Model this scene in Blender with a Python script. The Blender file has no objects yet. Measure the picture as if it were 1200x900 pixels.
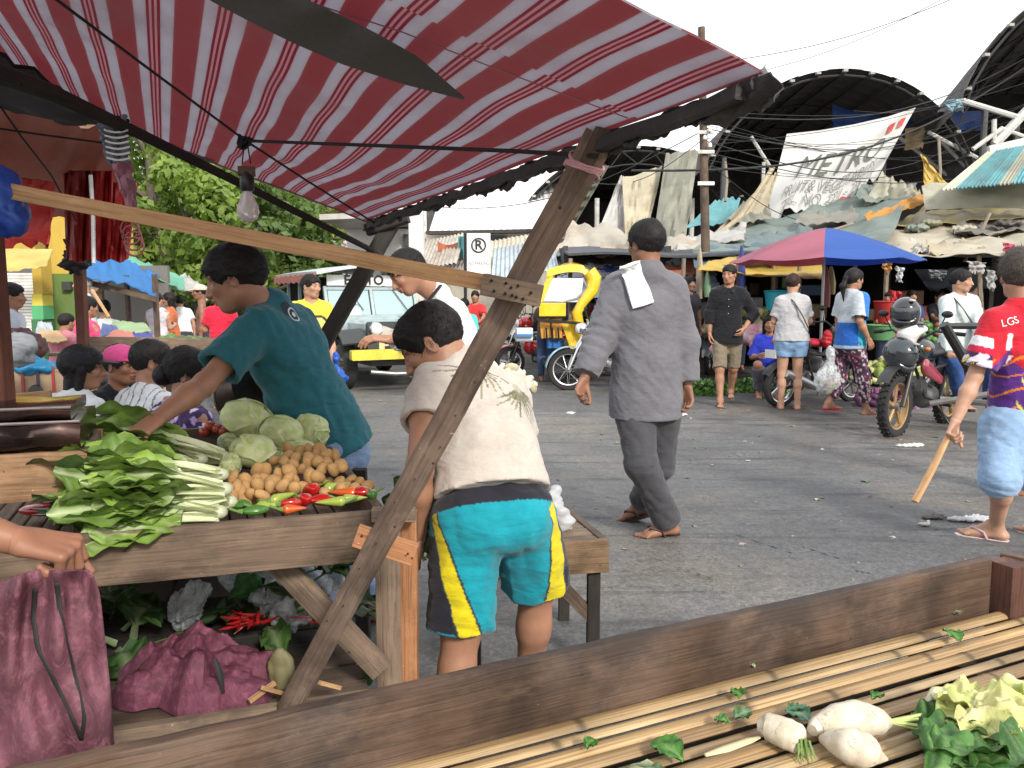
import bpy,math,random
import numpy as np
from mathutils import Vector,Matrix
random.seed(7)
SC=bpy.context.scene
COL=SC.collection
PI=math.pi
Z=Vector((0,0,1))
#  camera
H=1.35
FP=28.0/36.0*1200.0
TH=math.atan((450-346)/FP)
CT,ST=math.cos(TH),math.sin(TH)
cam_data=bpy.data.cameras.new('camera')
cam_data.lens=28.0
cam_data.sensor_width=36.0
cam_data.clip_start=0.05
cam_data.clip_end=3000
cam=bpy.data.objects.new('camera',cam_data)
COL.objects.link(cam)
cam.location=(0,0,H)
cam.rotation_euler=(PI/2-TH,0,0)
SC.camera=cam
#  world, sun, exposure
SUN_EL,SUN_AZ=math.radians(32),math.radians(153)
world=bpy.data.worlds.new('World')
SC.world=world
world.use_nodes=True
wn=world.node_tree
wn.nodes.clear()
w_out=wn.nodes.new('ShaderNodeOutputWorld')
w_bg=wn.nodes.new('ShaderNodeBackground')
w_sky=wn.nodes.new('ShaderNodeTexSky')
w_sky.sky_type='NISHITA'
w_sky.sun_disc=False
w_sky.sun_elevation=SUN_EL
w_sky.sun_rotation=SUN_AZ
w_sky.air_density=1.4
w_sky.dust_density=5.0
w_sky.ozone_density=1.0
w_bg.inputs['Strength'].default_value=0.12
w_cl=wn.nodes.new('ShaderNodeBackground')
w_cl.inputs['Strength'].default_value=1.15
w_tc=wn.nodes.new('ShaderNodeTexCoord')
w_no=wn.nodes.new('ShaderNodeTexNoise')
w_no.inputs['Scale'].default_value=1.6
w_no.inputs['Detail'].default_value=5
w_rp=wn.nodes.new('ShaderNodeValToRGB')
w_rp.color_ramp.elements[0].color=(0.86,0.90,0.96,1)
w_rp.color_ramp.elements[1].color=(1.0,1.0,1.0,1)
w_mx=wn.nodes.new('ShaderNodeMixShader')
w_mx.inputs[0].default_value=0.8
wn.links.new(w_tc.outputs['Generated'],w_no.inputs['Vector'])
wn.links.new(w_no.outputs['Fac'],w_rp.inputs['Fac'])
wn.links.new(w_rp.outputs['Color'],w_cl.inputs['Color'])
wn.links.new(w_sky.outputs[0],w_bg.inputs['Color'])
wn.links.new(w_bg.outputs[0],w_mx.inputs[1])
wn.links.new(w_cl.outputs[0],w_mx.inputs[2])
wn.links.new(w_mx.outputs[0],w_out.inputs['Surface'])
sun_d=bpy.data.lights.new('sun','SUN')
sun_d.energy=2.3
sun_d.angle=math.radians(9)
sun_d.color=(1.0,0.95,0.87)
sun=bpy.data.objects.new('sun',sun_d)
COL.objects.link(sun)
sun.location=(0,0,30)
sd_=Vector((math.sin(SUN_AZ)*math.cos(SUN_EL),math.cos(SUN_AZ)*math.cos(SUN_EL),math.sin(SUN_EL)))
sun.rotation_euler=sd_.to_track_quat('Z','Y').to_euler()
SC.view_settings.view_transform='Standard'
SC.view_settings.look='None'
SC.view_settings.exposure=0.72
SC.view_settings.gamma=1.0
SC.cycles.max_bounces=7
SC.cycles.transparent_max_bounces=12
#  picture <-> place helpers
def ray(px,py):
 u=(px-600)/FP
 v=(450-py)/FP
 return Vector((u,CT+v*ST,-ST+v*CT))
def P(px,py,y):
 r=ray(px,py)
 t=y/r.y
 return Vector((r.x*t,y,H+r.z*t))
def G(px,py,z=0.0):
 r=ray(px,py)
 t=(z-H)/r.z
 return Vector((r.x*t,r.y*t,z))
#  tagging
def tag(o,label=None,cat=None,group=None,kind=None):
 if label:o['label']=label
 if cat:o['category']=cat
 if group:o['group']=group
 if kind:o['kind']=kind
 return o
def thing(name,label,cat,loc=(0,0,0),group=None):
 o=bpy.data.objects.new(name,None)
 o.empty_display_size=0.1
 COL.objects.link(o)
 o.location=loc
 return tag(o,label,cat,group)
def copy_tree(o,parent=None):
 c=o.copy()
 COL.objects.link(c)
 if parent is not None:c.parent=parent
 for ch in list(o.children):
  copy_tree(ch,c)
 return c
def wloc(o):
 v=Vector(o.location)
 while o.parent:
  o=o.parent
  v+=Vector(o.location)
 return v
#  mesh builder
def frame(d,up=Z):
 d=Vector(d).normalized()
 s=d.cross(up)
 if s.length<1e-4:s=d.cross(Vector((0,1,0)))
 s.normalize()
 return d,s,s.cross(d).normalized()
class MB:
 def __init__(s):
  s.v,s.f,s.m,s.uv,s.c=[],[],[],[],[]
 def add(s,vs,fs,uv=None,m=0,c=None):
  o=len(s.v)
  s.v+=[tuple(p)for p in vs]
  for i,f in enumerate(fs):
   s.f.append([a+o for a in f])
   s.m.append(m)
   s.uv.append(uv[i]if uv else[(s.v[a+o][0],s.v[a+o][1])for a in f])
  s.c+=[c or(1,1,1)]*len(vs)
  return s
 def bar(s,p0,p1,w,h=None,up=Z,bev=0.12,seg=1,jit=0.0,w1=None,h1=None,m=0,c=None):
  """board from p0 to p1: w across, h along `up`"""
  p0,p1=Vector(p0),Vector(p1)
  h=h or w
  w1=w if w1 is None else w1
  h1=h if h1 is None else h1
  d,sx,uz=frame(p1-p0,up)
  L=(p1-p0).length
  rings,uvr=[],[]
  off=random.random()*10
  for i in range(seg+1):
   t=i/seg
   W,Hh=(w+(w1-w)*t)/2,(h+(h1-h)*t)/2
   b=bev*min(W,Hh)
   pr=[(-W+b,-Hh),(W-b,-Hh),(W,-Hh+b),(W,Hh-b),(W-b,Hh),(-W+b,Hh),(-W,Hh-b),(-W,-Hh+b)]
   jx,jz=(random.uniform(-jit,jit),random.uniform(-jit,jit))
   c0=p0+d*(L*t)
   rings+=[c0+sx*(x+jx+random.uniform(-jit,jit)*.5)+uz*(z+jz+random.uniform(-jit,jit)*.5)for x,z in pr]
  per=[0,2*W,2*W,2*W+2*Hh,2*W+2*Hh,4*W+2*Hh,4*W+2*Hh,4*W+4*Hh,4*W+4*Hh]
  fs,uv=[],[]
  for i in range(seg):
   for k in range(8):
    k2=(k+1)%8
    a,b_=i*8+k,i*8+k2
    fs.append([a,a+8,b_+8,b_])
    u0,u1=off+L*i/seg,off+L*(i+1)/seg
    uv.append([(u0,per[k]),(u1,per[k]),(u1,per[k+1]),(u0,per[k+1])])
  fs.append(list(range(0,8)))
  uv.append([(off+0.02*(k%3),per[k])for k in range(8)])
  e=seg*8
  fs.append([e+k for k in range(7,-1,-1)])
  uv.append([(off+0.02*(k%3),per[k])for k in range(8)])
  return s.add(rings,fs,uv,m,c)
 def box(s,c0,sx,sy,sz,rz=0.0,bev=0.06,m=0,c=None):
  c0=Vector(c0)
  d=Vector((math.cos(rz),math.sin(rz),0))
  return s.bar(c0-d*sx/2,c0+d*sx/2,sy,sz,Z,bev=bev,m=m,c=c)
 def tube(s,pts,r,n=8,m=0,c=None,cap=True,flat=1.0,up=Z):
  pts=[Vector(p)for p in pts]
  k=len(pts)
  rs=r if isinstance(r,(list,tuple))else[r]*k
  vs,uvv=[],[]
  L=0
  prev=None
  off=random.random()*10
  ls=[]
  for i,p in enumerate(pts):
   t=(pts[min(i+1,k-1)]-pts[max(i-1,0)])
   if t.length<1e-6:t=Vector((0,0,1))
   t.normalize()
   if prev is None:
    _,a,b=frame(t,up)
   else:
    a=prev-t*prev.dot(t)
    if a.length<1e-5:_,a,b=frame(t,up)
    a.normalize()
    b=a.cross(t).normalized()
   prev=a
   if i:L+=(p-pts[i-1]).length
   ls.append(L)
   for j in range(n):
    an=2*PI*j/n
    vs.append(p+a*(math.cos(an)*rs[i])+b*(math.sin(an)*rs[i]*flat))
  fs,uv=[],[]
  rm=max(rs)
  for i in range(k-1):
   for j in range(n):
    j2=(j+1)%n
    fs.append([i*n+j,i*n+j2,(i+1)*n+j2,(i+1)*n+j])
    v0,v1=2*PI*rm*j/n,2*PI*rm*(j+1)/n
    uv.append([(off+ls[i],v0),(off+ls[i],v1),(off+ls[i+1],v1),(off+ls[i+1],v0)])
  if cap:
   fs.append(list(range(n-1,-1,-1)))
   uv.append([(off,0)]*n)
   fs.append([(k-1)*n+j for j in range(n)])
   uv.append([(off,0)]*n)
  return s.add(vs,fs,uv,m,c)
 def ell(s,c0,r,R=None,nu=12,nv=8,disp=None,m=0,c=None):
  c0=Vector(c0)
  R=R or Matrix.Identity(3)
  vs,fs,uv=[],[],[]
  for i in range(nv+1):
   th=PI*i/nv
   for j in range(nu):
    ph=2*PI*j/nu
    q=Vector((math.sin(th)*math.cos(ph),math.sin(th)*math.sin(ph),math.cos(th)))
    k=1+(disp(q)if disp else 0)
    vs.append(c0+R@Vector((q.x*r[0]*k,q.y*r[1]*k,q.z*r[2]*k)))
  for i in range(nv):
   for j in range(nu):
    j2=(j+1)%nu
    f=[i*nu+j,(i+1)*nu+j,(i+1)*nu+j2,i*nu+j2]
    fs.append(f)
    uv.append([(j/nu,i/nv),(j/nu,(i+1)/nv),((j+1)/nu,(i+1)/nv),((j+1)/nu,i/nv)])
  return s.add(vs,fs,uv,m,c)
 def lathe(s,prof,c0=(0,0,0),ax=Z,n=24,m=0,c=None,a0=0,a1=2*PI):
  c0=Vector(c0)
  d,x,y=frame(ax,Vector((0.31,0.92,0.13)))
  full=abs(a1-a0-2*PI)<1e-6
  nn=n if full else n+1
  vs,fs,uv=[],[],[]
  for r,z in prof:
   for j in range(nn):
    an=a0+(a1-a0)*j/n
    vs.append(c0+d*z+x*(math.cos(an)*r)+y*(math.sin(an)*r))
  for i in range(len(prof)-1):
   for j in range(n):
    j2=(j+1)%nn
    fs.append([i*nn+j,i*nn+j2,(i+1)*nn+j2,(i+1)*nn+j])
    uv.append([(j/n,i*.1),((j+1)/n,i*.1),((j+1)/n,i*.1+.1),(j/n,i*.1+.1)])
  return s.add(vs,fs,uv,m,c)
 def sheet(s,fn,nu,nv,th=0.003,su=1.0,sv=1.0,m=0,c=None):
  """fn(u,v)->point for u,v in 0..1, a cloth of thickness th; uv scaled to metres by su, sv"""
  g=[[Vector(fn(i/nu,j/nv))for j in range(nv+1)]for i in range(nu+1)]
  top,bot=[],[]
  for i in range(nu+1):
   for j in range(nv+1):
    du=g[min(i+1,nu)][j]-g[max(i-1,0)][j]
    dv=g[i][min(j+1,nv)]-g[i][max(j-1,0)]
    n=du.cross(dv)
    if n.length>1e-12:n.normalize()
    top.append(g[i][j]+n*th/2)
    bot.append(g[i][j]-n*th/2)
  k=nv+1
  N=len(top)
  fs,uv=[],[]
  for i in range(nu):
   for j in range(nv):
    a=[i*k+j,(i+1)*k+j,(i+1)*k+j+1,i*k+j+1]
    q=[(i/nu*su,j/nv*sv),((i+1)/nu*su,j/nv*sv),((i+1)/nu*su,(j+1)/nv*sv),(i/nu*su,(j+1)/nv*sv)]
    fs.append(a);uv.append(q)
    fs.append([x+N for x in a[::-1]]);uv.append(q[::-1])
  rim=[i*k for i in range(nu+1)]+[nu*k+j for j in range(1,nv+1)]+[i*k+nv for i in range(nu-1,-1,-1)]+[j for j in range(nv-1,0,-1)]
  for a,b in zip(rim,rim[1:]+rim[:1]):
   fs.append([b,a,a+N,b+N])
   uv.append([(a//k/nu*su,a%k/nv*sv)]*4)
  return s.add(top+bot,fs,uv,m,c)
 def poly(s,pts,d,m=0,c=None):
  """flat outline extruded by vector d"""
  n=len(pts)
  d=Vector(d)
  vs=[Vector(p)for p in pts]+[Vector(p)+d for p in pts]
  fs=[list(range(n-1,-1,-1)),list(range(n,2*n))]
  for i in range(n):
   j=(i+1)%n
   fs.append([i,j,j+n,i+n])
  return s.add(vs,fs,None,m,c)
def set_mesh(me,smooth=True,ang=42):
 n=len(me.polygons)
 me.polygons.foreach_set('use_smooth',[smooth]*n)
 if smooth and ang:
  me.set_sharp_from_angle(angle=math.radians(ang))
def mk(name,mb,mats,parent=None,label=None,cat=None,group=None,kind=None,smooth=True,ang=42,loc=None):
 if loc is None:
  if parent is not None:
   loc=wloc(parent)
  else:
   xs=[p[0]for p in mb.v];ys=[p[1]for p in mb.v];zs=[p[2]for p in mb.v]
   loc=Vector(((min(xs)+max(xs))/2,(min(ys)+max(ys))/2,min(zs)))
 loc=Vector(loc)
 me=bpy.data.meshes.new(name)
 me.from_pydata([(p[0]-loc.x,p[1]-loc.y,p[2]-loc.z)for p in mb.v],[],mb.f)
 uvl=me.uv_layers.new(name='UVMap')
 flat=[x for f in mb.uv for q in f for x in q]
 uvl.data.foreach_set('uv',flat)
 ca=me.color_attributes.new('Col','FLOAT_COLOR','POINT')
 ca.data.foreach_set('color',[x for c in mb.c for x in(*c,1)])
 if not isinstance(mats,(list,tuple)):mats=[mats]
 for m in mats:me.materials.append(m)
 if len(mats)>1:me.polygons.foreach_set('material_index',mb.m)
 set_mesh(me,smooth,ang)
 me.update()
 o=bpy.data.objects.new(name,me)
 COL.objects.link(o)
 if parent is not None:
  o.parent=parent
  o.location=loc-wloc(parent)
 else:
  o.location=loc
 return tag(o,label,cat,group,kind)
def mk_np(name,parts,mat,parent,loc=None):
 """parts: list of (verts Nx3, faces Mx4, colours Nx3) joined as one mesh object"""
 vo,V,Fc,C=0,[],[],[]
 for v,f,c in parts:
  if len(v)==0:continue
  V.append(v);Fc.append(f+vo);C.append(c)
  vo+=len(v)
 V=np.concatenate(V);Fc=np.concatenate(Fc);C=np.concatenate(C)
 L=np.array(wloc(parent)if parent is not None else(loc or(0,0,0)))
 me=bpy.data.meshes.new(name)
 me.vertices.add(len(V));me.loops.add(len(Fc)*4);me.polygons.add(len(Fc))
 me.vertices.foreach_set('co',(V-L).astype(np.float32).ravel())
 me.loops.foreach_set('vertex_index',Fc.astype(np.int32).ravel())
 me.polygons.foreach_set('loop_start',np.arange(0,len(Fc)*4,4,dtype=np.int32))
 me.polygons.foreach_set('use_smooth',np.ones(len(Fc),dtype=bool))
 me.update(calc_edges=True)
 ca=me.color_attributes.new('Col','FLOAT_COLOR','POINT')
 ca.data.foreach_set('color',np.concatenate([C,np.ones((len(C),1))],1).astype(np.float32).ravel())
 me.materials.append(mat)
 o=bpy.data.objects.new(name,me)
 COL.objects.link(o)
 if parent is not None:o.parent=parent
 else:o.location=L
 return o
#  materials
class NT:
 def __init__(s,name):
  s.mat=bpy.data.materials.new(name)
  s.mat.use_nodes=True
  s.nt=s.mat.node_tree
  s.nt.nodes.clear()
  s.out=s.nt.nodes.new('ShaderNodeOutputMaterial')
 def n(s,t,ins=None,**pr):
  nd=s.nt.nodes.new('ShaderNode'+t)
  for k,v in pr.items():setattr(nd,k,v)
  for k,v in(ins or{}).items():
   s.set(nd.inputs[k],v)
  return nd
 def set(s,i,v):
  if isinstance(v,bpy.types.NodeSocket):s.nt.links.new(v,i)
  elif isinstance(v,tuple)and len(v)==3 and i.type=='RGBA':i.default_value=(*v,1)
  else:i.default_value=v
 def co(s,kind='Object'):
  return s.n('TexCoord').outputs[kind]
 def map(s,vec,scale=(1,1,1),rot=(0,0,0),loc=(0,0,0)):
  return s.n('Mapping',{'Vector':vec,'Scale':scale,'Rotation':rot,'Location':loc}).outputs[0]
 def noise(s,vec,scale,detail=4,rough=0.55,dist=0.0,out='Fac'):
  return s.n('TexNoise',{'Vector':vec,'Scale':scale,'Detail':detail,'Roughness':rough,'Distortion':dist}).outputs[out]
 def ramp(s,fac,stops,interp='LINEAR'):
  r=s.n('ValToRGB',{'Fac':fac})
  cr=r.color_ramp
  cr.interpolation=interp
  while len(cr.elements)<len(stops):cr.elements.new(0.5)
  for e,(p,c)in zip(cr.elements,stops):
   e.position=p
   e.color=(*c,1)if isinstance(c,tuple)else(c,c,c,1)
  return r.outputs['Color']
 def mix(s,fac,a,b,mode='MIX'):
  m=s.n('Mix',None,data_type='RGBA',blend_type=mode)
  s.set(m.inputs[0],fac);s.set(m.inputs[6],a);s.set(m.inputs[7],b)
  return m.outputs[2]
 def math(s,op,a,b=0.0,cc=None):
  m=s.n('Math',None,operation=op)
  s.set(m.inputs[0],a);s.set(m.inputs[1],b)
  if cc is not None:s.set(m.inputs[2],cc)
  return m.outputs[0]
 def bump(s,h,st=0.3,dist=0.01,nrm=None):
  b=s.n('Bump',{'Height':h,'Strength':st,'Distance':dist})
  if nrm is not None:s.set(b.inputs['Normal'],nrm)
  return b.outputs[0]
 def bsdf(s,col,rough=0.7,nrm=None,trans=None,**kw):
  b=s.n('BsdfPrincipled')
  s.set(b.inputs['Base Color'],col)
  s.set(b.inputs['Roughness'],rough)
  if nrm is not None:s.set(b.inputs['Normal'],nrm)
  for k,v in kw.items():s.set(b.inputs[k.replace('_',' ')],v)
  sh=b.outputs[0]
  if trans:
   f,tc=trans
   t=s.n('BsdfTranslucent',{'Color':tc})
   if nrm is not None:s.set(t.inputs['Normal'],nrm)
   mx=s.n('MixShader',{0:f,1:sh,2:t.outputs[0]})
   sh=mx.outputs[0]
  s.nt.links.new(sh,s.out.inputs['Surface'])
  return s.mat
_mc={}
def scale3(c,k):return tuple(min(1,x*k)for x in c)
def m_wood(name,dark,light,grain=1.0,rough=0.85,dirt=0.5):
 """weathered board: grain runs along U"""
 t=NT(name)
 uv=t.co('UV')
 oi=t.n('ObjectInfo').outputs['Random']
 v=t.n('VectorMath',{0:uv,1:t.n('CombineXYZ',{'X':t.math('MULTIPLY',oi,37),'Y':t.math('MULTIPLY',oi,11),'Z':oi}).outputs[0]},operation='ADD').outputs[0]
 g1=t.noise(t.map(v,(2.2*grain,60*grain,1)),1.0,6,0.65,0.6)
 g2=t.noise(t.map(v,(6,180,1)),1.0,3,0.6)
 ring=t.noise(t.map(v,(1.1,15,1)),1.0,4,0.6,1.4)
 blo2=t.noise(t.map(v,(1.0,2.0,1)),9.0,6,0.7)
 blot=t.noise(v,5.0,5,0.6)
 f=t.math('ADD',t.math('MULTIPLY',g1,0.45),t.math('MULTIPLY',t.math('ADD',ring,blo2),0.27))
 col=t.ramp(f,[(0.22,dark),(0.72,light)])
 col=t.mix(t.math('MULTIPLY',t.ramp(g2,[(0.35,1.0),(0.5,0.0)]),0.45),col,scale3(dark,0.55))
 col=t.mix(t.math('MULTIPLY',t.ramp(blot,[(0.42,0.0),(0.62,1.0)]),dirt),col,scale3(dark,0.5))
 col=t.mix(t.math('MULTIPLY',t.ramp(blo2,[(0.52,0.0),(0.68,1.0)]),0.35),col,scale3(light,1.12))
 spk=t.n('TexVoronoi',{'Vector':v,'Scale':14.0}).outputs['Distance']
 col=t.mix(t.ramp(spk,[(0.03,1.0),(0.06,0.0)]),col,scale3(dark,0.25))
 chips=t.noise(v,90,3,0.7)
 col=t.mix(t.ramp(chips,[(0.70,0.0),(0.74,1.0)]),col,scale3(light,1.5))
 h=t.math('ADD',g1,t.math('MULTIPLY',g2,0.6))
 return t.bsdf(col,t.ramp(g1,[(0,rough-0.1),(1,rough+0.1)]),t.bump(h,0.55,0.004))
def m_bamboo(name='bamboo'):
 t=NT(name)
 uv=t.co('UV')
 oi=t.n('ObjectInfo').outputs['Random']
 v=t.n('VectorMath',{0:uv,1:t.n('CombineXYZ',{'X':t.math('MULTIPLY',oi,53),'Y':t.math('MULTIPLY',oi,7)}).outputs[0]},operation='ADD').outputs[0]
 g=t.noise(t.map(v,(3,190,1)),1.0,5,0.6)
 b=t.noise(t.map(v,(2.2,9,1)),1.0,5,0.6)
 col=t.ramp(g,[(0.3,(0.22,0.15,0.08)),(0.50,(0.46,0.35,0.20)),(0.75,(0.68,0.56,0.36))])
 col=t.mix(t.ramp(b,[(0.5,0.0),(0.72,0.8)]),col,(0.20,0.115,0.05))
 tint=t.ramp(oi,[(0,(0.78,0.70,0.60)),(0.5,(1,0.95,0.86)),(1,(1,1,0.98))])
 col=t.mix(1.0,col,tint,'MULTIPLY')
 col=t.mix(1.0,col,t.n('VertexColor',None,layer_name='Col').outputs['Color'],'MULTIPLY')
 sp=t.noise(v,60,4,0.7)
 col=t.mix(t.ramp(sp,[(0.66,0.0),(0.72,0.9)]),col,(0.06,0.035,0.02))
 return t.bsdf(col,t.ramp(b,[(0,0.35),(1,0.6)]),t.bump(g,0.25,0.002))
def m_plain(name,rgb,rough=0.5,metal=0.0,var=0.12,bump=0.05,bscale=60,coat=0.0,dirt=0.0,dcol=(0.08,0.065,0.05),attr=False,spec=0.5,alpha=None):
 k=(name,rgb,rough,metal,attr,dirt)
 if k in _mc:return _mc[k]
 t=NT(name)
 o=t.co('Object')
 n1=t.noise(o,9,4)
 base=t.n('VertexColor',None,layer_name='Col').outputs['Color']if attr else rgb
 if attr:base=t.mix(1.0,base,rgb,'MULTIPLY')
 col=t.mix(1.0,base,t.ramp(n1,[(0.3,(1-var,)*3),(0.7,(1+var*0.3,)*3)]),'MULTIPLY')
 if dirt:
  n2=t.noise(o,4,8,0.7)
  n3=t.noise(o,22,4,0.7)
  col=t.mix(t.math('MULTIPLY',t.ramp(n2,[(0.45,0.0),(0.68,1.0)]),dirt),col,dcol)
  col=t.mix(t.math('MULTIPLY',t.ramp(n3,[(0.55,0.0),(0.72,1.0)]),dirt*0.8),col,scale3(dcol,0.7))
 nb=t.noise(o,bscale,3)
 m=t.bsdf(col,t.ramp(n1,[(0,max(0.03,rough-0.08)),(1,min(1,rough+0.12))]),t.bump(nb,bump,0.003),Metallic=metal,Coat_Weight=coat,Specular_IOR_Level=spec)
 _mc[k]=m
 return m
def m_cloth(name,rgb=(1,1,1),weave=1.0,var=0.14,attr=True,trans=0.0,wr=0.35):
 k=('cloth',name,rgb)
 if k in _mc:return _mc[k]
 t=NT(name)
 o=t.co('Object')
 base=t.mix(1.0,t.n('VertexColor',None,layer_name='Col').outputs['Color'],rgb,'MULTIPLY')if attr else rgb
 n1=t.noise(o,7,5,0.6)
 n2=t.noise(o,55,3,0.7)
 n3=t.noise(t.map(o,(1,1,2.4)),13,3,0.5,0.8)
 col=t.mix(1.0,base,t.ramp(n1,[(0.3,(1-var,)*3),(0.7,(1.03,)*3)]),'MULTIPLY')
 col=t.mix(1.0,col,t.ramp(n2,[(0.3,(0.90,)*3),(0.7,(1.03,)*3)]),'MULTIPLY')
 w1=t.noise(t.map(o,(1,1,0.35)),480*weave,2,0.5)
 nb=t.bump(n3,wr,0.02)
 nb=t.bump(w1,0.22,0.0012,nb)
 m=t.bsdf(col,0.92,nb,(trans,base)if trans else None,Sheen_Weight=0.15,Specular_IOR_Level=0.2)
 _mc[k]=m
 return m
def m_skin(rgb):
 k=('skin',rgb)
 if k in _mc:return _mc[k]
 t=NT('skin')
 o=t.co('Object')
 n1=t.noise(o,14,4)
 n2=t.noise(o,90,3,0.6)
 base=t.mix(1.0,t.n('VertexColor',None,layer_name='Col').outputs['Color'],rgb,'MULTIPLY')
 col=t.mix(1.0,base,t.ramp(n1,[(0.3,(0.82,0.80,0.80)),(0.7,(1.08,1.02,1.0))]),'MULTIPLY')
 col=t.mix(t.ramp(n2,[(0.55,0.0),(0.8,0.25)]),col,scale3(rgb,0.55))
 v=t.n('TexVoronoi',{'Vector':o,'Scale':520.0}).outputs['Distance']
 nb=t.bump(v,0.12,0.0008,t.bump(n2,0.1,0.003))
 m=t.bsdf(col,t.ramp(n1,[(0,0.42),(1,0.6)]),nb,Subsurface_Weight=0.12,Subsurface_Radius=(0.012,0.004,0.002),Specular_IOR_Level=0.4)
 _mc[k]=m
 return m
def m_hair(name='hair',rgb=(0.012,0.010,0.010)):
 k=('hair',rgb)
 if k in _mc:return _mc[k]
 t=NT(name)
 o=t.co('Object')
 n=t.noise(t.map(o,(1,1,0.18)),260,4,0.7,0.3)
 n2=t.noise(o,30,3)
 col=t.ramp(n,[(0.35,scale3(rgb,0.4)),(0.7,scale3(rgb,1.5))])
 m=t.bsdf(col,t.ramp(n2,[(0,0.5),(1,0.7)]),t.bump(n,0.5,0.003),Specular_IOR_Level=0.25)
 _mc[k]=m
 return m
def m_tarp(name,rgb,trans=0.35,rough=0.55,dirt=0.35,wr=0.5,dcol=(0.10,0.08,0.06),scale=1.0):
 k=('tarp',name,rgb)
 if k in _mc:return _mc[k]
 t=NT(name)
 o=t.co('Object')
 n1=t.noise(t.map(o,(1,1,1)),1.3*scale,7,0.62)
 n2=t.noise(t.map(o,(0.5,0.8,1.5),(0.2,0.5,0.3)),1.5*scale,5,0.55,0.7)
 n3=t.noise(o,16*scale,4,0.7)
 col=t.mix(t.math('MULTIPLY',t.ramp(n1,[(0.46,0.0),(0.70,1.0)]),dirt),rgb,dcol)
 col=t.mix(t.math('MULTIPLY',t.ramp(n3,[(0.55,0.0),(0.75,1.0)]),dirt*0.7),col,scale3(dcol,1.4))
 col=t.mix(1.0,col,t.ramp(n2,[(0.3,(0.85,)*3),(0.7,(1.08,)*3)]),'MULTIPLY')
 ridge=t.math('ABSOLUTE',t.math('SUBTRACT',n2,0.5))
 nb=t.bump(ridge,wr,0.07/scale,t.bump(n3,0.25,0.01))
 m=t.bsdf(col,rough,nb,(trans,col))
 _mc[k]=m
 return m
def m_leaf(name,rgb,dark,scale=1.0,rough=0.5,trans=0.25,vein=True):
 k=('leaf',name,rgb)
 if k in _mc:return _mc[k]
 t=NT(name)
 o=t.co('Object')
 oi=t.n('ObjectInfo').outputs['Random']
 n1=t.noise(o,22*scale,4,0.6,0.5)
 col=t.ramp(n1,[(0.3,dark),(0.7,rgb)])
 va=t.n('VertexColor',None,layer_name='Col').outputs['Color']
 col=t.mix(1.0,col,va,'MULTIPLY')
 nb=t.bump(n1,0.5,0.008)
 m=t.bsdf(col,rough,nb,(trans,col))
 _mc[k]=m
 return m
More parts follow.
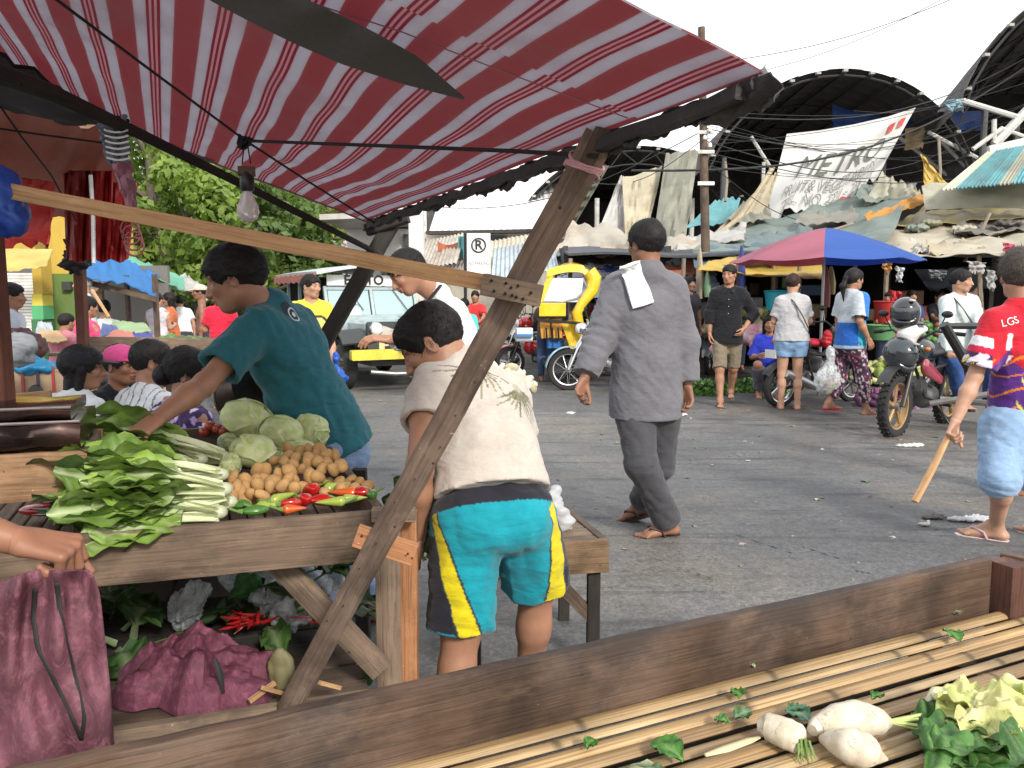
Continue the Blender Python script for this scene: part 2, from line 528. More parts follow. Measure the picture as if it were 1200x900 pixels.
#  figures: smooth implicit bodies and clothes
def A(v):return np.array(v,dtype=float)
def nrm(v):
 v=A(v)
 return v/(np.linalg.norm(v)+1e-12)
def lerp(a,b,t):return A(a)*(1-t)+A(b)*t
class Fld:
 def __init__(s,lo,hi,h):
  s.h,s.lo=h,A(lo)
  n=np.maximum(4,np.ceil((A(hi)-s.lo)/h).astype(int)+1)
  s.n=n
  s.ax=[s.lo[i]+h*np.arange(n[i])for i in range(3)]
  s.f=np.full(n,0.5,dtype=np.float32)
 def sub(s,lo,hi):
  sl=[]
  for i in range(3):
   a=max(0,int(math.floor((lo[i]-s.lo[i])/s.h)))
   b=min(s.n[i],int(math.ceil((hi[i]-s.lo[i])/s.h))+1)
   if b-a<1:return None
   sl.append(slice(a,b))
  return tuple(sl)
 def comb(s,sl,d,k,op):
  o=s.f[sl]
  if op=='add':
   h=np.clip(0.5+0.5*(o-d)/k,0,1)
   s.f[sl]=o+(d-o)*h-k*h*(1-h)
  else:
   h=np.clip(0.5-0.5*(o+d)/k,0,1)
   s.f[sl]=o+(-d-o)*h+k*h*(1-h)
 def grid(s,sl):
  return s.ax[0][sl[0]][:,None,None],s.ax[1][sl[1]][None,:,None],s.ax[2][sl[2]][None,None,:]
 def cap(s,a,b,r1,r2=None,k=0.02,flat=None,clip=(),op='add'):
  a,b=A(a),A(b)
  r2=r1 if r2 is None else r2
  m=max(r1,r2)+k+2*s.h
  sl=s.sub(np.minimum(a,b)-m,np.maximum(a,b)+m)
  if sl is None:return
  x,y,z=s.grid(sl)
  dx,dy,dz=x-a[0],y-a[1],z-a[2]
  ba=b-a
  if flat is not None:
   n,q=nrm(flat[0]),1/flat[1]-1
   c=(dx*n[0]+dy*n[1]+dz*n[2])*q
   dx,dy,dz=dx+c*n[0],dy+c*n[1],dz+c*n[2]
   ba=ba+n*(ba@n)*q
  t=np.clip((dx*ba[0]+dy*ba[1]+dz*ba[2])/(ba@ba+1e-9),0,1)
  d=np.sqrt((dx-t*ba[0])**2+(dy-t*ba[1])**2+(dz-t*ba[2])**2)-(r1+(r2-r1)*t)
  if flat is not None:d=d*(0.5+0.5*flat[1])
  for p,nn in clip:
   p,nn=A(p),nrm(nn)
   d=np.maximum(d,(x-p[0])*nn[0]+(y-p[1])*nn[1]+(z-p[2])*nn[2])
  s.comb(sl,d,k,op)
 def ell(s,c,R,r,k=0.02,clip=(),op='add'):
  """R rows are the axes of the ellipsoid"""
  c,R,r=A(c),A(R),A(r)
  m=max(r)+k+2*s.h
  sl=s.sub(c-m,c+m)
  if sl is None:return
  x,y,z=s.grid(sl)
  dx,dy,dz=x-c[0],y-c[1],z-c[2]
  q=[(dx*R[i][0]+dy*R[i][1]+dz*R[i][2])for i in range(3)]
  k0=np.sqrt(sum((q[i]/r[i])**2 for i in range(3)))
  k1=np.sqrt(sum((q[i]/r[i]**2)**2 for i in range(3)))+1e-9
  d=k0*(k0-1)/k1
  for p,nn in clip:
   p,nn=A(p),nrm(nn)
   d=np.maximum(d,(x-p[0])*nn[0]+(y-p[1])*nn[1]+(z-p[2])*nn[2])
  s.comb(sl,d,k,op)
 def cut(s,p,nn,k=0.004):
  p,nn=A(p),nrm(nn)
  x,y,z=s.grid((slice(None),)*3)
  d=(x-p[0])*nn[0]+(y-p[1])*nn[1]+(z-p[2])*nn[2]
  s.f=np.maximum(s.f,d).astype(np.float32)
 def mesh(s,disp=None,col=None,smooth=0):
  f,h=s.f,s.h
  ins=f<0
  n=s.n
  c=np.zeros(n-1,dtype=np.int8)
  for i in(0,1):
   for j in(0,1):
    for k in(0,1):
     c+=ins[i:n[0]-1+i,j:n[1]-1+j,k:n[2]-1+k]
  act=(c>0)&(c<8)
  I=np.argwhere(act)
  if len(I)==0:return np.zeros((0,3)),np.zeros((0,4),int),np.zeros((0,3))
  idx=np.full(n-1,-1,dtype=np.int64)
  idx[act]=np.arange(len(I))
  acc=np.zeros((len(I),3));cnt=np.zeros(len(I))
  cor={}
  for a in(0,1):
   for b in(0,1):
    for d in(0,1):
     cor[(a,b,d)]=f[I[:,0]+a,I[:,1]+b,I[:,2]+d]
  for ax in range(3):
   for a in(0,1):
    for b in(0,1):
     e0=[0,0,0];o=[i for i in range(3)if i!=ax]
     e0[o[0]],e0[o[1]]=a,b
     e1=list(e0);e1[ax]=1
     f0,f1=cor[tuple(e0)],cor[tuple(e1)]
     sc=(f0<0)!=(f1<0)
     t=np.where(sc,f0/(f0-f1+1e-20),0)
     p=np.tile(A(e0),(len(I),1));p[:,ax]=t
     acc[sc]+=p[sc];cnt[sc]+=1
  V=s.lo+(I+acc/cnt[:,None])*h
  Q=[]
  for ax in range(3):
   o=[(1,2),(2,0),(0,1)][ax]
   sl0=[slice(None)]*3;sl1=[slice(None)]*3
   sl0[ax]=slice(0,n[ax]-1);sl1[ax]=slice(1,n[ax])
   s0,s1=ins[tuple(sl0)],ins[tuple(sl1)]
   E=np.argwhere(s0!=s1)
   ok=(E[:,o[0]]>0)&(E[:,o[1]]>0)&(E[:,o[0]]<n[o[0]]-1)&(E[:,o[1]]<n[o[1]]-1)
   E=E[ok]
   inside0=s0[E[:,0],E[:,1],E[:,2]]
   def cell(da,db):
    C=E.copy();C[:,o[0]]-=da;C[:,o[1]]-=db
    return idx[C[:,0],C[:,1],C[:,2]]
   q=np.stack([cell(1,1),cell(0,1),cell(0,0),cell(1,0)],1)
   q[~inside0]=q[~inside0][:,::-1]
   Q.append(q)
  Q=np.concatenate(Q)
  Q=Q[(Q>=0).all(1)]
  if disp is not None:
   e1,e2=V[Q[:,2]]-V[Q[:,0]],V[Q[:,3]]-V[Q[:,1]]
   fn=np.cross(e1,e2)
   N=np.zeros_like(V)
   for i in range(4):np.add.at(N,Q[:,i],fn)
   N/=np.linalg.norm(N,axis=1)[:,None]+1e-12
   V=V+N*disp(V,N)[:,None]
  C=col(V)if callable(col)else np.tile(A(col if col is not None else(1,1,1)),(len(V),1))
  return V,Q,C
def wav(p,seed,freq,stretch=None):
 """cheap smooth noise, about -1..1"""
 rg=np.random.RandomState(seed)
 out=0
 for i in range(5):
  d=rg.normal(size=3);d/=np.linalg.norm(d)
  if stretch is not None:d=d*A(stretch)
  w=freq*(0.7+0.8*rg.rand())
  ph=rg.rand()*6.28
  out=out+np.sin(p@d*w+ph+1.3*np.sin(p@rg.normal(size=3)*w*0.45+ph*2))
 return out/2.6
def folds(seed,amp=0.006,freq=38,along=None,focus=(),fine=0.3):
 """soft cloth folds; `focus` points (p, radius, amp, dir) get deeper creases running across dir"""
 def fn(V,N):
  a=wav(V,seed,freq*0.45)
  b=1-np.abs(wav(V,seed+1,freq))
  d=amp*(0.6*a+0.7*(b-0.5))+amp*fine*wav(V,seed+2,freq*2.6)
  for i,(p,r,am,dr)in enumerate(focus):
   w=np.exp(-((V-A(p))**2).sum(1)/(r*r))
   dr=nrm(dr)
   ph=V@dr*(2*PI/0.062)+4.2*wav(V,seed+9+i,15)
   d=d+w*am*(np.abs(np.sin(ph/2))**0.9-0.5)*(0.75+0.6*wav(V,seed+30+i,16))
  return d
 return fn
def orient(f,u=(0,0,1)):
 f=nrm(f)
 sd=nrm(np.cross(f,A(u)))
 return f,sd,np.cross(sd,f)
def reach(p,px,py,L,s=1):
 """point on the line of sight through a picture position at bone length L from joint p"""
 p=A(p)
 r=nrm(ray(px,py));c=A((0,0,H))
 t0=(p-c)@r
 q=c+r*t0
 d2=((q-p)**2).sum()
 if d2>=L*L:return p+nrm(q-p)*L
 return q+r*(s*math.sqrt(L*L-d2))
def stand(base,yaw=0.0,h=1.65,lean=0.0,arms='down',legs='stand',turn=0.0,nod=0.0,side=0.0,step=0.16):
 """joint positions of a figure; yaw = facing direction measured from +X anticlockwise (degrees)"""
 k=h/1.68
 f=A((math.cos(math.radians(yaw)),math.sin(math.radians(yaw)),0))
 r=np.cross(f,A((0,0,1)))
 u=A((0,0,1))
 b=A(base)
 s={'k':k,'f':f,'r':r}
 if legs=='sit':ph=0.50
 elif legs=='squat':ph=0.24
 elif legs=='low':ph=0.34
 else:ph=0.90
 pv=b+u*ph*k
 la=math.radians(lean)
 sp=nrm(u*math.cos(la)+f*math.sin(la)+r*side)
 s['pv']=pv
 s['nk']=pv+sp*0.52*k
 tf=nrm(f-sp*(f@sp))
 s['tf']=tf
 s['hd']=s['nk']+(sp*0.11+u*0.07)*k+f*(0.02+0.04*math.sin(la))*k
 ya=math.radians(yaw+turn)
 s['face']=nrm(A((math.cos(ya),math.sin(ya),0))*math.cos(math.radians(nod))-u*math.sin(math.radians(nod)))
 for S,q in(('L',-1),('R',1)):
  sh=s['nk']+(r*q*0.165-sp*0.048)*k
  s['sh'+S]=sh
  s['hip'+S]=pv+(r*q*0.085-u*0.03)*k
  if legs=='stand':
   s['kn'+S]=s['hip'+S]+(-u*0.42+f*0.02+r*q*0.01)*k
   s['an'+S]=b+(u*0.075+r*q*0.10-f*0.02)*k
  elif legs=='walk':
   o=q*step
   s['kn'+S]=s['hip'+S]+(-u*0.415+f*(0.05+o*0.55))*k
   s['an'+S]=b+(u*(0.075+(0.07 if q<0 else 0))+r*q*0.07+f*o*1.35)*k
  elif legs in('sit','low','squat'):
   kz={'sit':0.50,'low':0.46,'squat':0.50}[legs]
   s['kn'+S]=b+(u*kz+f*0.38+r*q*0.15)*k
   s['an'+S]=b+(u*0.075+f*({'sit':0.40,'low':0.30,'squat':0.16}[legs])+r*q*0.12)*k
  s['ft'+S]=f
  a=arms[S]if isinstance(arms,dict)else arms
  pos={'down':((-0.24,0.0,0.05),(-0.48,0.04,0.05)),'bent':((-0.25,0.03,0.05),(-0.22,0.27,-0.03)),'reach':((-0.18,0.20,0.03),(-0.24,0.44,0.0)),'knee':((-0.22,0.14,0.04),(-0.36,0.33,-0.04)),'hip':((-0.24,-0.04,0.14),(-0.42,0.10,0.03)),'up':((-0.10,0.25,0.06),(0.06,0.42,0.0)),'swing':((-0.25,-0.07,0.06),(-0.45,0.04,0.08))}[a]
  s['el'+S]=sh+(sp*pos[0][0]+f*pos[0][1]+r*q*pos[0][2])*k
  s['wr'+S]=sh+(sp*pos[1][0]+f*pos[1][1]+r*q*pos[1][2])*k
  s['hd_'+S]=nrm(s['wr'+S]-s['el'+S])
  s['palm'+S]=-r*q
 return s
def spine(s):
 pv,nk=A(s['pv']),A(s['nk'])
 up=nrm(nk-pv)
 ws=A(s.get('ws',lerp(pv,nk,0.28)))
 ch=A(s.get('ch',lerp(pv,nk,0.66)))
 return pv,ws,ch,nk,up
def body_torso(F,s,g=0.0,bulk=1.0,hem=None,k=0.05,chestk=1.0):
 """torso volume; g = clothing allowance"""
 K=s['k']
 pv,ws,ch,nk,up=spine(s)
 tf=nrm(s['tf'])
 shL,shR=A(s['shL']),A(s['shR'])
 F.cap(ch,ws,0.142*K*bulk*chestk+g,0.125*K*bulk+g,k,flat=(tf,0.70))
 F.cap(ws,pv,0.125*K*bulk+g,0.150*K*bulk+g,k,flat=(tf,0.74))
 F.cap(lerp(shL,shR,0.12)-up*.02,lerp(shR,shL,0.12)-up*.02,0.046*K+g,None,k,flat=(up,0.95))
 F.cap(lerp(shL,shR,0.24)-up*0.08*K,lerp(shR,shL,0.24)-up*0.08*K,0.078*K*chestk+g,None,k,flat=(tf,0.85))
 F.cap(nk+up*0.02,lerp(nk,shL,0.75),0.045*K+g*.6,0.040*K+g*.6,k)
 F.cap(nk+up*0.02,lerp(nk,shR,0.75),0.045*K+g*.6,0.040*K+g*.6,k)
def head_frame(s):
 f,r,u=orient(s['face'],s.get('hup',(0,0,1)))
 return A(s['hd']),f,r,u,s['k']*s.get('hs',1.0)
def add_head(F,s,fine=True):
 c,f,r,u,K=head_frame(s)
 R=[f,r,u]
 F.ell(c+(u*0.028-f*0.012)*K,R,(0.098*K,0.076*K,0.090*K),0.01)
 F.ell(c+(-u*0.030+f*0.022)*K,R,(0.073*K,0.062*K,0.080*K),0.03*K)
 F.cap(c+(-u*0.092+f*0.056-r*0.016)*K,c+(-u*0.092+f*0.056+r*0.016)*K,0.021*K,None,0.03*K)
 for q in(-1,1):
  F.cap(c+(-u*0.058-f*0.01+r*q*0.048)*K,c+(-u*0.088+f*0.045+r*q*0.018)*K,0.018*K,0.016*K,0.025*K)
  F.ell(c+(-u*0.022+f*0.066+r*q*0.038)*K,R,(0.020*K,0.022*K,0.020*K),0.02*K)
 nk=A(s['nk'])
 F.cap(c+(-u*0.055-f*0.025)*K,nk-nrm(nk-c)*-0.02,0.055*K,0.058*K,0.03*K)
 if fine:
  for q in(-1,1):
   F.ell(c+(u*0.004+f*0.098+r*q*0.031)*K,R,(0.020*K,0.021*K,0.012*K),0.012*K,op='sub')
   F.cap(c+(u*0.024+f*0.086+r*q*0.012)*K,c+(u*0.022+f*0.074+r*q*0.048)*K,0.009*K,0.008*K,0.014*K)
   F.ell(c+(u*0.001+f*0.080+r*q*0.031)*K,R,(0.013*K,0.017*K,0.0125*K),0.004*K)
   F.ell(c+(-u*0.038+f*0.094+r*q*0.013)*K,R,(0.011*K,0.009*K,0.008*K),0.008*K)
   F.ell(c+(-u*0.010-f*0.008+r*q*0.077)*K,[nrm(f*.9+r*q*.4),nrm(r*q-f*.4),u],(0.019*K,0.008*K,0.031*K),0.006*K)
   F.ell(c+(-u*0.008-f*0.003+r*q*0.086)*K,R,(0.010*K,0.006*K,0.019*K),0.004*K,op='sub')
  F.cap(c+(u*0.010+f*0.090)*K,c+(-u*0.034+f*0.110)*K,0.008*K,0.0125*K,0.012*K)
  F.cap(c+(-u*0.059+f*0.088-r*0.018)*K,c+(-u*0.057+f*0.097)*K,0.006*K,0.0075*K,0.007*K)
  F.cap(c+(-u*0.059+f*0.088+r*0.018)*K,c+(-u*0.057+f*0.097)*K,0.006*K,0.0075*K,0.007*K)
  F.cap(c+(-u*0.070+f*0.086-r*0.012)*K,c+(-u*0.071+f*0.090+r*0.012)*K,0.0075*K,None,0.007*K)
 else:
  F.cap(c+(u*0.005+f*0.090)*K,c+(-u*0.034+f*0.110)*K,0.008*K,0.013*K,0.012*K)
  for q in(-1,1):
   F.ell(c+(-u*0.010-f*0.008+r*q*0.077)*K,R,(0.017*K,0.012*K,0.028*K),0.006*K)
def head_col(s,base=(1,1,1)):
 c,f,r,u,K=head_frame(s)
 def fn(V):
  q=(V-c)/K
  x,y,z=q@f,q@r,q@u
  C=np.tile(A(base),(len(V),1))
  def bl(w,col):
   w=np.clip(w,0,1)[:,None]
   C[:]=C*(1-w)+A(col)*w
  fr=x>0.05
  lip=np.exp(-((z+0.0635)/0.008)**2-(y/0.021)**4)*fr
  bl(lip*0.75,(0.80,0.42,0.42))
  bl(np.exp(-((z+0.0635)/0.0022)**2-(y/0.021)**4)*fr*0.8,(0.25,0.12,0.12))
  for s_ in(-1,1):
   bl(np.exp(-((z-0.0245+abs(0)-0.05*(np.abs(y)-0.03))/0.0045)**2-((y-s_*0.031)/0.019)**4)*(x>0.06)*0.95,(0.05,0.04,0.04))
   e=np.exp(-((z-0.001)/0.0048)**4-((y-s_*0.031)/0.013)**4)*(x>0.06)
   bl(e*0.9,(0.75,0.72,0.70))
   bl(np.exp(-(((z-0.001)/0.006)**2+((y-s_*0.031)/0.006)**2)**2)*(x>0.06)*0.97,(0.03,0.02,0.02))
   bl(np.exp(-((z-0.0075)/0.0022)**2-((y-s_*0.031)/0.016)**4)*(x>0.06)*0.85,(0.06,0.045,0.04))
  bl(np.exp(-((z+0.035)/0.03)**2-((np.abs(y)-0.035)/0.02)**2)*fr*0.25,(1.05,0.72,0.66))
  return C
 return fn
def add_hand(F,s,S,curl=0.35,fine=True,spread=1.0,thumb=0.6):
 """palm, four unequal fingers bent at two knuckles, thumb from the side of the palm"""
 K=s['k']
 w=A(s['wr'+S])
 d=nrm(s['hd_'+S])
 pn=A(s['palm'+S]);pn=nrm(pn-d*(pn@d))
 sd=np.cross(d,pn)*(1 if S=='R' else-1)
 sd=s.get('thumb'+S,None)if s.get('thumb'+S)is not None else sd
 sd=nrm(A(sd)-d*(A(sd)@d)-pn*(A(sd)@pn))
 if not fine:
  F.cap(w,w+d*0.085*K,0.028*K,0.036*K,0.02,flat=(pn,0.55))
  F.cap(w+d*0.085*K,w+(d*(0.15-.05*curl)+pn*0.06*curl)*K,0.034*K,0.022*K,0.015,flat=(pn,0.55))
  F.cap(w+(d*0.03+sd*0.02)*K,w+(d*0.085+sd*0.055+pn*.015)*K,0.013*K,0.010*K,0.012)
  return
 offs=[0.031,0.011,-0.010,-0.029]
 lens=[0.066,0.074,0.069,0.054]
 for i,(o,L)in enumerate(zip(offs,lens)):
  kn=w+(d*(0.088-0.004*abs(i-1))+sd*o)*K
  F.cap(w+(d*0.012+sd*o*0.6)*K,kn,0.0155*K,0.0105*K,0.012*K)
  c1=curl*(1.15+0.12*i)
  c2,c3=c1+curl*1.25,c1+curl*2.2
  sp=sd*(o*0.9*spread)
  p=kn
  for(cc,fr,r0,r1)in((c1,0.46,0.0098,0.0088),(c2,0.30,0.0088,0.0080),(c3,0.24,0.0080,0.0070)):
   dd=nrm(d*math.cos(cc)+pn*math.sin(cc)+sp)
   q=p+dd*L*fr*K*1.25
   F.cap(p,q,r0*K,r1*K,0.0035)
   p=q
 b=w+(d*0.025+sd*0.022+pn*0.006)*K
 m_=b+(d*0.036+sd*0.026*thumb+pn*0.018)*K
 e_=m_+(d*0.028+sd*0.004+pn*0.012*(1+curl))*K
 t_=e_+(d*0.022-sd*0.004+pn*0.010*(1+curl))*K
 F.cap(b,m_,0.016*K,0.0115*K,0.012)
 F.cap(m_,e_,0.0115*K,0.0100*K,0.004)
 F.cap(e_,t_,0.0100*K,0.0080*K,0.004)
def add_arm(F,s,S,g=0.0):
 K=s['k']*s.get('lim',1.0)
 sh,el,wr=A(s['sh'+S]),A(s['el'+S]),A(s['wr'+S])
 F.cap(lerp(sh,el,-0.05),lerp(sh,el,0.35),0.052*K+g,0.048*K+g,0.02)
 F.cap(lerp(sh,el,0.3),el,0.046*K+g,0.037*K+g,0.02)
 F.cap(el,lerp(el,wr,0.35),0.037*K+g,0.040*K+g,0.02)
 F.cap(lerp(el,wr,0.35),wr,0.039*K+g,0.0255*K+g,0.02)
def add_leg(F,s,S,g=0.0):
 K=s['k']*s.get('lim',1.0)
 hp,kn,an=A(s['hip'+S]),A(s['kn'+S]),A(s['an'+S])
 ff=nrm(s['ft'+S])
 sh=nrm(an-kn)
 back=nrm(-ff+sh*(ff@sh))
 F.cap(hp,kn,0.086*K+g,0.056*K+g,0.03)
 F.cap(kn,lerp(kn,an,0.35)+back*0.012,0.052*K+g,0.053*K+g,0.03)
 F.cap(lerp(kn,an,0.3)+back*0.012,an,0.050*K+g,0.034*K+g,0.02)
def add_foot(F,s,S,fine=False):
 K=s['k']
 an,ff=A(s['an'+S]),nrm(s['ft'+S])
 u=A(s.get('fu'+S,(0,0,1)))
 u=nrm(u-ff*(u@ff))
 r=np.cross(ff,u)
 F.cap(an,an-u*0.045*K-ff*0.03*K,0.035*K,0.030*K,0.02)
 F.cap(an-u*0.05*K-ff*0.03*K,an+(ff*0.12-u*0.052)*K,0.030*K,0.034*K,0.03,flat=(u,0.6))
 F.cap(an+ff*0.01,an+(ff*0.10-u*0.045)*K,0.036*K,0.025*K,0.03)
 q=1 if S=='R' else-1
 for i,o in enumerate((-0.026,-0.008,0.006,0.019,0.031)):
  rr=0.013 if i==0 else 0.009
  F.cap(an+(ff*0.13+r*q*o-u*0.056)*K,an+(ff*(0.178-i*0.009)+r*q*o*1.1-u*0.060)*K,rr*K,rr*0.85*K,0.006)
def bbox(pts,m):
 p=np.array([A(x)for x in pts])
 return p.min(0)-m,p.max(0)+m
def body_mesh(root,s,skin,q='far',show=('head','armL','armR','legL','legR'),curl=(0.35,0.35),tint=None,footless=()):
 """one skin mesh: head, torso core, arms with hands, legs with feet"""
 rh,ra,rhand={'near':(0.0032,0.008,0.0030),'mid':(0.0055,0.012,0.0065),'far':(0.012,0.020,0.014)}[q]
 fine=q!='far'
 K=s['k']
 hc=head_col(s)
 parts=[]
 c,f,r,u,KK=head_frame(s)
 if 'head' in show:
  F=Fld(c-0.17*KK,c+0.17*KK,rh)
  add_head(F,s,fine)
  nk=A(s['nk'])
  F.cap(lerp(nk,s['shL'],0.5),lerp(nk,s['shR'],0.5),0.04*K,None,0.05)
  parts.append(F.mesh(col=hc))
 pv,ws,ch,nk,up=spine(s)
 lo,hi=bbox([pv,ws,ch,nk,s['shL'],s['shR']],0.10)
 F=Fld(lo,hi,0.02 if q=='near' else 0.028)
 body_torso(F,s,-0.008,s.get('bulk',1.0))
 F.cap(nk,c-u*0.05*K,0.05*K,0.045*K,0.03)
 parts.append(F.mesh())
 for i,S in enumerate('LR'):
  if 'arm'+S in show:
   sh,el,wr=s['sh'+S],s['el'+S],s['wr'+S]
   hd=A(wr)+nrm(s['hd_'+S])*0.09
   lo,hi=bbox([sh,el,wr],0.075)
   F=Fld(lo,hi,ra)
   add_arm(F,s,S)
   if fine:F.cut(A(wr)+nrm(s['hd_'+S])*0.004,nrm(s['hd_'+S]))
   parts.append(F.mesh(disp=(lambda V,N:0.0012*wav(V,5,60))if q=='near' else None))
   m=0.12
   F=Fld(hd-m,hd+m,rhand)
   F.cap(lerp(el,wr,0.5),wr,0.034*K,0.0255*K,0.02)
   add_hand(F,s,S,curl[i],fine)
   if fine:F.cut(A(wr)-nrm(s['hd_'+S])*0.006,-nrm(s['hd_'+S]))
   parts.append(F.mesh())
  if 'leg'+S in show:
   lo,hi=bbox([s['hip'+S],s['kn'+S],s['an'+S]],0.09)
   F=Fld(lo,hi,ra*1.1)
   add_leg(F,s,S)
   add_foot(F,s,S)
   parts.append(F.mesh())
   if S not in footless:
    an,ff=A(s['an'+S]),nrm(s['ft'+S])
    ce=an+ff*0.07-A(s.get('fu'+S,(0,0,1)))*0.03
    F=Fld(ce-0.15,ce+0.15,max(0.004,rhand*1.2))
    F.cap(an,lerp(an,s['kn'+S],0.2),0.034*K,None,0.02)
    add_foot(F,s,S)
    parts.append(F.mesh())
 return mk_np('body',parts,m_skin(skin),root)
def hair_mesh(root,s,q='far',style='short',rgb=(0.012,0.010,0.010),name='hair',tufts=None,seed=1,extra=None,puff=0.0):
 c,f,r,u,K=head_frame(s)
 R=[f,r,u]
 rh={'near':0.0038,'mid':0.006,'far':0.011}[q]
 F=Fld(c-0.20*K,c+0.20*K,rh)
 th=0.013+puff
 if style in('short','buzz','bald'):th=0.0085+puff
 F.ell(c+(u*0.030-f*0.014)*K,R,((0.098+th)*K,(0.076+th)*K,(0.090+th*1.3)*K),0.01)
 if style in('short','long','tail','bun','messy'):
  F.ell(c+(u*0.055+f*0.033)*K,R,(0.062*K,0.064*K,0.050*K+puff),0.03)
 F.ell(c+(-u*0.045+f*0.120)*K,R,(0.088*K,0.082*K,0.092*K),0.012,op='sub')
 low={'short':-0.052,'messy':-0.06,'buzz':-0.05,'bald':-0.05,'cap':-0.055}.get(style,-0.075)
 F.cut(c+u*low*K,nrm(-u*1.0+f*(0.45 if style not in('short','messy','buzz')else 0.12)))
 for qy in(-1,1):
  F.ell(c+(-u*0.035+f*0.012+r*qy*0.10)*K,R,(0.036*K,0.045*K,(0.044 if style=='short' else 0.040)*K),0.006,op='sub')
 if style in('tail','long'):
  F2=None
 sd=seed
 def disp(V,N):
  q_=V-c
  ang=np.arctan2(q_@r,q_@f)
  d=0.0008*np.sin(ang*74+5*wav(V,sd,20))+0.0026*wav(V,sd+1,60)+0.0010*wav(V,sd+2,190)
  if style=='messy':d=d+0.004*(1-np.abs(wav(V,sd+4,60)))
  return d
 parts=[F.mesh(disp=disp)]
 if style=='tail':
  a=c+(-f*0.11+u*0.02)*K
  F=Fld(a-0.34*K,a+0.16*K,rh*1.3)
  F.ell(a,R,(0.035*K,0.035*K,0.03*K),0.01)
  F.cap(a,a+(-f*0.05-u*0.10)*K,0.028*K,0.034*K,0.02)
  F.cap(a+(-f*0.05-u*0.10)*K,a+(-f*0.03-u*0.27)*K,0.034*K,0.008*K,0.02)
  parts.append(F.mesh(disp=disp))
 if style=='bun':
  a=c+(-f*0.125-u*0.01)*K
  F=Fld(a-0.09*K,a+0.09*K,rh)
  F.ell(a,R,(0.050*K,0.058*K,0.052*K),0.01)
  parts.append(F.mesh(disp=disp))
 if style=='long':
  a=c-f*0.05*K
  F=Fld(a-0.28*K,a+0.22*K,rh*1.2)
  F.cap(a-u*0.02,a-(u*0.20+f*0.03)*K,0.075*K,0.06*K,0.02,flat=(f,0.55))
  for qy in(-1,1):
   F.cap(c+(r*qy*0.072+u*0.0)*K,c+(r*qy*0.070-u*0.14-f*0.02)*K,0.026*K,0.022*K,0.02)
  parts.append(F.mesh(disp=disp))
 if extra:parts+=extra(F)
 nt=tufts if tufts is not None else{'near':3200,'mid':300,'far':0}[q]
 if nt and style not in('cap','bald'):
  V,Q,_=parts[0]
  rg=np.random.RandomState(seed)
  ok_=np.where((V-c)@u>(-.018 if style!='messy' else-.04)*K)[0]
  ids=ok_[rg.randint(0,len(ok_),nt)]
  P0=V[ids]
  out=P0-c
  out/=np.linalg.norm(out,axis=1)[:,None]
  dn=-u[None,:]*(0.6 if style!='messy' else 0.0)+f[None,:]*0.25+rg.normal(size=(nt,3))*(0.35 if style!='messy' else 0.6)
  dr=dn+out*(0.35 if style!='messy' else 0.6)
  dr/=np.linalg.norm(dr,axis=1)[:,None]
  Ln=(rg.rand(nt,1)*0.016+0.010)*K*(1.2 if style=='messy' else 1)
  wd=np.cross(dr,out);wd/=np.linalg.norm(wd,axis=1)[:,None]+1e-9
  w=0.0007*K
  B=P0-out*0.002
  v=np.concatenate([B-wd*w,B+wd*w,B+dr*Ln+wd*w*.3,B+dr*Ln-wd*w*.3])
  k=np.arange(nt)
  parts.append((v,np.stack([k,k+nt,k+2*nt,k+3*nt],1),np.ones((4*nt,3))))
 return mk_np(name,parts,m_hair('hair',rgb),root)
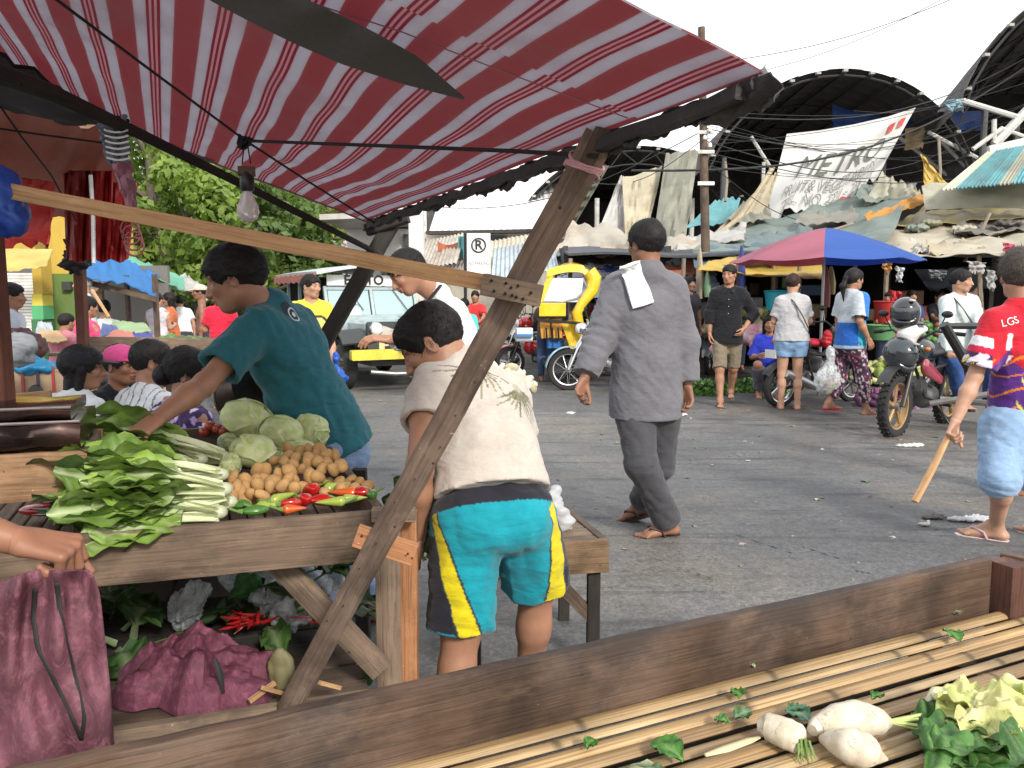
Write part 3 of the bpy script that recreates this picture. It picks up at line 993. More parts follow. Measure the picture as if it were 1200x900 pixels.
def shirt_mesh(root,s,q='far',name='shirt',sleeve=0.72,g=0.018,hem=None,mat=None,col=(1,1,1),bulk=None,amp=0.006,neck=0.062,seed=1,open_front=0.0,long=False,collar=False,hemflare=1.06,foc=(),res=None,cuff=0.0,tank=False):
 K=s['k']
 h=res or{'near':0.0075,'mid':0.011,'far':0.020}[q]
 bulk=bulk or s.get('bulk',1.0)
 pv,ws,ch,nk,up=spine(s)
 tf=nrm(s['tf'])
 hem=0.02 if hem is None else hem
 hp=pv-nrm(ws-pv)*hem*1.0
 hn=nrm(pv-ws)
 if 'hemn' in s:hn=nrm(s['hemn'])
 pts=[hp,ws,ch,nk,s['shL'],s['shR']]
 ends={}
 for S in 'LR':
  if tank:continue
  if long:ends[S]=lerp(s['el'+S],s['wr'+S],sleeve);pts+=[s['el'+S],ends[S]]
  else:ends[S]=lerp(s['sh'+S],s['el'+S],sleeve);pts.append(ends[S])
 lo,hi=bbox(pts,0.23*bulk)
 F=Fld(lo,hi,h)
 body_torso(F,s,g,bulk)
 F.cap(ws,hp,0.128*K*bulk+g,(0.154*K*bulk+g)*hemflare,0.04,flat=(tf,0.84))
 F.cut(hp,hn)
 for S in 'LR':
  if tank:continue
  sh,el,wr,e=A(s['sh'+S]),A(s['el'+S]),A(s['wr'+S]),ends[S]
  if long:
   F.cap(lerp(sh,s['nk'],0.12),el,0.047*K+g,0.042*K+g,0.04)
   F.cap(el,e,0.047*K+g,0.036*K+g*0.9,0.02,clip=[(e,e-el)])
  else:
   F.cap(lerp(sh,s['nk'],0.12),e+nrm(e-sh)*0.04,0.047*K+g,0.052*K+g*1.25,0.04,clip=[(e,e-sh)])
   if q!='far':
    F.cap(lerp(e,sh,0.12),e+nrm(e-sh)*0.06,0.042*K+g*0.75,0.045*K+g*0.85,0.004,op='sub')
 hc=A(s['hd'])
 nd=nrm(hc-nk)
 F.cap(nk+nd*0.045*K+tf*0.01,nk+nd*0.2*K+tf*.02,neck*K,neck*1.1*K,0.006,op='sub')
 if open_front:F.cap(nk+tf*0.06*K+nd*0.05*K,nk+tf*0.13*K-up*open_front,0.035*K,0.006*K,0.006,op='sub')
 if collar:
  for qa in np.linspace(0,2*PI,14,endpoint=False):
   pass
 fo=[(s['shL'],0.09,amp*1.1,nrm(A(s['elL'])-A(s['shL']))+up*.5),(s['shR'],0.09,amp*1.1,nrm(A(s['elR'])-A(s['shR']))+up*.5),(ws+nrm(np.cross(up,tf))*.1,0.10,amp*0.9,up),(ws-nrm(np.cross(up,tf))*.1,0.10,amp*.9,up)]
 if long:fo+=[(s['elL'],0.09,amp*1.7,nrm(A(s['wrL'])-A(s['shL']))),(s['elR'],0.09,amp*1.7,nrm(A(s['wrR'])-A(s['shR'])))]
 parts=[F.mesh(disp=folds(seed,amp,34,focus=list(fo)+list(foc))if q!='far' else None,col=col)]
 return mk_np(name,parts,mat,root)
def legwear_mesh(root,s,q='far',name='trousers',end=1.0,g=0.014,mat=None,col=(1,1,1),amp=0.006,seed=3,top=0.06,bulk=None,skirt=False,flare=0.0,foc=(),res=None):
 """end: 0..1 thigh fraction, 1..2 shank fraction"""
 K=s['k']
 h=res or{'near':0.0075,'mid':0.011,'far':0.020}[q]
 bulk=bulk or s.get('bulk',1.0)
 pv,ws,ch,nk,up=spine(s)
 tf=nrm(s['tf'])
 pts=[pv,lerp(pv,ws,1)]
 E={}
 for S in 'LR':
  hp,kn,an=A(s['hip'+S]),A(s['kn'+S]),A(s['an'+S])
  E[S]=lerp(hp,kn,end)if end<=1 else lerp(kn,an,end-1)
  pts+=[hp,E[S]]+([kn]if end>1 else[])
 lo,hi=bbox(pts,0.20*bulk)
 F=Fld(lo,hi,h)
 F.cap(lerp(pv,ws,0.7),pv,0.118*K*bulk+g*.7,0.142*K*bulk+g,0.03,flat=(tf,0.76))
 if 'hipL' in s:
  for S in 'LR':
   F.ell(lerp(s['hip'+S],pv,.2)-tf*0.045*K,[tf,np.cross(tf,up),up],(0.085*K*bulk,0.085*K*bulk,0.10*K),0.04)
 for S in 'LR':
  hp,kn,an=A(s['hip'+S]),A(s['kn'+S]),A(s['an'+S])
  if end<=1:
   F.cap(hp,E[S]+nrm(E[S]-hp)*.03,0.090*K*bulk+g,(0.062+0.026*(1-end))*K+g*1.2+flare,0.035,clip=[(E[S],E[S]-hp)])
   if q!='far':F.cap(lerp(E[S],hp,.12),E[S]+nrm(E[S]-hp)*.08,0.054*K+g*.9+flare*.9+0.026*(1-end),0.056*K+g+flare,0.004,op='sub')
  else:
   F.cap(hp,kn,0.090*K*bulk+g,0.062*K+g,0.035)
   F.cap(kn,E[S]+nrm(an-kn)*.02,0.062*K+g,0.050*K+g+flare,0.03,clip=[(E[S],an-kn)])
 if skirt:
  m=lerp(E['L'],E['R'],.5)
  F.cap(pv,m,0.14*K,0.13*K+flare,0.04,flat=(tf,0.8),clip=[(m,m-pv)])
 F.cut(lerp(pv,ws,1.0)+nrm(ws-pv)*(top-0.06),nrm(ws-pv))
 fo=[]
 for S in 'LR':
  hp,kn,an=A(s['hip'+S]),A(s['kn'+S]),A(s['an'+S])
  fo.append((lerp(pv,hp,1),0.10,amp*0.8,nrm(kn-hp)+nrm(np.cross(up,tf))*.6))
  if end>1:fo+=[(kn,0.11,amp*1.5,an-hp),(E[S],0.11,amp*1.9,an-kn)]
 parts=[F.mesh(disp=folds(seed,amp,30,focus=fo+list(foc))if q!='far' else None,col=col)]
 return mk_np(name,parts,mat,root)
def sandal(root,s,S,rgb=(0.02,0.02,0.02),strap=None,name='sandal',th=0.018):
 K=s['k']
 an,ff=A(s['an'+S]),nrm(s['ft'+S])
 u=A(s.get('fu'+S,(0,0,1)));u=nrm(u-ff*(u@ff))
 r=np.cross(ff,u)
 F_=[Vector(an+(ff*x+r*y-u*0.072)*K)for x,y in((-0.068,0),(-0.06,.025),(-.03,.033),(.03,.032),(.09,.040),(.14,.042),(.18,.030),(.198,0),(.18,-.030),(.14,-.042),(.09,-.040),(.03,-.032),(-.03,-.033),(-.06,-.025))]
 mb=MB()
 mb.poly(F_,Vector(-u*th))
 o=mk(name,mb,m_plain('rubber_sole',rgb,0.8),root)
 mb=MB()
 t0=an+(ff*0.14-u*0.055)*K
 for q in(-1,1):
  mb.tube([t0+u*.0,an+(ff*0.11+r*q*0.020-u*0.018)*K,an+(ff*0.055+r*q*0.038-u*0.035)*K,an+(ff*0.035+r*q*0.036-u*0.072)*K],0.0065,6)
 mk('strap',mb,m_plain('rubber_strap',strap or rgb,0.6),o)
 return o
#  shared materials
W_dark=m_wood('weathered_dark_wood',(0.045,0.028,0.019),(0.17,0.115,0.08),1.0,0.8,0.55)
W_rail=m_wood('stained_brown_board',(0.036,0.020,0.013),(0.145,0.088,0.056),0.9,0.7,0.8)
W_grey=m_wood('grey_brown_board',(0.075,0.052,0.036),(0.28,0.20,0.14),1.0,0.88,0.45)
W_light=m_wood('new_sawn_wood',(0.30,0.155,0.065),(0.58,0.36,0.18),1.0,0.8,0.12)
W_orange=m_wood('orange_brown_wood',(0.24,0.095,0.038),(0.50,0.24,0.11),1.0,0.8,0.25)
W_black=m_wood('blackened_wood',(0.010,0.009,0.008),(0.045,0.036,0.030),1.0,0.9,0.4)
W_red=m_wood('dark_red_post_wood',(0.07,0.022,0.012),(0.17,0.06,0.035),1.0,0.8,0.4)
BAM=m_bamboo()
ROPE=m_plain('black_cord',(0.012,0.012,0.012),0.7)
WHITE_P=m_plain('white_paint',(0.75,0.75,0.73),0.5,dirt=0.3)
BLACK_P=m_plain('black_paint',(0.012,0.012,0.013),0.35)
RUBBER=m_plain('rubber',(0.018,0.018,0.018),0.85)
CHROME=m_plain('chrome',(0.62,0.62,0.62),0.18,1.0)
STEEL=m_plain('dull_steel',(0.33,0.33,0.33),0.42,0.9)
CLOTH=m_cloth('cloth')
CLOTHT=m_cloth('thin_cloth',trans=0.25)
VC=m_plain('painted_surface',(1,1,1),0.55,attr=True,dirt=0.25)
#  ground
def m_asphalt():
 t=NT('asphalt')
 o=t.co('Object')
 tan=t.noise(o,0.55,6,0.7,1.0)
 oil=t.noise(t.map(o,(1,1.6,1),(0,0,.4),(7,3,0)),1.1,6,0.65,1.2)
 big=t.noise(o,0.35,6,0.6)
 mid=t.noise(t.map(o,(1,1,1),(0,0,0.3)),1.7,7,0.65,0.5)
 strk=t.noise(t.map(o,(0.55,5.5,1),(0,0,0.15)),1.3,5,0.65,0.4)
 fine=t.noise(o,95,3,0.8)
 vor=t.n('TexVoronoi',{'Vector':o,'Scale':85.0}).outputs['Color']
 col=t.ramp(big,[(0.3,(0.066,0.067,0.071)),(0.5,(0.112,0.112,0.113)),(0.72,(0.185,0.172,0.155))])
 col=t.mix(t.math('MULTIPLY',t.ramp(mid,[(0.42,0.0),(0.62,1.0)]),0.5),col,(0.068,0.064,0.062))
 col=t.mix(t.math('MULTIPLY',t.ramp(strk,[(0.53,0.0),(0.63,1.0)]),0.7),col,(0.045,0.043,0.043))
 col=t.mix(t.math('MULTIPLY',t.ramp(tan,[(0.5,0.0),(0.68,1.0)]),0.6),col,(0.175,0.150,0.118))
 col=t.mix(t.math('MULTIPLY',t.ramp(oil,[(0.58,0.0),(0.68,1.0)]),0.5),col,(0.05,0.048,0.046))
 col=t.mix(1.0,col,t.ramp(vor,[(0.1,(0.75,)*3),(0.9,(1.28,)*3)]),'MULTIPLY')
 g2=t.noise(o,24,5,0.75)
 col=t.mix(1.0,col,t.ramp(g2,[(0.3,(0.72,)*3),(0.7,(1.25,)*3)]),'MULTIPLY')
 col=t.mix(t.ramp(fine,[(0.70,0.0),(0.76,0.7)]),col,(0.30,0.29,0.27))
 col=t.mix(t.ramp(fine,[(0.24,0.6),(0.32,0.0)]),col,(0.03,0.03,0.03))
 cr=t.n('TexVoronoi',{'Vector':t.n('VectorMath',{0:o,1:t.noise(o,3,4,0.6,0,'Color')},operation='ADD').outputs[0],'Scale':0.8},feature='DISTANCE_TO_EDGE').outputs['Distance']
 col=t.mix(t.ramp(cr,[(0.002,0.5),(0.007,0.0)]),col,(0.035,0.032,0.03))
 wet=t.ramp(mid,[(0.40,0.78),(0.66,0.46)])
 nb=t.bump(t.math('ADD',fine,t.math('MULTIPLY',mid,2.0)),0.5,0.006)
 return t.bsdf(col,wet,nb)
gm=MB()
n_=60
gm.add([(-600,-40,0),(600,-40,0),(600,1500,0),(-600,1500,0)],[[0,1,2,3]])
mk('ground',gm,m_plain('bare_earth',(0.16,0.145,0.12),0.95,var=0.3,bump=0.4,bscale=30),kind='structure')
rm_=MB()
nx,ny=90,70
def gz(x,y):return 0.008+0.007*math.sin(x*1.7+0.4*y)*math.sin(y*1.1+x*.3)+0.003*math.sin(x*6.1)*math.sin(y*5.3)
vs=[(-22+44*i/nx,-3+25*(j/ny),gz(-22+44*i/nx,-3+25*j/ny))for i in range(nx+1)for j in range(ny+1)]
fs=[[i*(ny+1)+j,(i+1)*(ny+1)+j,(i+1)*(ny+1)+j+1,i*(ny+1)+j+1]for i in range(nx)for j in range(ny)]
rm_.add(vs,fs)
mk('road',rm_,m_asphalt(),kind='structure',ang=0)
#  striped awning over the stall
AZ_A=P(430,258,3.3)
AZ_B=G(884,90,AZ_A.z)
e_u=(AZ_B-AZ_A);AW_L=e_u.length;e_u=e_u.normalized()
e_p=Vector((e_u.y,-e_u.x,0));e_p=e_p if e_p.x<0 else-e_p
r_=ray(160,143)
best=None
for ks in range(0,1200):
 k_=ks/1000
 a=r_.x/r_.y
 s_=(a*AZ_A.y-AZ_A.x)/(e_p.x-a*e_p.y)
 q=AZ_A+(e_p+Z*k_)*s_
 pz=H+r_.z/r_.y*q.y
 if best is None or abs(q.z-pz)<best[0]:best=(abs(q.z-pz),k_)
e_v=(e_p+Z*best[1]).normalized()
print('awning',AZ_A,AZ_B,e_u,e_p,best,AW_L)
def aw(u,v,dz=0.0):
 """point of the awning: u metres along the low edge, v metres up the slope"""
 w=0.012*math.sin(u*4.1+v*2.2)*math.sin(v*3.3+.5)-0.035*math.sin(PI*min(1,max(0,v/2.6)))*1.2-0.02*math.sin(PI*min(1,max(0,u/AW_L)))
 w+=0.004*math.sin(u*17+3*math.sin(v*5))*math.sin(v*7+1)
 return AZ_A+e_u*u+e_v*v+Z*(w*min(1,v*4+.15)+dz)
def m_stripes():
 t=NT('striped_awning_cloth')
 uv=t.co('UV')
 sep=t.n('SeparateXYZ',{0:uv})
 u,v=sep.outputs[0],sep.outputs[1]
 wob=t.math('MULTIPLY',t.math('SUBTRACT',t.noise(uv,1.5,2),0.5),0.004)
 seam=t.math('GREATER_THAN',t.math('ADD',u,t.math('MULTIPLY',v,0.03)),AW_L*0.87)
 seam2=t.math('GREATER_THAN',u,AW_L*0.27)
 vv=t.math('ADD',t.math('ADD',v,wob),t.math('ADD',t.math('MULTIPLY',seam,0.007),t.math('MULTIPLY',seam2,0.0)))
 fr=t.math('FRACT',t.math('DIVIDE',t.math('ADD',vv,0.012),0.128))
 R,Gc,D,Pk=(0.335,0.130,0.145),(0.45,0.435,0.475),(0.27,0.05,0.075),(0.50,0.36,0.39)
 col=t.ramp(fr,[(0.0,R),(0.20,R),(0.202,Gc),(0.405,D),(0.45,Pk),(0.49,D),(0.53,Pk),(0.57,D),(0.61,Gc),(0.80,R)],'CONSTANT')
 n1=t.noise(uv,5,6,0.65)
 col=t.mix(t.math('MULTIPLY',t.ramp(n1,[(0.45,0.0),(0.75,1.0)]),0.35),col,(0.30,0.20,0.20))
 st=t.noise(uv,1.6,6,0.6)
 col=t.mix(t.math('MULTIPLY',t.ramp(st,[(0.55,0.0),(0.7,1.0)]),0.25),col,(0.20,0.16,0.16))
 weave=t.n('TexWave',{'Vector':t.map(uv,(1,1,1)),'Scale':260.0,'Distortion':1.0},bands_direction='X').outputs['Fac']
 weave2=t.n('TexWave',{'Vector':uv,'Scale':260.0,'Distortion':1.0},bands_direction='Y').outputs['Fac']
 nb=t.bump(t.math('ADD',weave,weave2),0.12,0.001,t.bump(n1,0.4,0.012))
 return t.bsdf(col,0.65,nb,(0.72,col))
awn=thing('striped_awning','red and lavender-grey striped awning stretched over the vegetable stall, dark hem along its low edge','awning',AZ_A)
VMAX=2.75
mb=MB()
mb.sheet(lambda a,b:aw(-0.03+(AW_L+0.05)*a,VMAX*b),60,56,0.003,AW_L,VMAX)
mk('canopy_cloth',mb,m_stripes(),awn)
mb=MB()
for uu in(0.87,):
 mb.tube([aw(AW_L*uu-.03*t,0.02+t*VMAX/20*.98,-0.004)for t in range(21)],0.0012,4)
mk('sewn_seam',mb,m_plain('seam_thread',(0.35,0.16,0.18),0.9),awn)
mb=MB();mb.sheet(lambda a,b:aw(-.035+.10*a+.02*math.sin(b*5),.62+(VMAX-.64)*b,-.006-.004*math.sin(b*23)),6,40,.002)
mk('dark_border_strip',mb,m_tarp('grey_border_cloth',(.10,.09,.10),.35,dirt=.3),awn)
mb=MB()
hp=[]
for i in range(41):
 t=i/40
 hp.append(aw(AW_L*t*1.005,0.0)-Z*(0.018+0.006*math.sin(i*1.7))+e_p*-0.004*math.sin(i*2.3))
mb.tube(hp,[0.009+0.003*abs(math.sin(i*1.3))+0.002*math.sin(i*2.9)for i in range(41)],9,flat=1.0)
mb.bar(hp[0]-Z*.012+e_p*.012,hp[40]-Z*.012-e_u*.02+e_p*.012,.020,.024,Z,.25,44,.0045)
hem_m=m_tarp('dirty_black_hem',(0.022,0.020,0.022),0.0,0.7,0.5,0.6,(0.07,0.06,0.058),6)
mk('folded_hem',mb,hem_m,awn)
mb=MB()
def hemfn(a,b):
 i=a*60
 return aw(AW_L*(0.02+a),0.012)+Z*(-0.01-b*(0.024+.016*a+0.012*math.sin(i*.9)*math.sin(i*.37)+.004*math.sin(i*3.1)+.003*math.sin(i*7.7)))+e_p*(0.010*math.sin(i*1.3+b*4)+.005*math.sin(i*4.1+b*9)-0.008)
mb.sheet(hemfn,260,8,0.002,AW_L,0.06)
mk('hanging_hem_flap',mb,hem_m,awn)
mb=MB()
cb=aw(AW_L,0)
def torn(a,b):
 return cb+e_u*(-0.05+0.075*a)-Z*(-.012+0.035*b*(0.6+.4*math.sin(a*9)))+e_p*(0.008*math.sin(a*7+b*5)-0.005)
mb.sheet(torn,16,8,0.0015)
mk('torn_plastic',mb,m_tarp('torn_clear_plastic',(0.62,0.62,0.62),0.5,0.2,0.4,0.8,(0.1,.1,.1),14),awn)
mb=MB()
mb.tube([aw(-0.025,v_*VMAX/24)for v_ in range(25)],0.007,6)
mk('side_hem',mb,m_plain('side_hem_cloth',(0.30,0.12,0.13),0.9),awn)
FL=[(205,-30),(247,0),(300,28),(345,50),(400,74),(470,97),(543,116)]
FU=[(290,-45),(325,-22),(360,0),(402,20),(445,42),(489,67),(544,115)]
n_aw=e_u.cross(e_v).normalized()
if n_aw.z>0:n_aw=-n_aw
def on_aw(px,py,off=0.02):
 r=ray(px,py);c=Vector((0,0,H))
 t=(AZ_A+n_aw*(off+0.045)-c).dot(n_aw)/r.dot(n_aw)
 return c+r*t
def curve_at(pts,t):
 x=t*(len(pts)-1);i=min(int(x),len(pts)-2);f=x-i
 return(pts[i][0]*(1-f)+pts[i+1][0]*f,pts[i][1]*(1-f)+pts[i+1][1]*f)
mb=MB()
def flap(a,b):
 l,u_=curve_at(FL,a),curve_at(FU,a)
 return on_aw(l[0]*(1-b)+u_[0]*b,l[1]*(1-b)+u_[1]*b,0.02+0.02*math.sin(PI*b)*(1-a)+0.003*math.sin(a*20))
mb.sheet(flap,40,8,0.003)
mk('grey_tarp_flap',mb,m_tarp('dark_grey_tarp',(0.085,0.092,0.10),0.12,0.7,0.25,0.35,(0.12,0.12,0.12),3),label='pointed dark grey tarp flap hanging under the striped awning',cat='tarp')
#  slanting posts and the pale beam that carry the awning
post_t=aw(AW_L*0.80,0.0);_q=P(707,158,post_t.y)
PT=P(709,150,1.54);PB=P(343,822,1.90)
pd=(PB-PT).normalized()
PG=PB+pd*((PB.z)/-pd.z)
vw=Vector((0,-1,0.05))
pole=thing('slanting_post','thick weathered post slanting across the stall front from floor up to the awning corner','post',PG)
mb=MB()
mb.bar(PT+pd*0.015,PG,0.060,0.04,vw,0.3,40,0.0008,w1=0.056)
mk('timber',mb,m_wood('post_timber',(0.060,0.038,0.027),(0.25,0.175,0.13),0.9,0.85,0.65),pole)
mb=MB()
mb.bar(PT-pd*0.045+Vector((0,-.004,0)),PT+pd*0.13,0.030,0.045,vw,0.3,3,0.001)
mk('tapered_top',mb,W_dark,pole)
mb=MB()
kk=PT+pd*0.07
_,sx_,uz_=frame(pd,vw)
for i in range(4):
 mb.tube([kk+pd*(0.006*i+.012*math.sin(a+i))+sx_*(0.035*math.cos(a))+uz_*(0.027*math.sin(a))for a in[2*PI*j/16 for j in range(17)]],0.0035,5)
mk('pink_rope_lashing',mb,m_cloth('pink_rope',(0.55,0.30,0.33),attr=False),pole)
mb=MB()
for k_ in range(9):
 q=lerp(PT,PB,0.34+0.06*k_+random.random()*.03)
 p0=Vector(q)+sx_*random.uniform(-.02,.02)+vw*0.019
 mb.tube([p0,p0+vw*0.005],0.0022,6)
mk('nail_heads',mb,m_plain('rusty_nail',(0.05,0.025,0.015),0.7),pole)['kind']='stuff'
BR=P(634,347,1.595);BL=P(-30,216,1.76)
beam=thing('pale_beam','pale sawn timber beam running from the left edge down to the slanting post','beam',BR)
mb=MB()
mb.bar(BL,P(572,332,1.615),0.028,0.033,Z,0.1,14,0.0006)
mk('board',mb,W_light,beam)
mb=MB()
mb.bar(P(567,333,1.585),P(633,347,1.552),0.03,0.042,Z,0.08,4,0.0006)
mk('grey_splice_board',mb,W_grey,beam)
mb=MB()
mb.bar(P(600,340,1.62),P(612,318,1.62),0.03,0.030,Vector((1,0,.5)),0.1,1)
mk('wedge_block',mb,W_grey,beam)
mb=MB()
for(px,py)in((576,329),(593,332),(599,337),(607,335),(592,344),(600,346),(605,348),(579,341),(622,343),(613,350)):
 q=P(px,py,1.567+(600-px)*.0005)
 q.y-=0.016
 mb.ell(q,(0.003,0.006,0.003),None,6,4)
mk('nail_heads',mb,m_plain('black_nail',(0.012,0.010,0.01),0.6),beam)['kind']='stuff'
T2=P(459,262,3.26);B2=P(352,450,3.10)
d2=(B2-T2).normalized();G2=B2+d2*(B2.z/-d2.z)
p2=MB();p2.bar(T2-d2*0.03,G2,0.062,0.05,Vector((0,-1,0)),0.2,10,0.001)
mk('slanting_post',p2,W_black,label='dark slanting post behind the man in the teal shirt, under the awning far corner',cat='post')
mb=MB()
mb.bar(P(430,270,3.24),P(478,254,3.22),0.05,0.045,Z,.2,1)
mk('corner_block',mb,W_black,label='short dark timber block at the far low corner of the awning',cat='timber')
mb=MB()
pp=[P(445,298,3.2),P(300,224,2.75),P(160,155,2.35),P(60,108,2.0),P(-40,72,1.75)]
mb.tube(pp,[0.011,0.014,0.017,0.021,0.025],8)
mk('dark_pole',mb,W_black,label='thin dark pole running from the upper left corner down to the rear post',cat='pole')
bulb_at=P(288,165,2.35)
def cord(name,label,pts,r=0.004,n=5,mat=ROPE):
 mb=MB();mb.tube(pts,r,n)
 return mk(name,mb,mat,label=label,cat='cord')
cord('rope','taut dark rope from the bulb knot to the top of the slanting post',[bulb_at,P(450,171,1.92),P(600,177,1.64),P(700,183,1.52)],0.0045)
cord('electric_wire','thin wire crossing the striped awning from the top left to its low corner',[P(40,-20,1.62),P(160,70,1.86),bulb_at,P(360,212,2.6),P(440,262,3.12)],0.0035)
bulb=thing('light_bulb','unlit clear light bulb in a black socket hanging from a knot under the awning','light bulb',P(286,245,2.32))
mb=MB()
for k_ in range(7):
 a=k_*1.1
 mb.tube([bulb_at+Vector((0.02*math.cos(a+j*.9),0.012*math.sin(a*2+j),0.022*math.sin(a+j*1.3)))for j in range(6)],0.004,5)
mk('cord_knot',mb,ROPE,bulb)
mb=MB()
s0=P(289,200,2.32)
for dx in(-0.012,0.012):mb.tube([bulb_at+Vector((dx*.4,0,-.01)),s0+Vector((dx,0,0.02))],0.002,5)
mk('bulb_wire',mb,ROPE,bulb)
mb=MB();mb.box(s0+Vector((0,0,-0.002)),0.045,0.03,0.026,0.2,0.3)
mk('wooden_hanger',mb,W_dark,bulb)
mb=MB();mb.lathe([(0.002,0.02),(0.016,0.018),(0.020,0.0),(0.020,-0.03),(0.015,-0.036)],s0-Z*0.022,Z,16)
mk('socket',mb,BLACK_P,bulb)
mb=MB();mb.lathe([(0.012,0.0),(0.014,-0.012),(0.022,-0.030),(0.0295,-0.048),(0.031,-0.062),(0.026,-0.080),(0.014,-0.090),(0.001,-0.093)],s0-Z*0.052,Z,20)
t=NT('bulb_glass');gl=t.bsdf((0.80,0.76,0.78),0.06,None,Transmission_Weight=0.45,IOR=1.2)
mk('glass_bulb',mb,gl,bulb)
mb=MB();mb.tube([s0-Z*.055,s0-Z*.09,s0-Z*.095+Vector((.01,0,0)),s0-Z*.09+Vector((.014,0,.003))],0.0018,5)
mk('filament_stem',mb,CHROME,bulb)
#  near selling table with the bamboo top
zt=0.755;zb=0.640
NL=G(-60,914,zt);NR=G(1150,652,zt)
nd_=(NR-NL).normalized();npv=Vector((nd_.y,-nd_.x,0))
tab=thing('bamboo_table','low selling table with a split bamboo top and dark board rim in the foreground','table',(NR.x,NR.y,0))
rimL=NL-nd_*0.5
mb=MB()
mb.bar(rimL-Z*0.0675+npv*0.013,NR-Z*0.0675+npv*0.013,0.026,0.135,Z,0.12,40,0.0014)
mk('rim_board',mb,W_rail,tab,'stained brown rim board along the road side of the table')
cr=NR+npv*0.045+nd_*0.035
mb=MB();mb.bar(Vector((cr.x,cr.y,zt-0.005)),Vector((cr.x,cr.y,0.0)),0.062,0.062,nd_,0.12,6,0.0008)
mk('corner_post',mb,m_wood('dark_red_block',(0.035,0.014,0.010),(0.16,0.065,0.042),1,.75,.6),tab)
er=NR+nd_*0.074
e2_=G(1300,690,zt)
mb=MB();mb.bar(er-Z*0.0675+npv*0.0,er+(npv*0.8+nd_*.25).normalized()*1.3-Z*0.0675,0.026,0.135,Z,0.12,12,0.001)
mk('rim_board',mb,W_rail,tab,'short end rim board behind the corner block')
b0,b1=G(560,866,zb),G(1130,716,zb)
bd=(G(1140,714,zb)-G(402,897,zb)).normalized()
bn=Vector((bd.y,-bd.x,0))
pos=0.0
o0=NR+npv*0.034
k_=0
while pos<1.25:
 w=random.uniform(0.021,0.034)
 c0=o0+bn*(pos+w/2);c0.z=zb
 mb=MB()
 Lr,Ll=0.75 if k_>3 else 0.05+.2*k_,3.4
 dR=(npv*0.8+nd_*.25).normalized();w0=er-c0
 tR=(w0.x*dR.y-w0.y*dR.x)/(bd.x*dR.y-bd.y*dR.x)
 a_,b_=c0+bd*(tR-0.016 if k_>1 else min(tR,0.15+.2*k_)),c0-bd*Ll
 tw=random.uniform(-0.006,0.006)
 a_+=bn*tw
 nn=16
 node=random.uniform(0.1,0.45);per=random.uniform(0.36,0.5)
 pts,rad=[],[]
 Lt=(b_-a_).length;dd=(b_-a_).normalized()
 xs_=sorted([i*Lt/nn for i in range(nn+1)]+[node+j*per+e for j in range(9)for e in(-0.012,-0.003,0.003,0.012)if node+j*per+e<Lt-.02])
 for x in xs_:
  dn=min(abs(x-node-j*per)for j in range(10))
  pts.append(a_+dd*x+Z*(random.uniform(-1,1)*0.0006)-Z*0.008)
  rad.append(w/2*(1.0+(0.07 if dn<0.008 else 0))*(1+0.015*math.sin(x*3+k_)))
 mb.tube(pts,rad,10,flat=0.5,up=Z)
 tn=random.uniform(.62,1.05)
 for i_,x in enumerate(xs_):
  dn=min(abs(x-node-j*per)for j in range(10))
  f_=tn*(.30 if dn<.004 else(.72 if dn<.014 else 1))
  for j in range(10):mb.c[i_*10+j]=(f_,f_*.93,f_*.85)
 mk('bamboo_slat',mb,BAM,tab)
 pos+=w+(random.uniform(0.002,0.005)if random.random()<.8 else 0.011)
 k_+=1
mb=MB()
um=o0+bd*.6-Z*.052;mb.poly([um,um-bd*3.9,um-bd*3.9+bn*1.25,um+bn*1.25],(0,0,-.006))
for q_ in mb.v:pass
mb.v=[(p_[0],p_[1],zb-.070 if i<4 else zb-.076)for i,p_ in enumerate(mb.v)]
mk('gap_shade_sheet',mb,m_plain('gap_shade_dark',(.02,.016,.012),.95),tab)  # added dark sheet; stands in for the shade seen between the slats
mb=MB()
for x in(0.25,1.3,2.4):
 c0=o0-bd*x;c0.z=zb-0.040
 mb.bar(c0-bn*.02,c0+bn*1.25,0.05,0.03,Z,.1,4)
mk('cross_bearers',mb,W_dark,tab)
for q in(o0-bd*3.2,o0+bn*1.2-bd*.1,o0+bn*1.2-bd*3.2):
 mb=MB();mb.bar((q.x,q.y,zb-.04),(q.x,q.y,0),0.06,0.06,nd_,.1,3)
 mk('leg',mb,W_dark,tab)
#  vegetable stall
zs=0.80
FR=G(440,598,zs);FL_=G(100,625,zs)
sd_x=(FR-FL_).normalized()
BRK=G(382,527,zs)
sd_y=(BRK-FR).normalized()
STL=FR-sd_x*1.75
stall=thing('vegetable_stall','rough wooden vegetable stall with a shallow board tray and a low shelf under it','market stall',(FR.x,FR.y,0))
mb=MB();mb.bar(STL-Z*0.064,FR-Z*0.064,0.026,0.128,Z,0.1,26,0.0011)
mk('front_board',mb,m_wood('front_stall_board',(0.055,0.036,0.024),(0.23,0.16,0.11),0.9,0.85,0.75),stall)
mb=MB();mb.bar(FR-Z*0.060+sd_y*.014+sd_x*.014,BRK-Z*0.060+sd_y*0.25+sd_x*.014,0.026,0.12,Z,0.1,12,0.0009)
mk('side_board',mb,W_dark,stall)
BB=BRK+sd_y*0.25
mb=MB();mb.bar(BB-Z*0.02,BB-sd_x*1.8-Z*0.02,0.026,0.16,Z,0.1,12,0.0009)
mk('back_board',mb,W_dark,stall)
DEP=(BB-FR).length
nsl=34
for i in range(nsl):
 x=0.02+i*0.05
 a=FR-sd_x*x+sd_y*0.02-Z*0.11
 mb=MB();mb.bar(a,a+sd_y*(DEP-.04),0.043,0.018,Z,0.2,3,0.001)
 mk('tray_slat',mb,W_grey,stall)
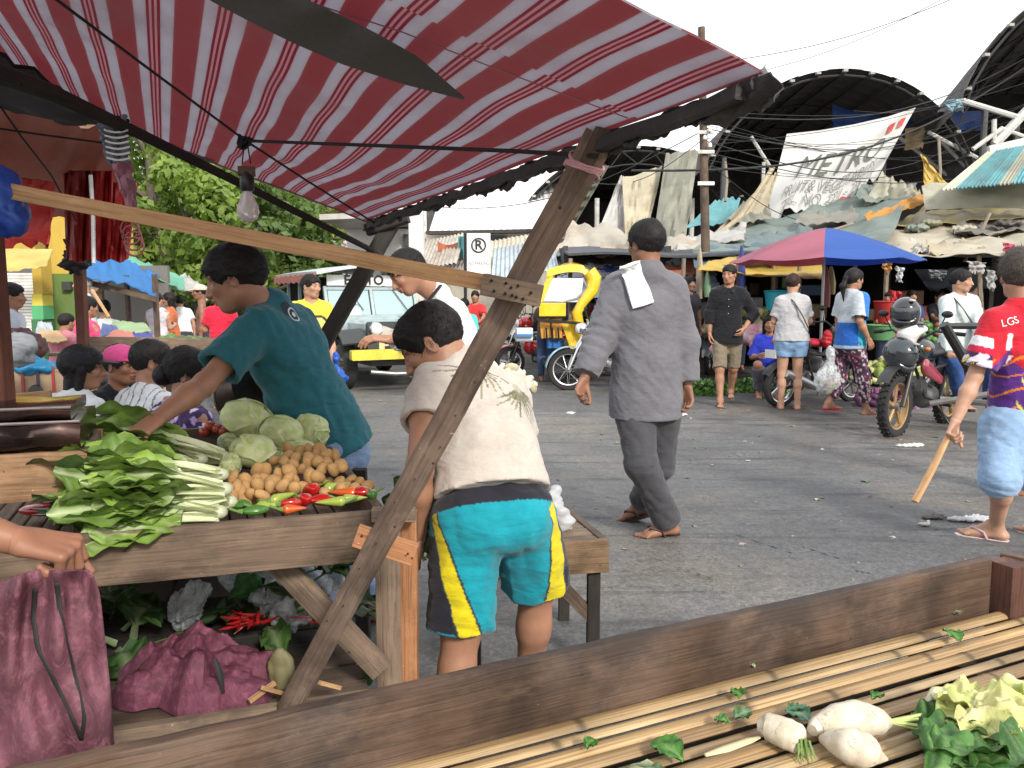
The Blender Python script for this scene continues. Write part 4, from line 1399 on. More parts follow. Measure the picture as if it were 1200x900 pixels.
def vpost(name,px,w,y,top,mat,d=0.045,lean=0.0):
 a=P(px,700,y)
 mb=MB();mb.bar(Vector((a.x+lean,a.y,top)),Vector((a.x,a.y,0.0)),w,d,Vector((0,-1,0)),0.12,8,0.001)
 return mk(name,mb,mat,stall)
vpost('corner_post',456,0.066,FR.y+0.05,0.79,W_grey,lean=0.0)
vpost('corner_post',478,0.046,FR.y+0.06,0.78,W_orange,lean=0.004)
mb=MB();mb.bar(P(436,603,FR.y-0.012),P(487,603,FR.y-0.006),0.03,0.034,Z,.12,1)
mk('top_block',mb,W_grey,stall)
mb=MB();mb.bar(P(417,627,PB.y-0.115),P(486,650,PB.y-0.105),0.026,0.050,Z,.08,1)
mk('nailed_block',mb,W_orange,stall)
mb=MB()
for(px,py)in((424,628),(431,634),(478,649)):
 mb.ell(P(px,py,PB.y-.131),(.003,.002,.003),None,6,4)
mk('nail_heads',mb,m_plain('black_nail',(0.012,0.010,0.01),0.6),stall)['kind']='stuff'
mb=MB();mb.bar(P(322,655,FR.y+.03),P(448,786,FR.y+0.0),0.022,0.062,Vector((1,0,1)),.08,5,.0006)
mk('brace',mb,W_grey,stall)
mb=MB();mb.bar(P(60,740,FR.y-.05),P(130,660,FR.y-.05),0.022,0.045,Vector((1,0,-1)),.08,3)
mk('brace',mb,W_grey,stall)
vpost('leg',425,0.05,BB.y-.1,0.7,W_black)
q=STL+sd_y*.05
for q in(STL+sd_y*.05+sd_x*.05,STL+sd_y*(DEP-.05),BB-sd_x*.06):
 mb=MB();mb.bar((q.x,q.y,0.7),(q.x,q.y,0),0.06,0.06,sd_x,.1,2)
 mk('leg',mb,W_dark,stall)
zsh=0.30
mb=MB();mb.bar(FR-sd_x*1.75-Z*(zs-zsh)-sd_y*.02,FR-Z*(zs-zsh)-sd_x*.03-sd_y*.02,0.03,0.05,Z,.1,10,.001)
mk('shelf_rail',mb,W_grey,stall)
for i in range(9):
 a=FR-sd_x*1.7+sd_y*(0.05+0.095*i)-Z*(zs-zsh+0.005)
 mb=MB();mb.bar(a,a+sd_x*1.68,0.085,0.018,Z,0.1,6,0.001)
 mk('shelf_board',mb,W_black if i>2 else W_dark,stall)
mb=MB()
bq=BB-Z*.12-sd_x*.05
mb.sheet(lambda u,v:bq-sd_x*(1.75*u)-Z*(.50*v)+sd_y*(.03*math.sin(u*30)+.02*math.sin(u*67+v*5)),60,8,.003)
mk('back_sheet',mb,m_tarp('shelf_shade_brown',(.05,.035,.03),.05,dirt=.4,scale=3),stall)  # added dark sheet standing in for the shade behind the shelf
bench=thing('low_bench','small rough wooden bench on the road behind the bending man','bench',G(680,800,0))
yb=2.72
bz=P(712,640,yb)
mb=MB();mb.bar(P(712,650,yb),P(545,662,yb-.08),0.03,0.115,Z,.12,8,.001)
mk('apron_board',mb,m_wood('bench_board',(0.09,0.052,0.027),(0.28,0.18,0.10),1,.85,.45),bench)
a_,b_=P(712,650,yb),P(545,662,yb-.08)
for i in range(5):
 off=Vector((-0.02-.02*i,0.05+0.085*i,0.035))
 mb=MB();mb.bar(a_+off,b_+off,0.078,0.02,Z,.15,4,.001)
 mk('seat_board',mb,W_grey,bench)
off=Vector((-0.12,.45,-.0))
mb=MB();mb.bar(a_+Vector((-0.008,0.02,-.0)),a_+off,0.03,0.10,Z,.12,4,.001)
mk('apron_board',mb,W_dark,bench)
for base,xo in((a_,-0.045),(a_+off,0.0),(b_+off,.02),(b_,.03)):
 q=base+Vector((xo,0.03,0))
 mb=MB();mb.bar((q.x,q.y,base.z),(q.x,q.y,0),0.045,0.05,Vector((0,1,0)),.1,3,.0006)
 mk('leg',mb,W_black,bench)
mb=MB();mb.bar(P(648,676,yb+.02),P(694,724,yb+.02),0.02,0.045,Vector((1,0,1)),.1,2)
mk('brace',mb,W_dark,bench)
mb=MB();q=P(3,400,2.05)
mb.bar(Vector((q.x-.02,q.y,0.82)),Vector((q.x-.02,q.y,2.2)),0.06,0.05,Vector((0,-1,0)),.1,6,.0006)
mk('upright_post',mb,W_red,label='dark red-brown upright post at the left edge of the photo',cat='post')
#  vegetables and goods on the stall
def S3(x,y,z):
 q=FR-sd_x*x+sd_y*y
 return Vector((q.x,q.y,z))
def cgrid(mb,pts,cols,nu,nv,m=0):
 """grid of points with a colour each"""
 o=len(mb.v)
 mb.v+=[tuple(p)for p in pts]
 mb.c+=cols
 k=nv+1
 for i in range(nu):
  for j in range(nv):
   mb.f.append([o+i*k+j,o+(i+1)*k+j,o+(i+1)*k+j+1,o+i*k+j+1])
   mb.m.append(m)
   mb.uv.append([(i/nu,j/nv),((i+1)/nu,j/nv),((i+1)/nu,(j+1)/nv),(i/nu,(j+1)/nv)])
def mixc(a,b,t):
 t=max(0,min(1,t))
 return tuple(x*(1-t)+y*t for x,y in zip(a,b))
LEAFM=m_leaf('fresh_leaf',(1,1,1),(0.78,0.8,0.72),1.2,0.42,0.28)
def leaf_mesh(base,d,up,L,W,stalk=0.35,sw=0.02,bend=0.2,ruf=0.012,green=(0.10,0.24,0.035),rib=(0.62,0.68,0.42),roll=0.0,seed=0,nu=16,nv=8,dark=(0.035,0.11,0.02),cup=0.25):
 """a stalked leaf: pale rib, ruffled blade"""
 d,sx,uz=frame(d,up)
 rg=random.Random(seed)
 ph=[rg.random()*6 for _ in range(5)]
 pts,cols=[],[]
 for i in range(nu+1):
  t=i/nu
  if t<stalk:w=sw*(1.15-0.35*t/stalk)
  else:
   q=(t-stalk)/(1-stalk)
   w=sw*0.8+(W/2)*math.sin(min(1,q*1.02)*PI)**0.62*(1-.15*q)
   w=max(w,0.004)
  c=base+d*(L*t)+uz*(bend*L*math.sin(t*PI*0.55)-bend*1.4*L*t*t)
  for j in range(nv+1):
   v=j/nv*2-1
   edge=abs(v)
   rr=ruf*edge**1.5*math.sin(t*26+ph[0]+v*2)*(t>stalk*.8)+ruf*0.5*math.sin(t*11+ph[1]+v*5)
   if t<stalk:z=-0.35*w*(1-v*v)*0.9
   else:z=cup*w*v*v+rr
   pts.append(c+sx*(w*v)+uz*(z+roll*v*w))
   vein=abs(math.sin((t*15+edge*3.2)*1.6))**6
   kk=1-min(1,max(0,(edge*1.0-0.10*(1-t))/0.16))
   kk=max(kk*(1-0.35*t),0.35*vein*(edge<.9))
   if t<stalk*1.15:kk=max(kk,1-max(0,(t-stalk*.85)/(stalk*.3)))
   g=mixc(green,dark,0.5+0.5*math.sin(t*9+ph[2]+v*4))
   cols.append(mixc(g,rib,kk))
 mb=MB()
 cgrid(mb,pts,cols,nu,nv)
 pts2=[Vector(p)-uz*(0.0012+0.003*(1-abs((i%(nv+1))/nv*2-1))*(1 if i<(nv+1)*nu*stalk else .3))for i,p in enumerate(pts)]
 cgrid(mb,pts2,cols,nu,nv)
 return mb
def pechay(base,d,label,n=10,L=0.36,seed=0,bright=0.5):
 rg=random.Random(seed)
 t=thing('pechay_bunch',label,'leafy greens',base,'bunches of leafy greens heaped on the stall')
 d=Vector(d).normalized()
 for i in range(n):
  a=(i/n)*2*PI
  sp=0.08+0.32*rg.random()**1.5
  _,sx,uz=frame(d)
  off=sx*math.cos(a)*0.014+uz*(math.sin(a)*0.014)
  dd=(d+sx*math.cos(a)*sp+uz*(math.sin(a)*sp*0.7+0.02)).normalized()
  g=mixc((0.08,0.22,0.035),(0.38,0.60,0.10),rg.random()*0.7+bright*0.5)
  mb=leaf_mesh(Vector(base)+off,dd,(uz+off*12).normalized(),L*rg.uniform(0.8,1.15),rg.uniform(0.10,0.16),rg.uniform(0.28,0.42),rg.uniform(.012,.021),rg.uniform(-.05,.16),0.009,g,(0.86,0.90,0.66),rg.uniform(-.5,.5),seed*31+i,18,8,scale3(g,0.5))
  mk('leaf',mb,LEAFM,t,loc=None)
 mb=MB();mb.ell(base,(0.024,0.020,0.018),None,10,6,c=(0.66,0.68,0.50))
 mk('root_end',mb,LEAFM,t)
 return t
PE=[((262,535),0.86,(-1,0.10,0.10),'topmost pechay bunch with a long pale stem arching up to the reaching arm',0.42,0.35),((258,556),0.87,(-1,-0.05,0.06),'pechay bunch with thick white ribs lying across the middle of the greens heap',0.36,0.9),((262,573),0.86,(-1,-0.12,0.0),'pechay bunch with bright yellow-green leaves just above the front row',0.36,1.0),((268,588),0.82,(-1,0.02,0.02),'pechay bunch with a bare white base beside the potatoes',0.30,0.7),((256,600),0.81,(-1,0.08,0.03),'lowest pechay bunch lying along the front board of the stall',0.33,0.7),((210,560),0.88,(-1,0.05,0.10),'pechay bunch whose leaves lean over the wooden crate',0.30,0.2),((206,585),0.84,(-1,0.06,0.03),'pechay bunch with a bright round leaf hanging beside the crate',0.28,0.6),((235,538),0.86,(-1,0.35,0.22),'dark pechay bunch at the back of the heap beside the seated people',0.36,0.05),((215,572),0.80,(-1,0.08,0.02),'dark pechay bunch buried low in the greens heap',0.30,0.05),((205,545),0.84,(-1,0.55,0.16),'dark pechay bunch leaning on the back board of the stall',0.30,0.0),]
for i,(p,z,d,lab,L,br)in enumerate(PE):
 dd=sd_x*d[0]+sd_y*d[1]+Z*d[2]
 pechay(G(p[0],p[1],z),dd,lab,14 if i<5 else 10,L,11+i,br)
def cabbage(c0,r,label,seed,green=(0.42,0.52,0.22),pale=(0.80,0.84,0.46),tilt=0.3):
 rg=random.Random(seed)
 c0=Vector(c0)
 t=thing('cabbage',label,'cabbage',(c0.x,c0.y,c0.z-r[2]),'round cabbages on the stall')
 R=Matrix.Rotation(rg.uniform(-.5,.5),3,'X')@Matrix.Rotation(tilt,3,'Y')@Matrix.Rotation(rg.uniform(0,6),3,'Z')
 R0=Matrix.Rotation(rg.uniform(-.4,.4),3,'X')@Matrix.Rotation(tilt,3,'Y')
 pts,cols=[],[]
 mb=MB()
 nu,nv=22,14
 for i in range(nu+1):
  for j in range(nv+1):
   th,ph=PI*j/nv,2*PI*i/nu
   q=Vector((math.sin(th)*math.cos(ph),math.sin(th)*math.sin(ph),math.cos(th)))
   k=1+0.02*math.sin(q.x*7+seed)*math.sin(q.y*6)
   pts.append(c0+R0@Vector((q.x*r[0]*k,q.y*r[1]*k,q.z*r[2]*k)))
   cols.append(mixc(green,pale,0.5+.5*math.sin(ph*9+th*2)))
 cgrid(mb,pts,cols,nu,nv)
 mk('core',mb,LEAFM,t)
 for l in range(7):
  ax=Vector((rg.gauss(0,1),rg.gauss(0,1),rg.gauss(0,.6)+0.9)).normalized()if l else Vector((0,-.3,1)).normalized()
  _,sx,sy=frame(ax)
  span=rg.uniform(0.75,1.15)
  n,mth=15,15
  pts,cols=[],[]
  lift=1.015+0.010*l
  gcol=mixc(green,pale,rg.random()*.6)
  for i in range(n+1):
   for j in range(mth+1):
    a,b=(i/n*2-1),(j/mth*2-1)
    rad=span*(1+0.10*math.sin(5*math.atan2(b,a)+l))
    x,y=a*math.sqrt(1-b*b/2),b*math.sqrt(1-a*a/2)
    e=math.hypot(x,y)
    q=(ax*math.cos(e*rad)+(sx*x+sy*y)*(math.sin(e*rad)/max(e,1e-6))).normalized()
    fan=math.atan2(y,x+1.25)
    vein=max(abs(math.cos(fan*7))**14,(1-min(1,abs(y)/0.06)))
    k=lift+0.085*max(0,e-0.80)/.20*(0.4+0.6*math.sin(3*fan+l))+0.016*vein+0.009*math.sin(x*13+l)*math.sin(y*12)
    pts.append(c0+R0@Vector((q.x*r[0]*k,q.y*r[1]*k,q.z*r[2]*k)))
    cols.append(mixc(mixc(gcol,scale3(gcol,.8),.5+.5*math.sin(x*9+y*7+l)),(0.80,0.82,0.62),0.8*vein+0.25*max(0,e-.8)))
  mb=MB();cgrid(mb,pts,cols,n,mth)
  mk('leaf',mb,LEAFM,t)
 return t
CB=[((290,492),0.91,(0.090,0.072,0.066),'largest pale cabbage at the back, under the teal shirt'),((330,509),0.875,(0.074,0.064,0.058),'elongated pale green cabbage in the middle of the row'),((363,507),0.87,(0.062,0.060,0.062),'rightmost cabbage at the side board below the teal shirt hem'),((296,529),0.87,(0.068,0.055,0.050),'cabbage with a cut stalk facing the camera above the potatoes'),((352,531),0.83,(0.060,0.05,0.040),'pale cabbage half buried behind the potato heap'),((268,520),0.84,(0.036,0.035,0.035),'small dark green cabbage between the pechay and the largest cabbage'),((269,547),0.85,(0.030,0.035,0.038),'small yellow-green cabbage squeezed beside the white pechay ribs'),((322,540),0.82,(0.045,0.04,0.040),'flattened cabbage leaf ball between two larger cabbages')]
for i,(p,z,r,lab)in enumerate(CB):
 g=(0.14,0.26,0.05)if i==5 else((0.33,0.42,0.12)if i==6 else(0.64,0.76,0.30))
 cabbage(G(p[0],p[1],z),r,lab,50+i,g,tilt=0.3 if i!=3 else 0.1)
POTM=m_plain('potato_skin',(0.50,0.29,0.11),0.75,var=0.4,bump=0.3,bscale=40,dirt=0.5,dcol=(0.22,0.11,0.045))
pot_me=[]
for k_ in range(8):
 mb=MB()
 a_=[random.random()*6 for _ in range(4)]
 mb.ell((0,0,0),(0.0240+.004*random.random(),0.0190,0.018),None,14,9,disp=lambda q:0.07*math.sin(q.x*3+a_[0])+0.05*math.sin(q.y*4+a_[1])+0.02*math.sin(q.z*9+q.x*7+a_[2]))
 o=mk('potato',mb,POTM,loc=(0,0,0));pot_me.append(o.data);bpy.data.objects.remove(o)
cnt=0
def pot_at(px,py,z,s=1.0):
 global cnt
 o=bpy.data.objects.new('potato',pot_me[cnt%8]);COL.objects.link(o)
 o.location=G(px,py,z);o.rotation_euler=(random.random()*6,random.random()*6,random.random()*6)
 k=s*random.uniform(0.78,1.08);o.scale=(k,k,k)
 tag(o,'brown potato in the loose heap between the cabbages and the peppers','potato','potatoes heaped on the stall');cnt+=1
import itertools
PR=[(585,272,300,0.79),(578,268,318,0.81),(570,268,345,0.825),(561,275,372,0.83),(552,300,395,0.84),(543,322,402,0.85),(535,335,395,0.86),(528,340,380,0.865),(566,385,425,0.80),(574,330,400,0.80),(582,290,350,0.78),(573,405,428,0.79)]
for(py,x0,x1,z)in PR:
 x=x0
 while x<x1:
  pot_at(x+random.uniform(-3,3),py+random.uniform(-3,3),z+random.uniform(-.006,.006))
  x+=random.uniform(10.5,14.5)
def pepper(c0,d,L,r,rgb,label,seed,kind='bell'):
 rg=random.Random(seed)
 c0=Vector(c0)
 d,sx,uz=frame(d)
 t=thing('pepper',label,'pepper',c0-Z*r,'peppers along the front of the stall')
 pts,nu,nv=[],14,16
 mb=MB()
 cols=[]
 bd_=rg.uniform(-.2,.2)
 for i in range(nu+1):
  tt=i/nu
  rad=r*(math.sin(min(1,tt*1.25+.02)*PI*.5)**.5)*(1-tt**3*0.75)if kind=='bell' else r*(math.sin(min(1,tt*5+.05)*PI*.5))*(1-tt)**0.7
  if i==nu:rad=0.001
  if i==0:rad=0.003
  c=c0+d*(L*(tt-.5))+sx*(bd_*L*(tt-.5)**2)
  for j in range(nv+1):
   a=2*PI*j/nv
   k=1+(0.13 if kind=='bell' else .05)*math.cos(a*3+seed)*(1-tt*.4)
   pts.append(c+sx*(rad*k*math.cos(a))+uz*(rad*k*math.sin(a)))
   cols.append((1,1,1))
 cgrid(mb,pts,cols,nu,nv)
 mk('flesh',mb,m_plain('pepper_skin',rgb,0.22,var=0.25,bump=0.05,coat=0.5),t)
 mb=MB();mb.tube([c0-d*L*.46,c0-d*(L*.5+.012)+uz*.003,c0-d*(L*.5+.03)+uz*.012],[0.008,0.0035,0.004],7)
 mk('stem',mb,m_plain('pepper_stem',(0.12,0.22,0.05),0.6),t)
 return t
PP=[((283,592),(1,-.5,.1),.06,.017,'G','green pepper with its round stem end facing out beside the pechay'),((318,592),(1,.2,0),.08,.016,'Y','yellow-green pepper lying left of the red ones'),((332,582),(1,.6,.1),.085,.017,'Y','pale green pepper pointing up towards the potatoes'),((341,590),(1,.1,0),.06,.016,'R','dark red pepper lowest against the front board'),((357,585),(.3,-1,.2),.06,.022,'R','glossy red pepper left of the brightest one'),((366,574),(.2,-1,.3),.065,.026,'R','brightest red bell pepper in the middle of the row'),((378,586),(1,-.3,0),.07,.019,'R','small red pepper beside a pale green one'),((388,588),(-1,.1,0),.08,.016,'Y','pale green long pepper right of the red ones'),((394,570),(1,.3,.1),.075,.018,'Y','yellow-green pepper resting on the potatoes'),((402,577),(-1,.4,0),.085,.018,'O','orange-red long pepper lying towards the corner'),((424,577),(-1,.2,0),.06,.020,'R','red pepper nearest the corner post'),((415,584),(1,0,0),.07,.015,'Y','small green pepper in front of the orange-red one'),((436,580),(-.2,-1,.3),.045,.018,'G','dark green pepper tucked in the tray corner'),((375,566),(1,.4,.1),.07,.014,'Y','thin pale pepper on top of the red peppers'),((300,598),(1,.1,0),.07,.015,'G','green pepper partly under the pechay leaves'),((345,596),(1,0,0),.06,.015,'O','orange pepper end showing over the front board')]
pc={'G':(0.06,0.17,0.025),'Y':(0.30,0.38,0.055),'R':(0.42,0.010,0.008),'O':(0.55,0.10,0.015)}
for i,(p,d,L,r,c,lab)in enumerate(PP):
 pepper(G(p[0],p[1],0.81),sd_x*d[0]+sd_y*d[1]+Z*d[2],L,r,pc[c],lab,i,'bell' if c in 'RG' else 'long')
for i,(px,py,z,rgb,nm,lab)in enumerate([(246,499,.87,(.42,.06,.03),'tomato','reddish tomato at the back board'),(254,502,.86,(.40,.09,.04),'tomato','orange-red tomato beside the largest cabbage'),(240,506,.85,(.35,.04,.03),'tomato','dark red tomato touching the pechay stem'),(262,505,.85,(.42,.09,.05),'tomato','half hidden tomato under the largest cabbage'),(128,502,.86,(.30,.04,.05),'onion','dark red onion behind the tin boxes'),(122,508,.85,(.26,.03,.05),'onion','purple red onion beside the tin boxes')]):
 mb=MB();mb.ell(G(px,py,z),(0.021,.021,.018),None,14,9,disp=lambda q:0.05*abs(math.sin(math.atan2(q.y,q.x)*2.5))-0.12*max(0,abs(q.z)-.85))
 o=mk('fruit',mb,m_plain(nm+'_skin',rgb,0.25,var=.3),label=lab,cat=nm);o.name=nm
cr_=thing('wooden_crate','rough brown wooden crate standing on the left end of the stall under black tin boxes','crate',G(60,600,.80))
ya=1.93
c00=P(104,555,ya);ux=sd_x
cw,chh,cd=0.42,0.118,0.34
zc=c00.z
for nm,a,b,w,h in(('front_board',c00-ux*cw,c00,0.018,chh),('back_board',c00-ux*cw+sd_y*cd,c00+sd_y*cd,.018,chh)):
 mb=MB();mb.bar(a,b,w,h,Z,.08,8,.0008);mk(nm,mb,m_wood('crate_board',(0.11,0.055,0.027),(0.40,0.24,0.13),1,.8,.4),cr_)
for x in(0.012,cw-.012):
 mb=MB();mb.bar(c00-ux*x+sd_y*.012,c00-ux*x+sd_y*(cd-.012),0.018,chh*.96,Z,.08,5,.0008);mk('end_board',mb,W_dark,cr_)
for i in range(5):
 mb=MB();o_=sd_y*(.04+i*.062)-Z*(chh/2-.008)
 mb.bar(c00-ux*(cw-.02)+o_,c00-ux*.02+o_,0.058,0.010,Z,.1,3,.0005);mk('bottom_slat',mb,W_dark,cr_)
mb=MB();q=c00-ux*.03;mb.bar(q+sd_y*.03-Z*.06,Vector((q.x,q.y,.70))+sd_y*.03,.03,.03,ux,.1,2);mk('foot',mb,W_grey,cr_)
TIN=m_plain('black_enamelled_tin',(0.035,0.026,0.026),0.20,0.55,var=.5,bump=.35,bscale=14,coat=.3,dirt=.3,dcol=(.20,.08,.05))
for i,(dz,w,h,dd,lab)in enumerate(((0.100,.40,.062,.30,'wide black metal box with a dented shiny front, lower of two on the crate'),(0.150,.39,.028,.27,'shallow black metal tray with a pale rim, upper of two on the crate'))):
 cz=zc+dz
 a=c00-ux*(.012+.02*i)+Z*dz+sd_y*.15
 t=thing('metal_box',lab,'metal box',a-Z*h/2)
 def bx_(u_,v_,w=w,h=h,a=a,dd=dd,i=i):
  pass
 mb=MB()
 nseg=18
 prof=[(0,-h/2),(-.012,-h*.3),(-.018,0.0),(-.010,h*.3),(0,h/2),(dd*.5,h/2+.004),(dd,h/2),(dd+.01,0),(dd,-h/2)]
 pts=[]
 for s_ in range(nseg+1):
  x=w*s_/nseg
  for(yy,zz)in prof:
   pts.append(a-ux*x+sd_y*(yy-dd/2+0.004*math.sin(x*40+zz*60))+Z*(zz+0.002*math.sin(x*31+yy*9)))
 n_=len(prof)
 fs=[[s_*n_+k,s_*n_+(k+1)%n_,(s_+1)*n_+(k+1)%n_,(s_+1)*n_+k]for s_ in range(nseg)for k in range(n_)]
 fs+=[list(range(n_)),[nseg*n_+k for k in range(n_-1,-1,-1)]]
 mb.add(pts,fs);mk('shell',mb,TIN,t)
 mb=MB();mb.tube([a-ux*(w*s_/12)+sd_y*(-dd/2-.004)+Z*(h/2+.001)for s_ in range(13)]+[],0.004,6)
 mb.tube([a+sd_y*(-dd/2),a+sd_y*(dd/2)],.004,6)if False else None
 mk('rolled_rim',mb,m_plain('worn_rim',(0.42,0.38,0.38),.3,.7,dirt=.3),t)
rp=thing('red_packet','red plastic packet with green and white label lying under the crate on slats','packet',G(52,606,.72))
q=G(52,597,.735)
mb=MB();mb.ell(q,(.068,.030,.019),Matrix.Rotation(.15,3,'Z'),18,10,disp=lambda v:.06*math.sin(v.x*9)*math.sin(v.y*7)-.1*max(0,abs(v.x)-.8))
mk('packet_body',mb,m_plain('red_wrapper',(.50,.02,.02),.15,coat=.6,bump=.5,bscale=20),rp)
for i,(w,rgb,o)in enumerate((((.052,.020),(.8,.8,.75),0.0),((.034,.011),(.06,.32,.09),0.002))):
 mb=MB();mb.sheet(lambda a,b:q+Vector(((a-.5)*w[0]+.006,-.0255-o+.006*abs(a-.5)**2-.003*(b-.5)**2*6,(b-.5)*w[1]+.002)),8,4,.001);mk('paper_label',mb,m_plain('label_print',rgb,.4),rp)
mb=MB();mb.lathe([(.001,.0),(.018,.002),(.020,.012),(.018,.02),(.001,.022)],q+Vector((.062,-.01,.0)),(1,-.3,.1),14);mk('cap',mb,m_plain('dark_cap',(.05,.02,.02),.3),rp)
#  sacks and bags
def m_sack(name,rgb,rgb2):
 t=NT(name)
 o=t.co('Object')
 n1=t.noise(o,6,6,.65);n2=t.noise(o,38,4,.7)
 col=t.ramp(n1,[(0.32,rgb2),(0.62,rgb)])
 col=t.mix(t.ramp(n2,[(.5,0.0),(.72,.6)]),col,scale3(rgb,1.9))
 col=t.mix(t.ramp(t.noise(o,14,5,.7),[(.55,0.0),(.7,.6)]),col,(0.055,.03,.028))
 w1=t.n('TexWave',{'Vector':t.map(o,(1,1,1),(0.3,.2,.6)),'Scale':170.0,'Distortion':1.5},bands_direction='X').outputs['Fac']
 w2=t.n('TexWave',{'Vector':t.map(o,(1,1,1),(0.3,.2,.6)),'Scale':170.0,'Distortion':1.5},bands_direction='Z').outputs['Fac']
 cr=t.noise(t.map(o,(1,1,.5)),9,5,.65,1.5)
 nb=t.bump(t.math('ADD',w1,w2),.25,.0012,t.bump(t.math('ABSOLUTE',t.math('SUBTRACT',cr,.5)),.5,.02))
 return t.bsdf(col,.62,nb,(.10,col),Specular_IOR_Level=.25)
SACK=m_sack('mauve_woven_sack',(.19,.062,.100),(.075,.017,.028))
SACK2=m_sack('held_mauve_sack',(.21,.085,.115),(.11,.040,.052))
def crumple(seed,amp=.02,f=12):
 def fn(V,N):
  rg=np.random.RandomState(seed)
  out=0
  for a,k in((.40,1),(.34,1.35),(.30,1.9),(.24,2.8),(.16,4.3),(.10,7)):
   d=rg.normal(size=3);d/=np.linalg.norm(d)
   x=V@d*f*k/1.8+rg.rand()*7+.16*wav(V,seed+int(k*10),f*.7)
   out=out+a*(np.abs(2*(x-np.floor(x))-1)*2-1)
  return amp*out
 return fn
def blob_thing(name,label,cat,ells,mat,h=.008,amp=.02,f=12,seed=1,k=.05,col=(1,1,1),group=None,cuts=()):
 cs=[A(e[0])for e in ells]
 lo=np.min([c-max(e[1])*1.3-amp for c,e in zip(cs,ells)],0);hi=np.max([c+max(e[1])*1.3+amp for c,e in zip(cs,ells)],0)
 F=Fld(lo,hi,h)
 for e in ells:
  R=e[2]if len(e)>2 else np.eye(3)
  F.ell(e[0],R,e[1],k)
 for c in cuts:F.cut(*c)
 m=F.mesh(disp=crumple(seed,amp,f),col=col)
 o=mk_np(name,[m],mat,None,loc=((lo[0]+hi[0])/2,(lo[1]+hi[1])/2,lo[2]))
 if cat:tag(o,label,cat,group)
 return o
zz=zsh+.02
def SH(px,py,z):return A(G(px,py,z))
ys=2.02
sc_=P(232,778,2.02)
def tri(x):return abs(2*(x-math.floor(x))-1)*2-1
def skf(u,v):
 a=2*PI*u;r=v
 bx,by=.235*(1+.16*math.sin(a*3+1)+.08*math.sin(a*7)),.15*(1+.14*math.sin(a*4)+.08*math.sin(a*9+2))
 x,y=bx*r*math.cos(a),by*r*math.sin(a)
 hgt=.095*(1-r**4)*(.8+.3*math.sin(x*13+2))+.02
 w=0
 for k_,(dx,dy,f_,a_m)in enumerate(((1,.3,5,.030),(.4,1,6.5,.026),(-.8,.7,8.5,.020),(.9,-.5,13,.012),(.2,1,21,.007),(1,.1,30,.005))):
  w+=a_m*tri((x*dx+y*dy)*f_+.25*math.sin(x*17+y*11+k_*2)+k_*.37)
 z=max(.004,hgt+w*(.45+.35*(1-r)))
 if r>.97:z=.004
 return Vector((sc_.x+x+.3*w,sc_.y+y-.25*w,zsh+.012+z))
mb=MB();mb.sheet(skf,150,46,.002);mk('mauve_sack',mb,SACK,label='crumpled empty mauve woven sack lying on the shelf under the stall',cat='sack',ang=24)
tied=MB()
tied.tube([P(252,772,1.90),P(258,790,1.885),P(262,812,1.89)],[.005,.009,.004],7,flat=.5)
mk('sack_tie',tied,ROPE,label='black tie strip hanging from the crumpled mauve sack',cat='strap')
rg=random.Random(4)
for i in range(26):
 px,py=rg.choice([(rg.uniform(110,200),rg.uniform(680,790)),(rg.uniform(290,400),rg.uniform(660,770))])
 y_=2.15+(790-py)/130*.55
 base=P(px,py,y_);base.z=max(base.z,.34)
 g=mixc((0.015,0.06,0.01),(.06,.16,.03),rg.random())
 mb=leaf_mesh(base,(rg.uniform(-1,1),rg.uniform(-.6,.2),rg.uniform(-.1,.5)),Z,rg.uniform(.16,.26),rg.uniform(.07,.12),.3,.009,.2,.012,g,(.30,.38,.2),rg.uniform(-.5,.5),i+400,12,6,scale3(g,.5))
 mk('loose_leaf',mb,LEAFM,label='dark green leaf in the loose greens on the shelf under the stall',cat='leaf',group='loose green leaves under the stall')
BAG=NT('clear_plastic_bag')
_o=BAG.co('Object');_n=BAG.noise(_o,22,5,.65,1.0)
_b=BAG.n('BsdfPrincipled',{'Base Color':(.72,.76,.78),'Roughness':.12,'Normal':BAG.bump(_n,.8,.03)})
_tr=BAG.n('BsdfTransparent')
_mx=BAG.n('MixShader',{0:BAG.ramp(_n,[(.35,.75),(.6,.25)]),1:_b.outputs[0],2:_tr.outputs[0]})
BAG.nt.links.new(_mx.outputs[0],BAG.out.inputs['Surface']);BAG=BAG.mat
WBAG=m_tarp('milky_plastic',(.62,.64,.66),.4,.2,.05,.8,(.3,.3,.3),14)
blob_thing('plastic_bag','crumpled clear plastic bag standing behind the mauve sack','plastic bag',[(P(215,715,2.35),(.05,.04,.06)),(P(228,700,2.35),(.03,.03,.06))],BAG,.007,.028,18,8,.02)
blob_thing('plastic_bag','clear plastic bag with greens near the brace under the stall','plastic bag',[(P(322,700,2.4),(.06,.05,.05)),(P(340,722,2.35),(.05,.04,.045))],BAG,.007,.028,18,12,.02)
blob_thing('plastic_bag','dark plastic bag of vegetables deep under the stall','plastic bag',[(P(285,672,2.7),(.09,.07,.07)),(P(375,668,2.75),(.09,.07,.08))],BAG,.009,.03,14,15,.03)
blob_thing('greens_bag','green leafy bundle in a bag under the stall top','leafy greens',[(P(293,695,2.55),(.06,.05,.07)),(P(300,712,2.5),(.05,.05,.05))],m_leaf('bag_green',(.08,.26,.05),(.02,.09,.02),2),.008,.02,22,18,.02)
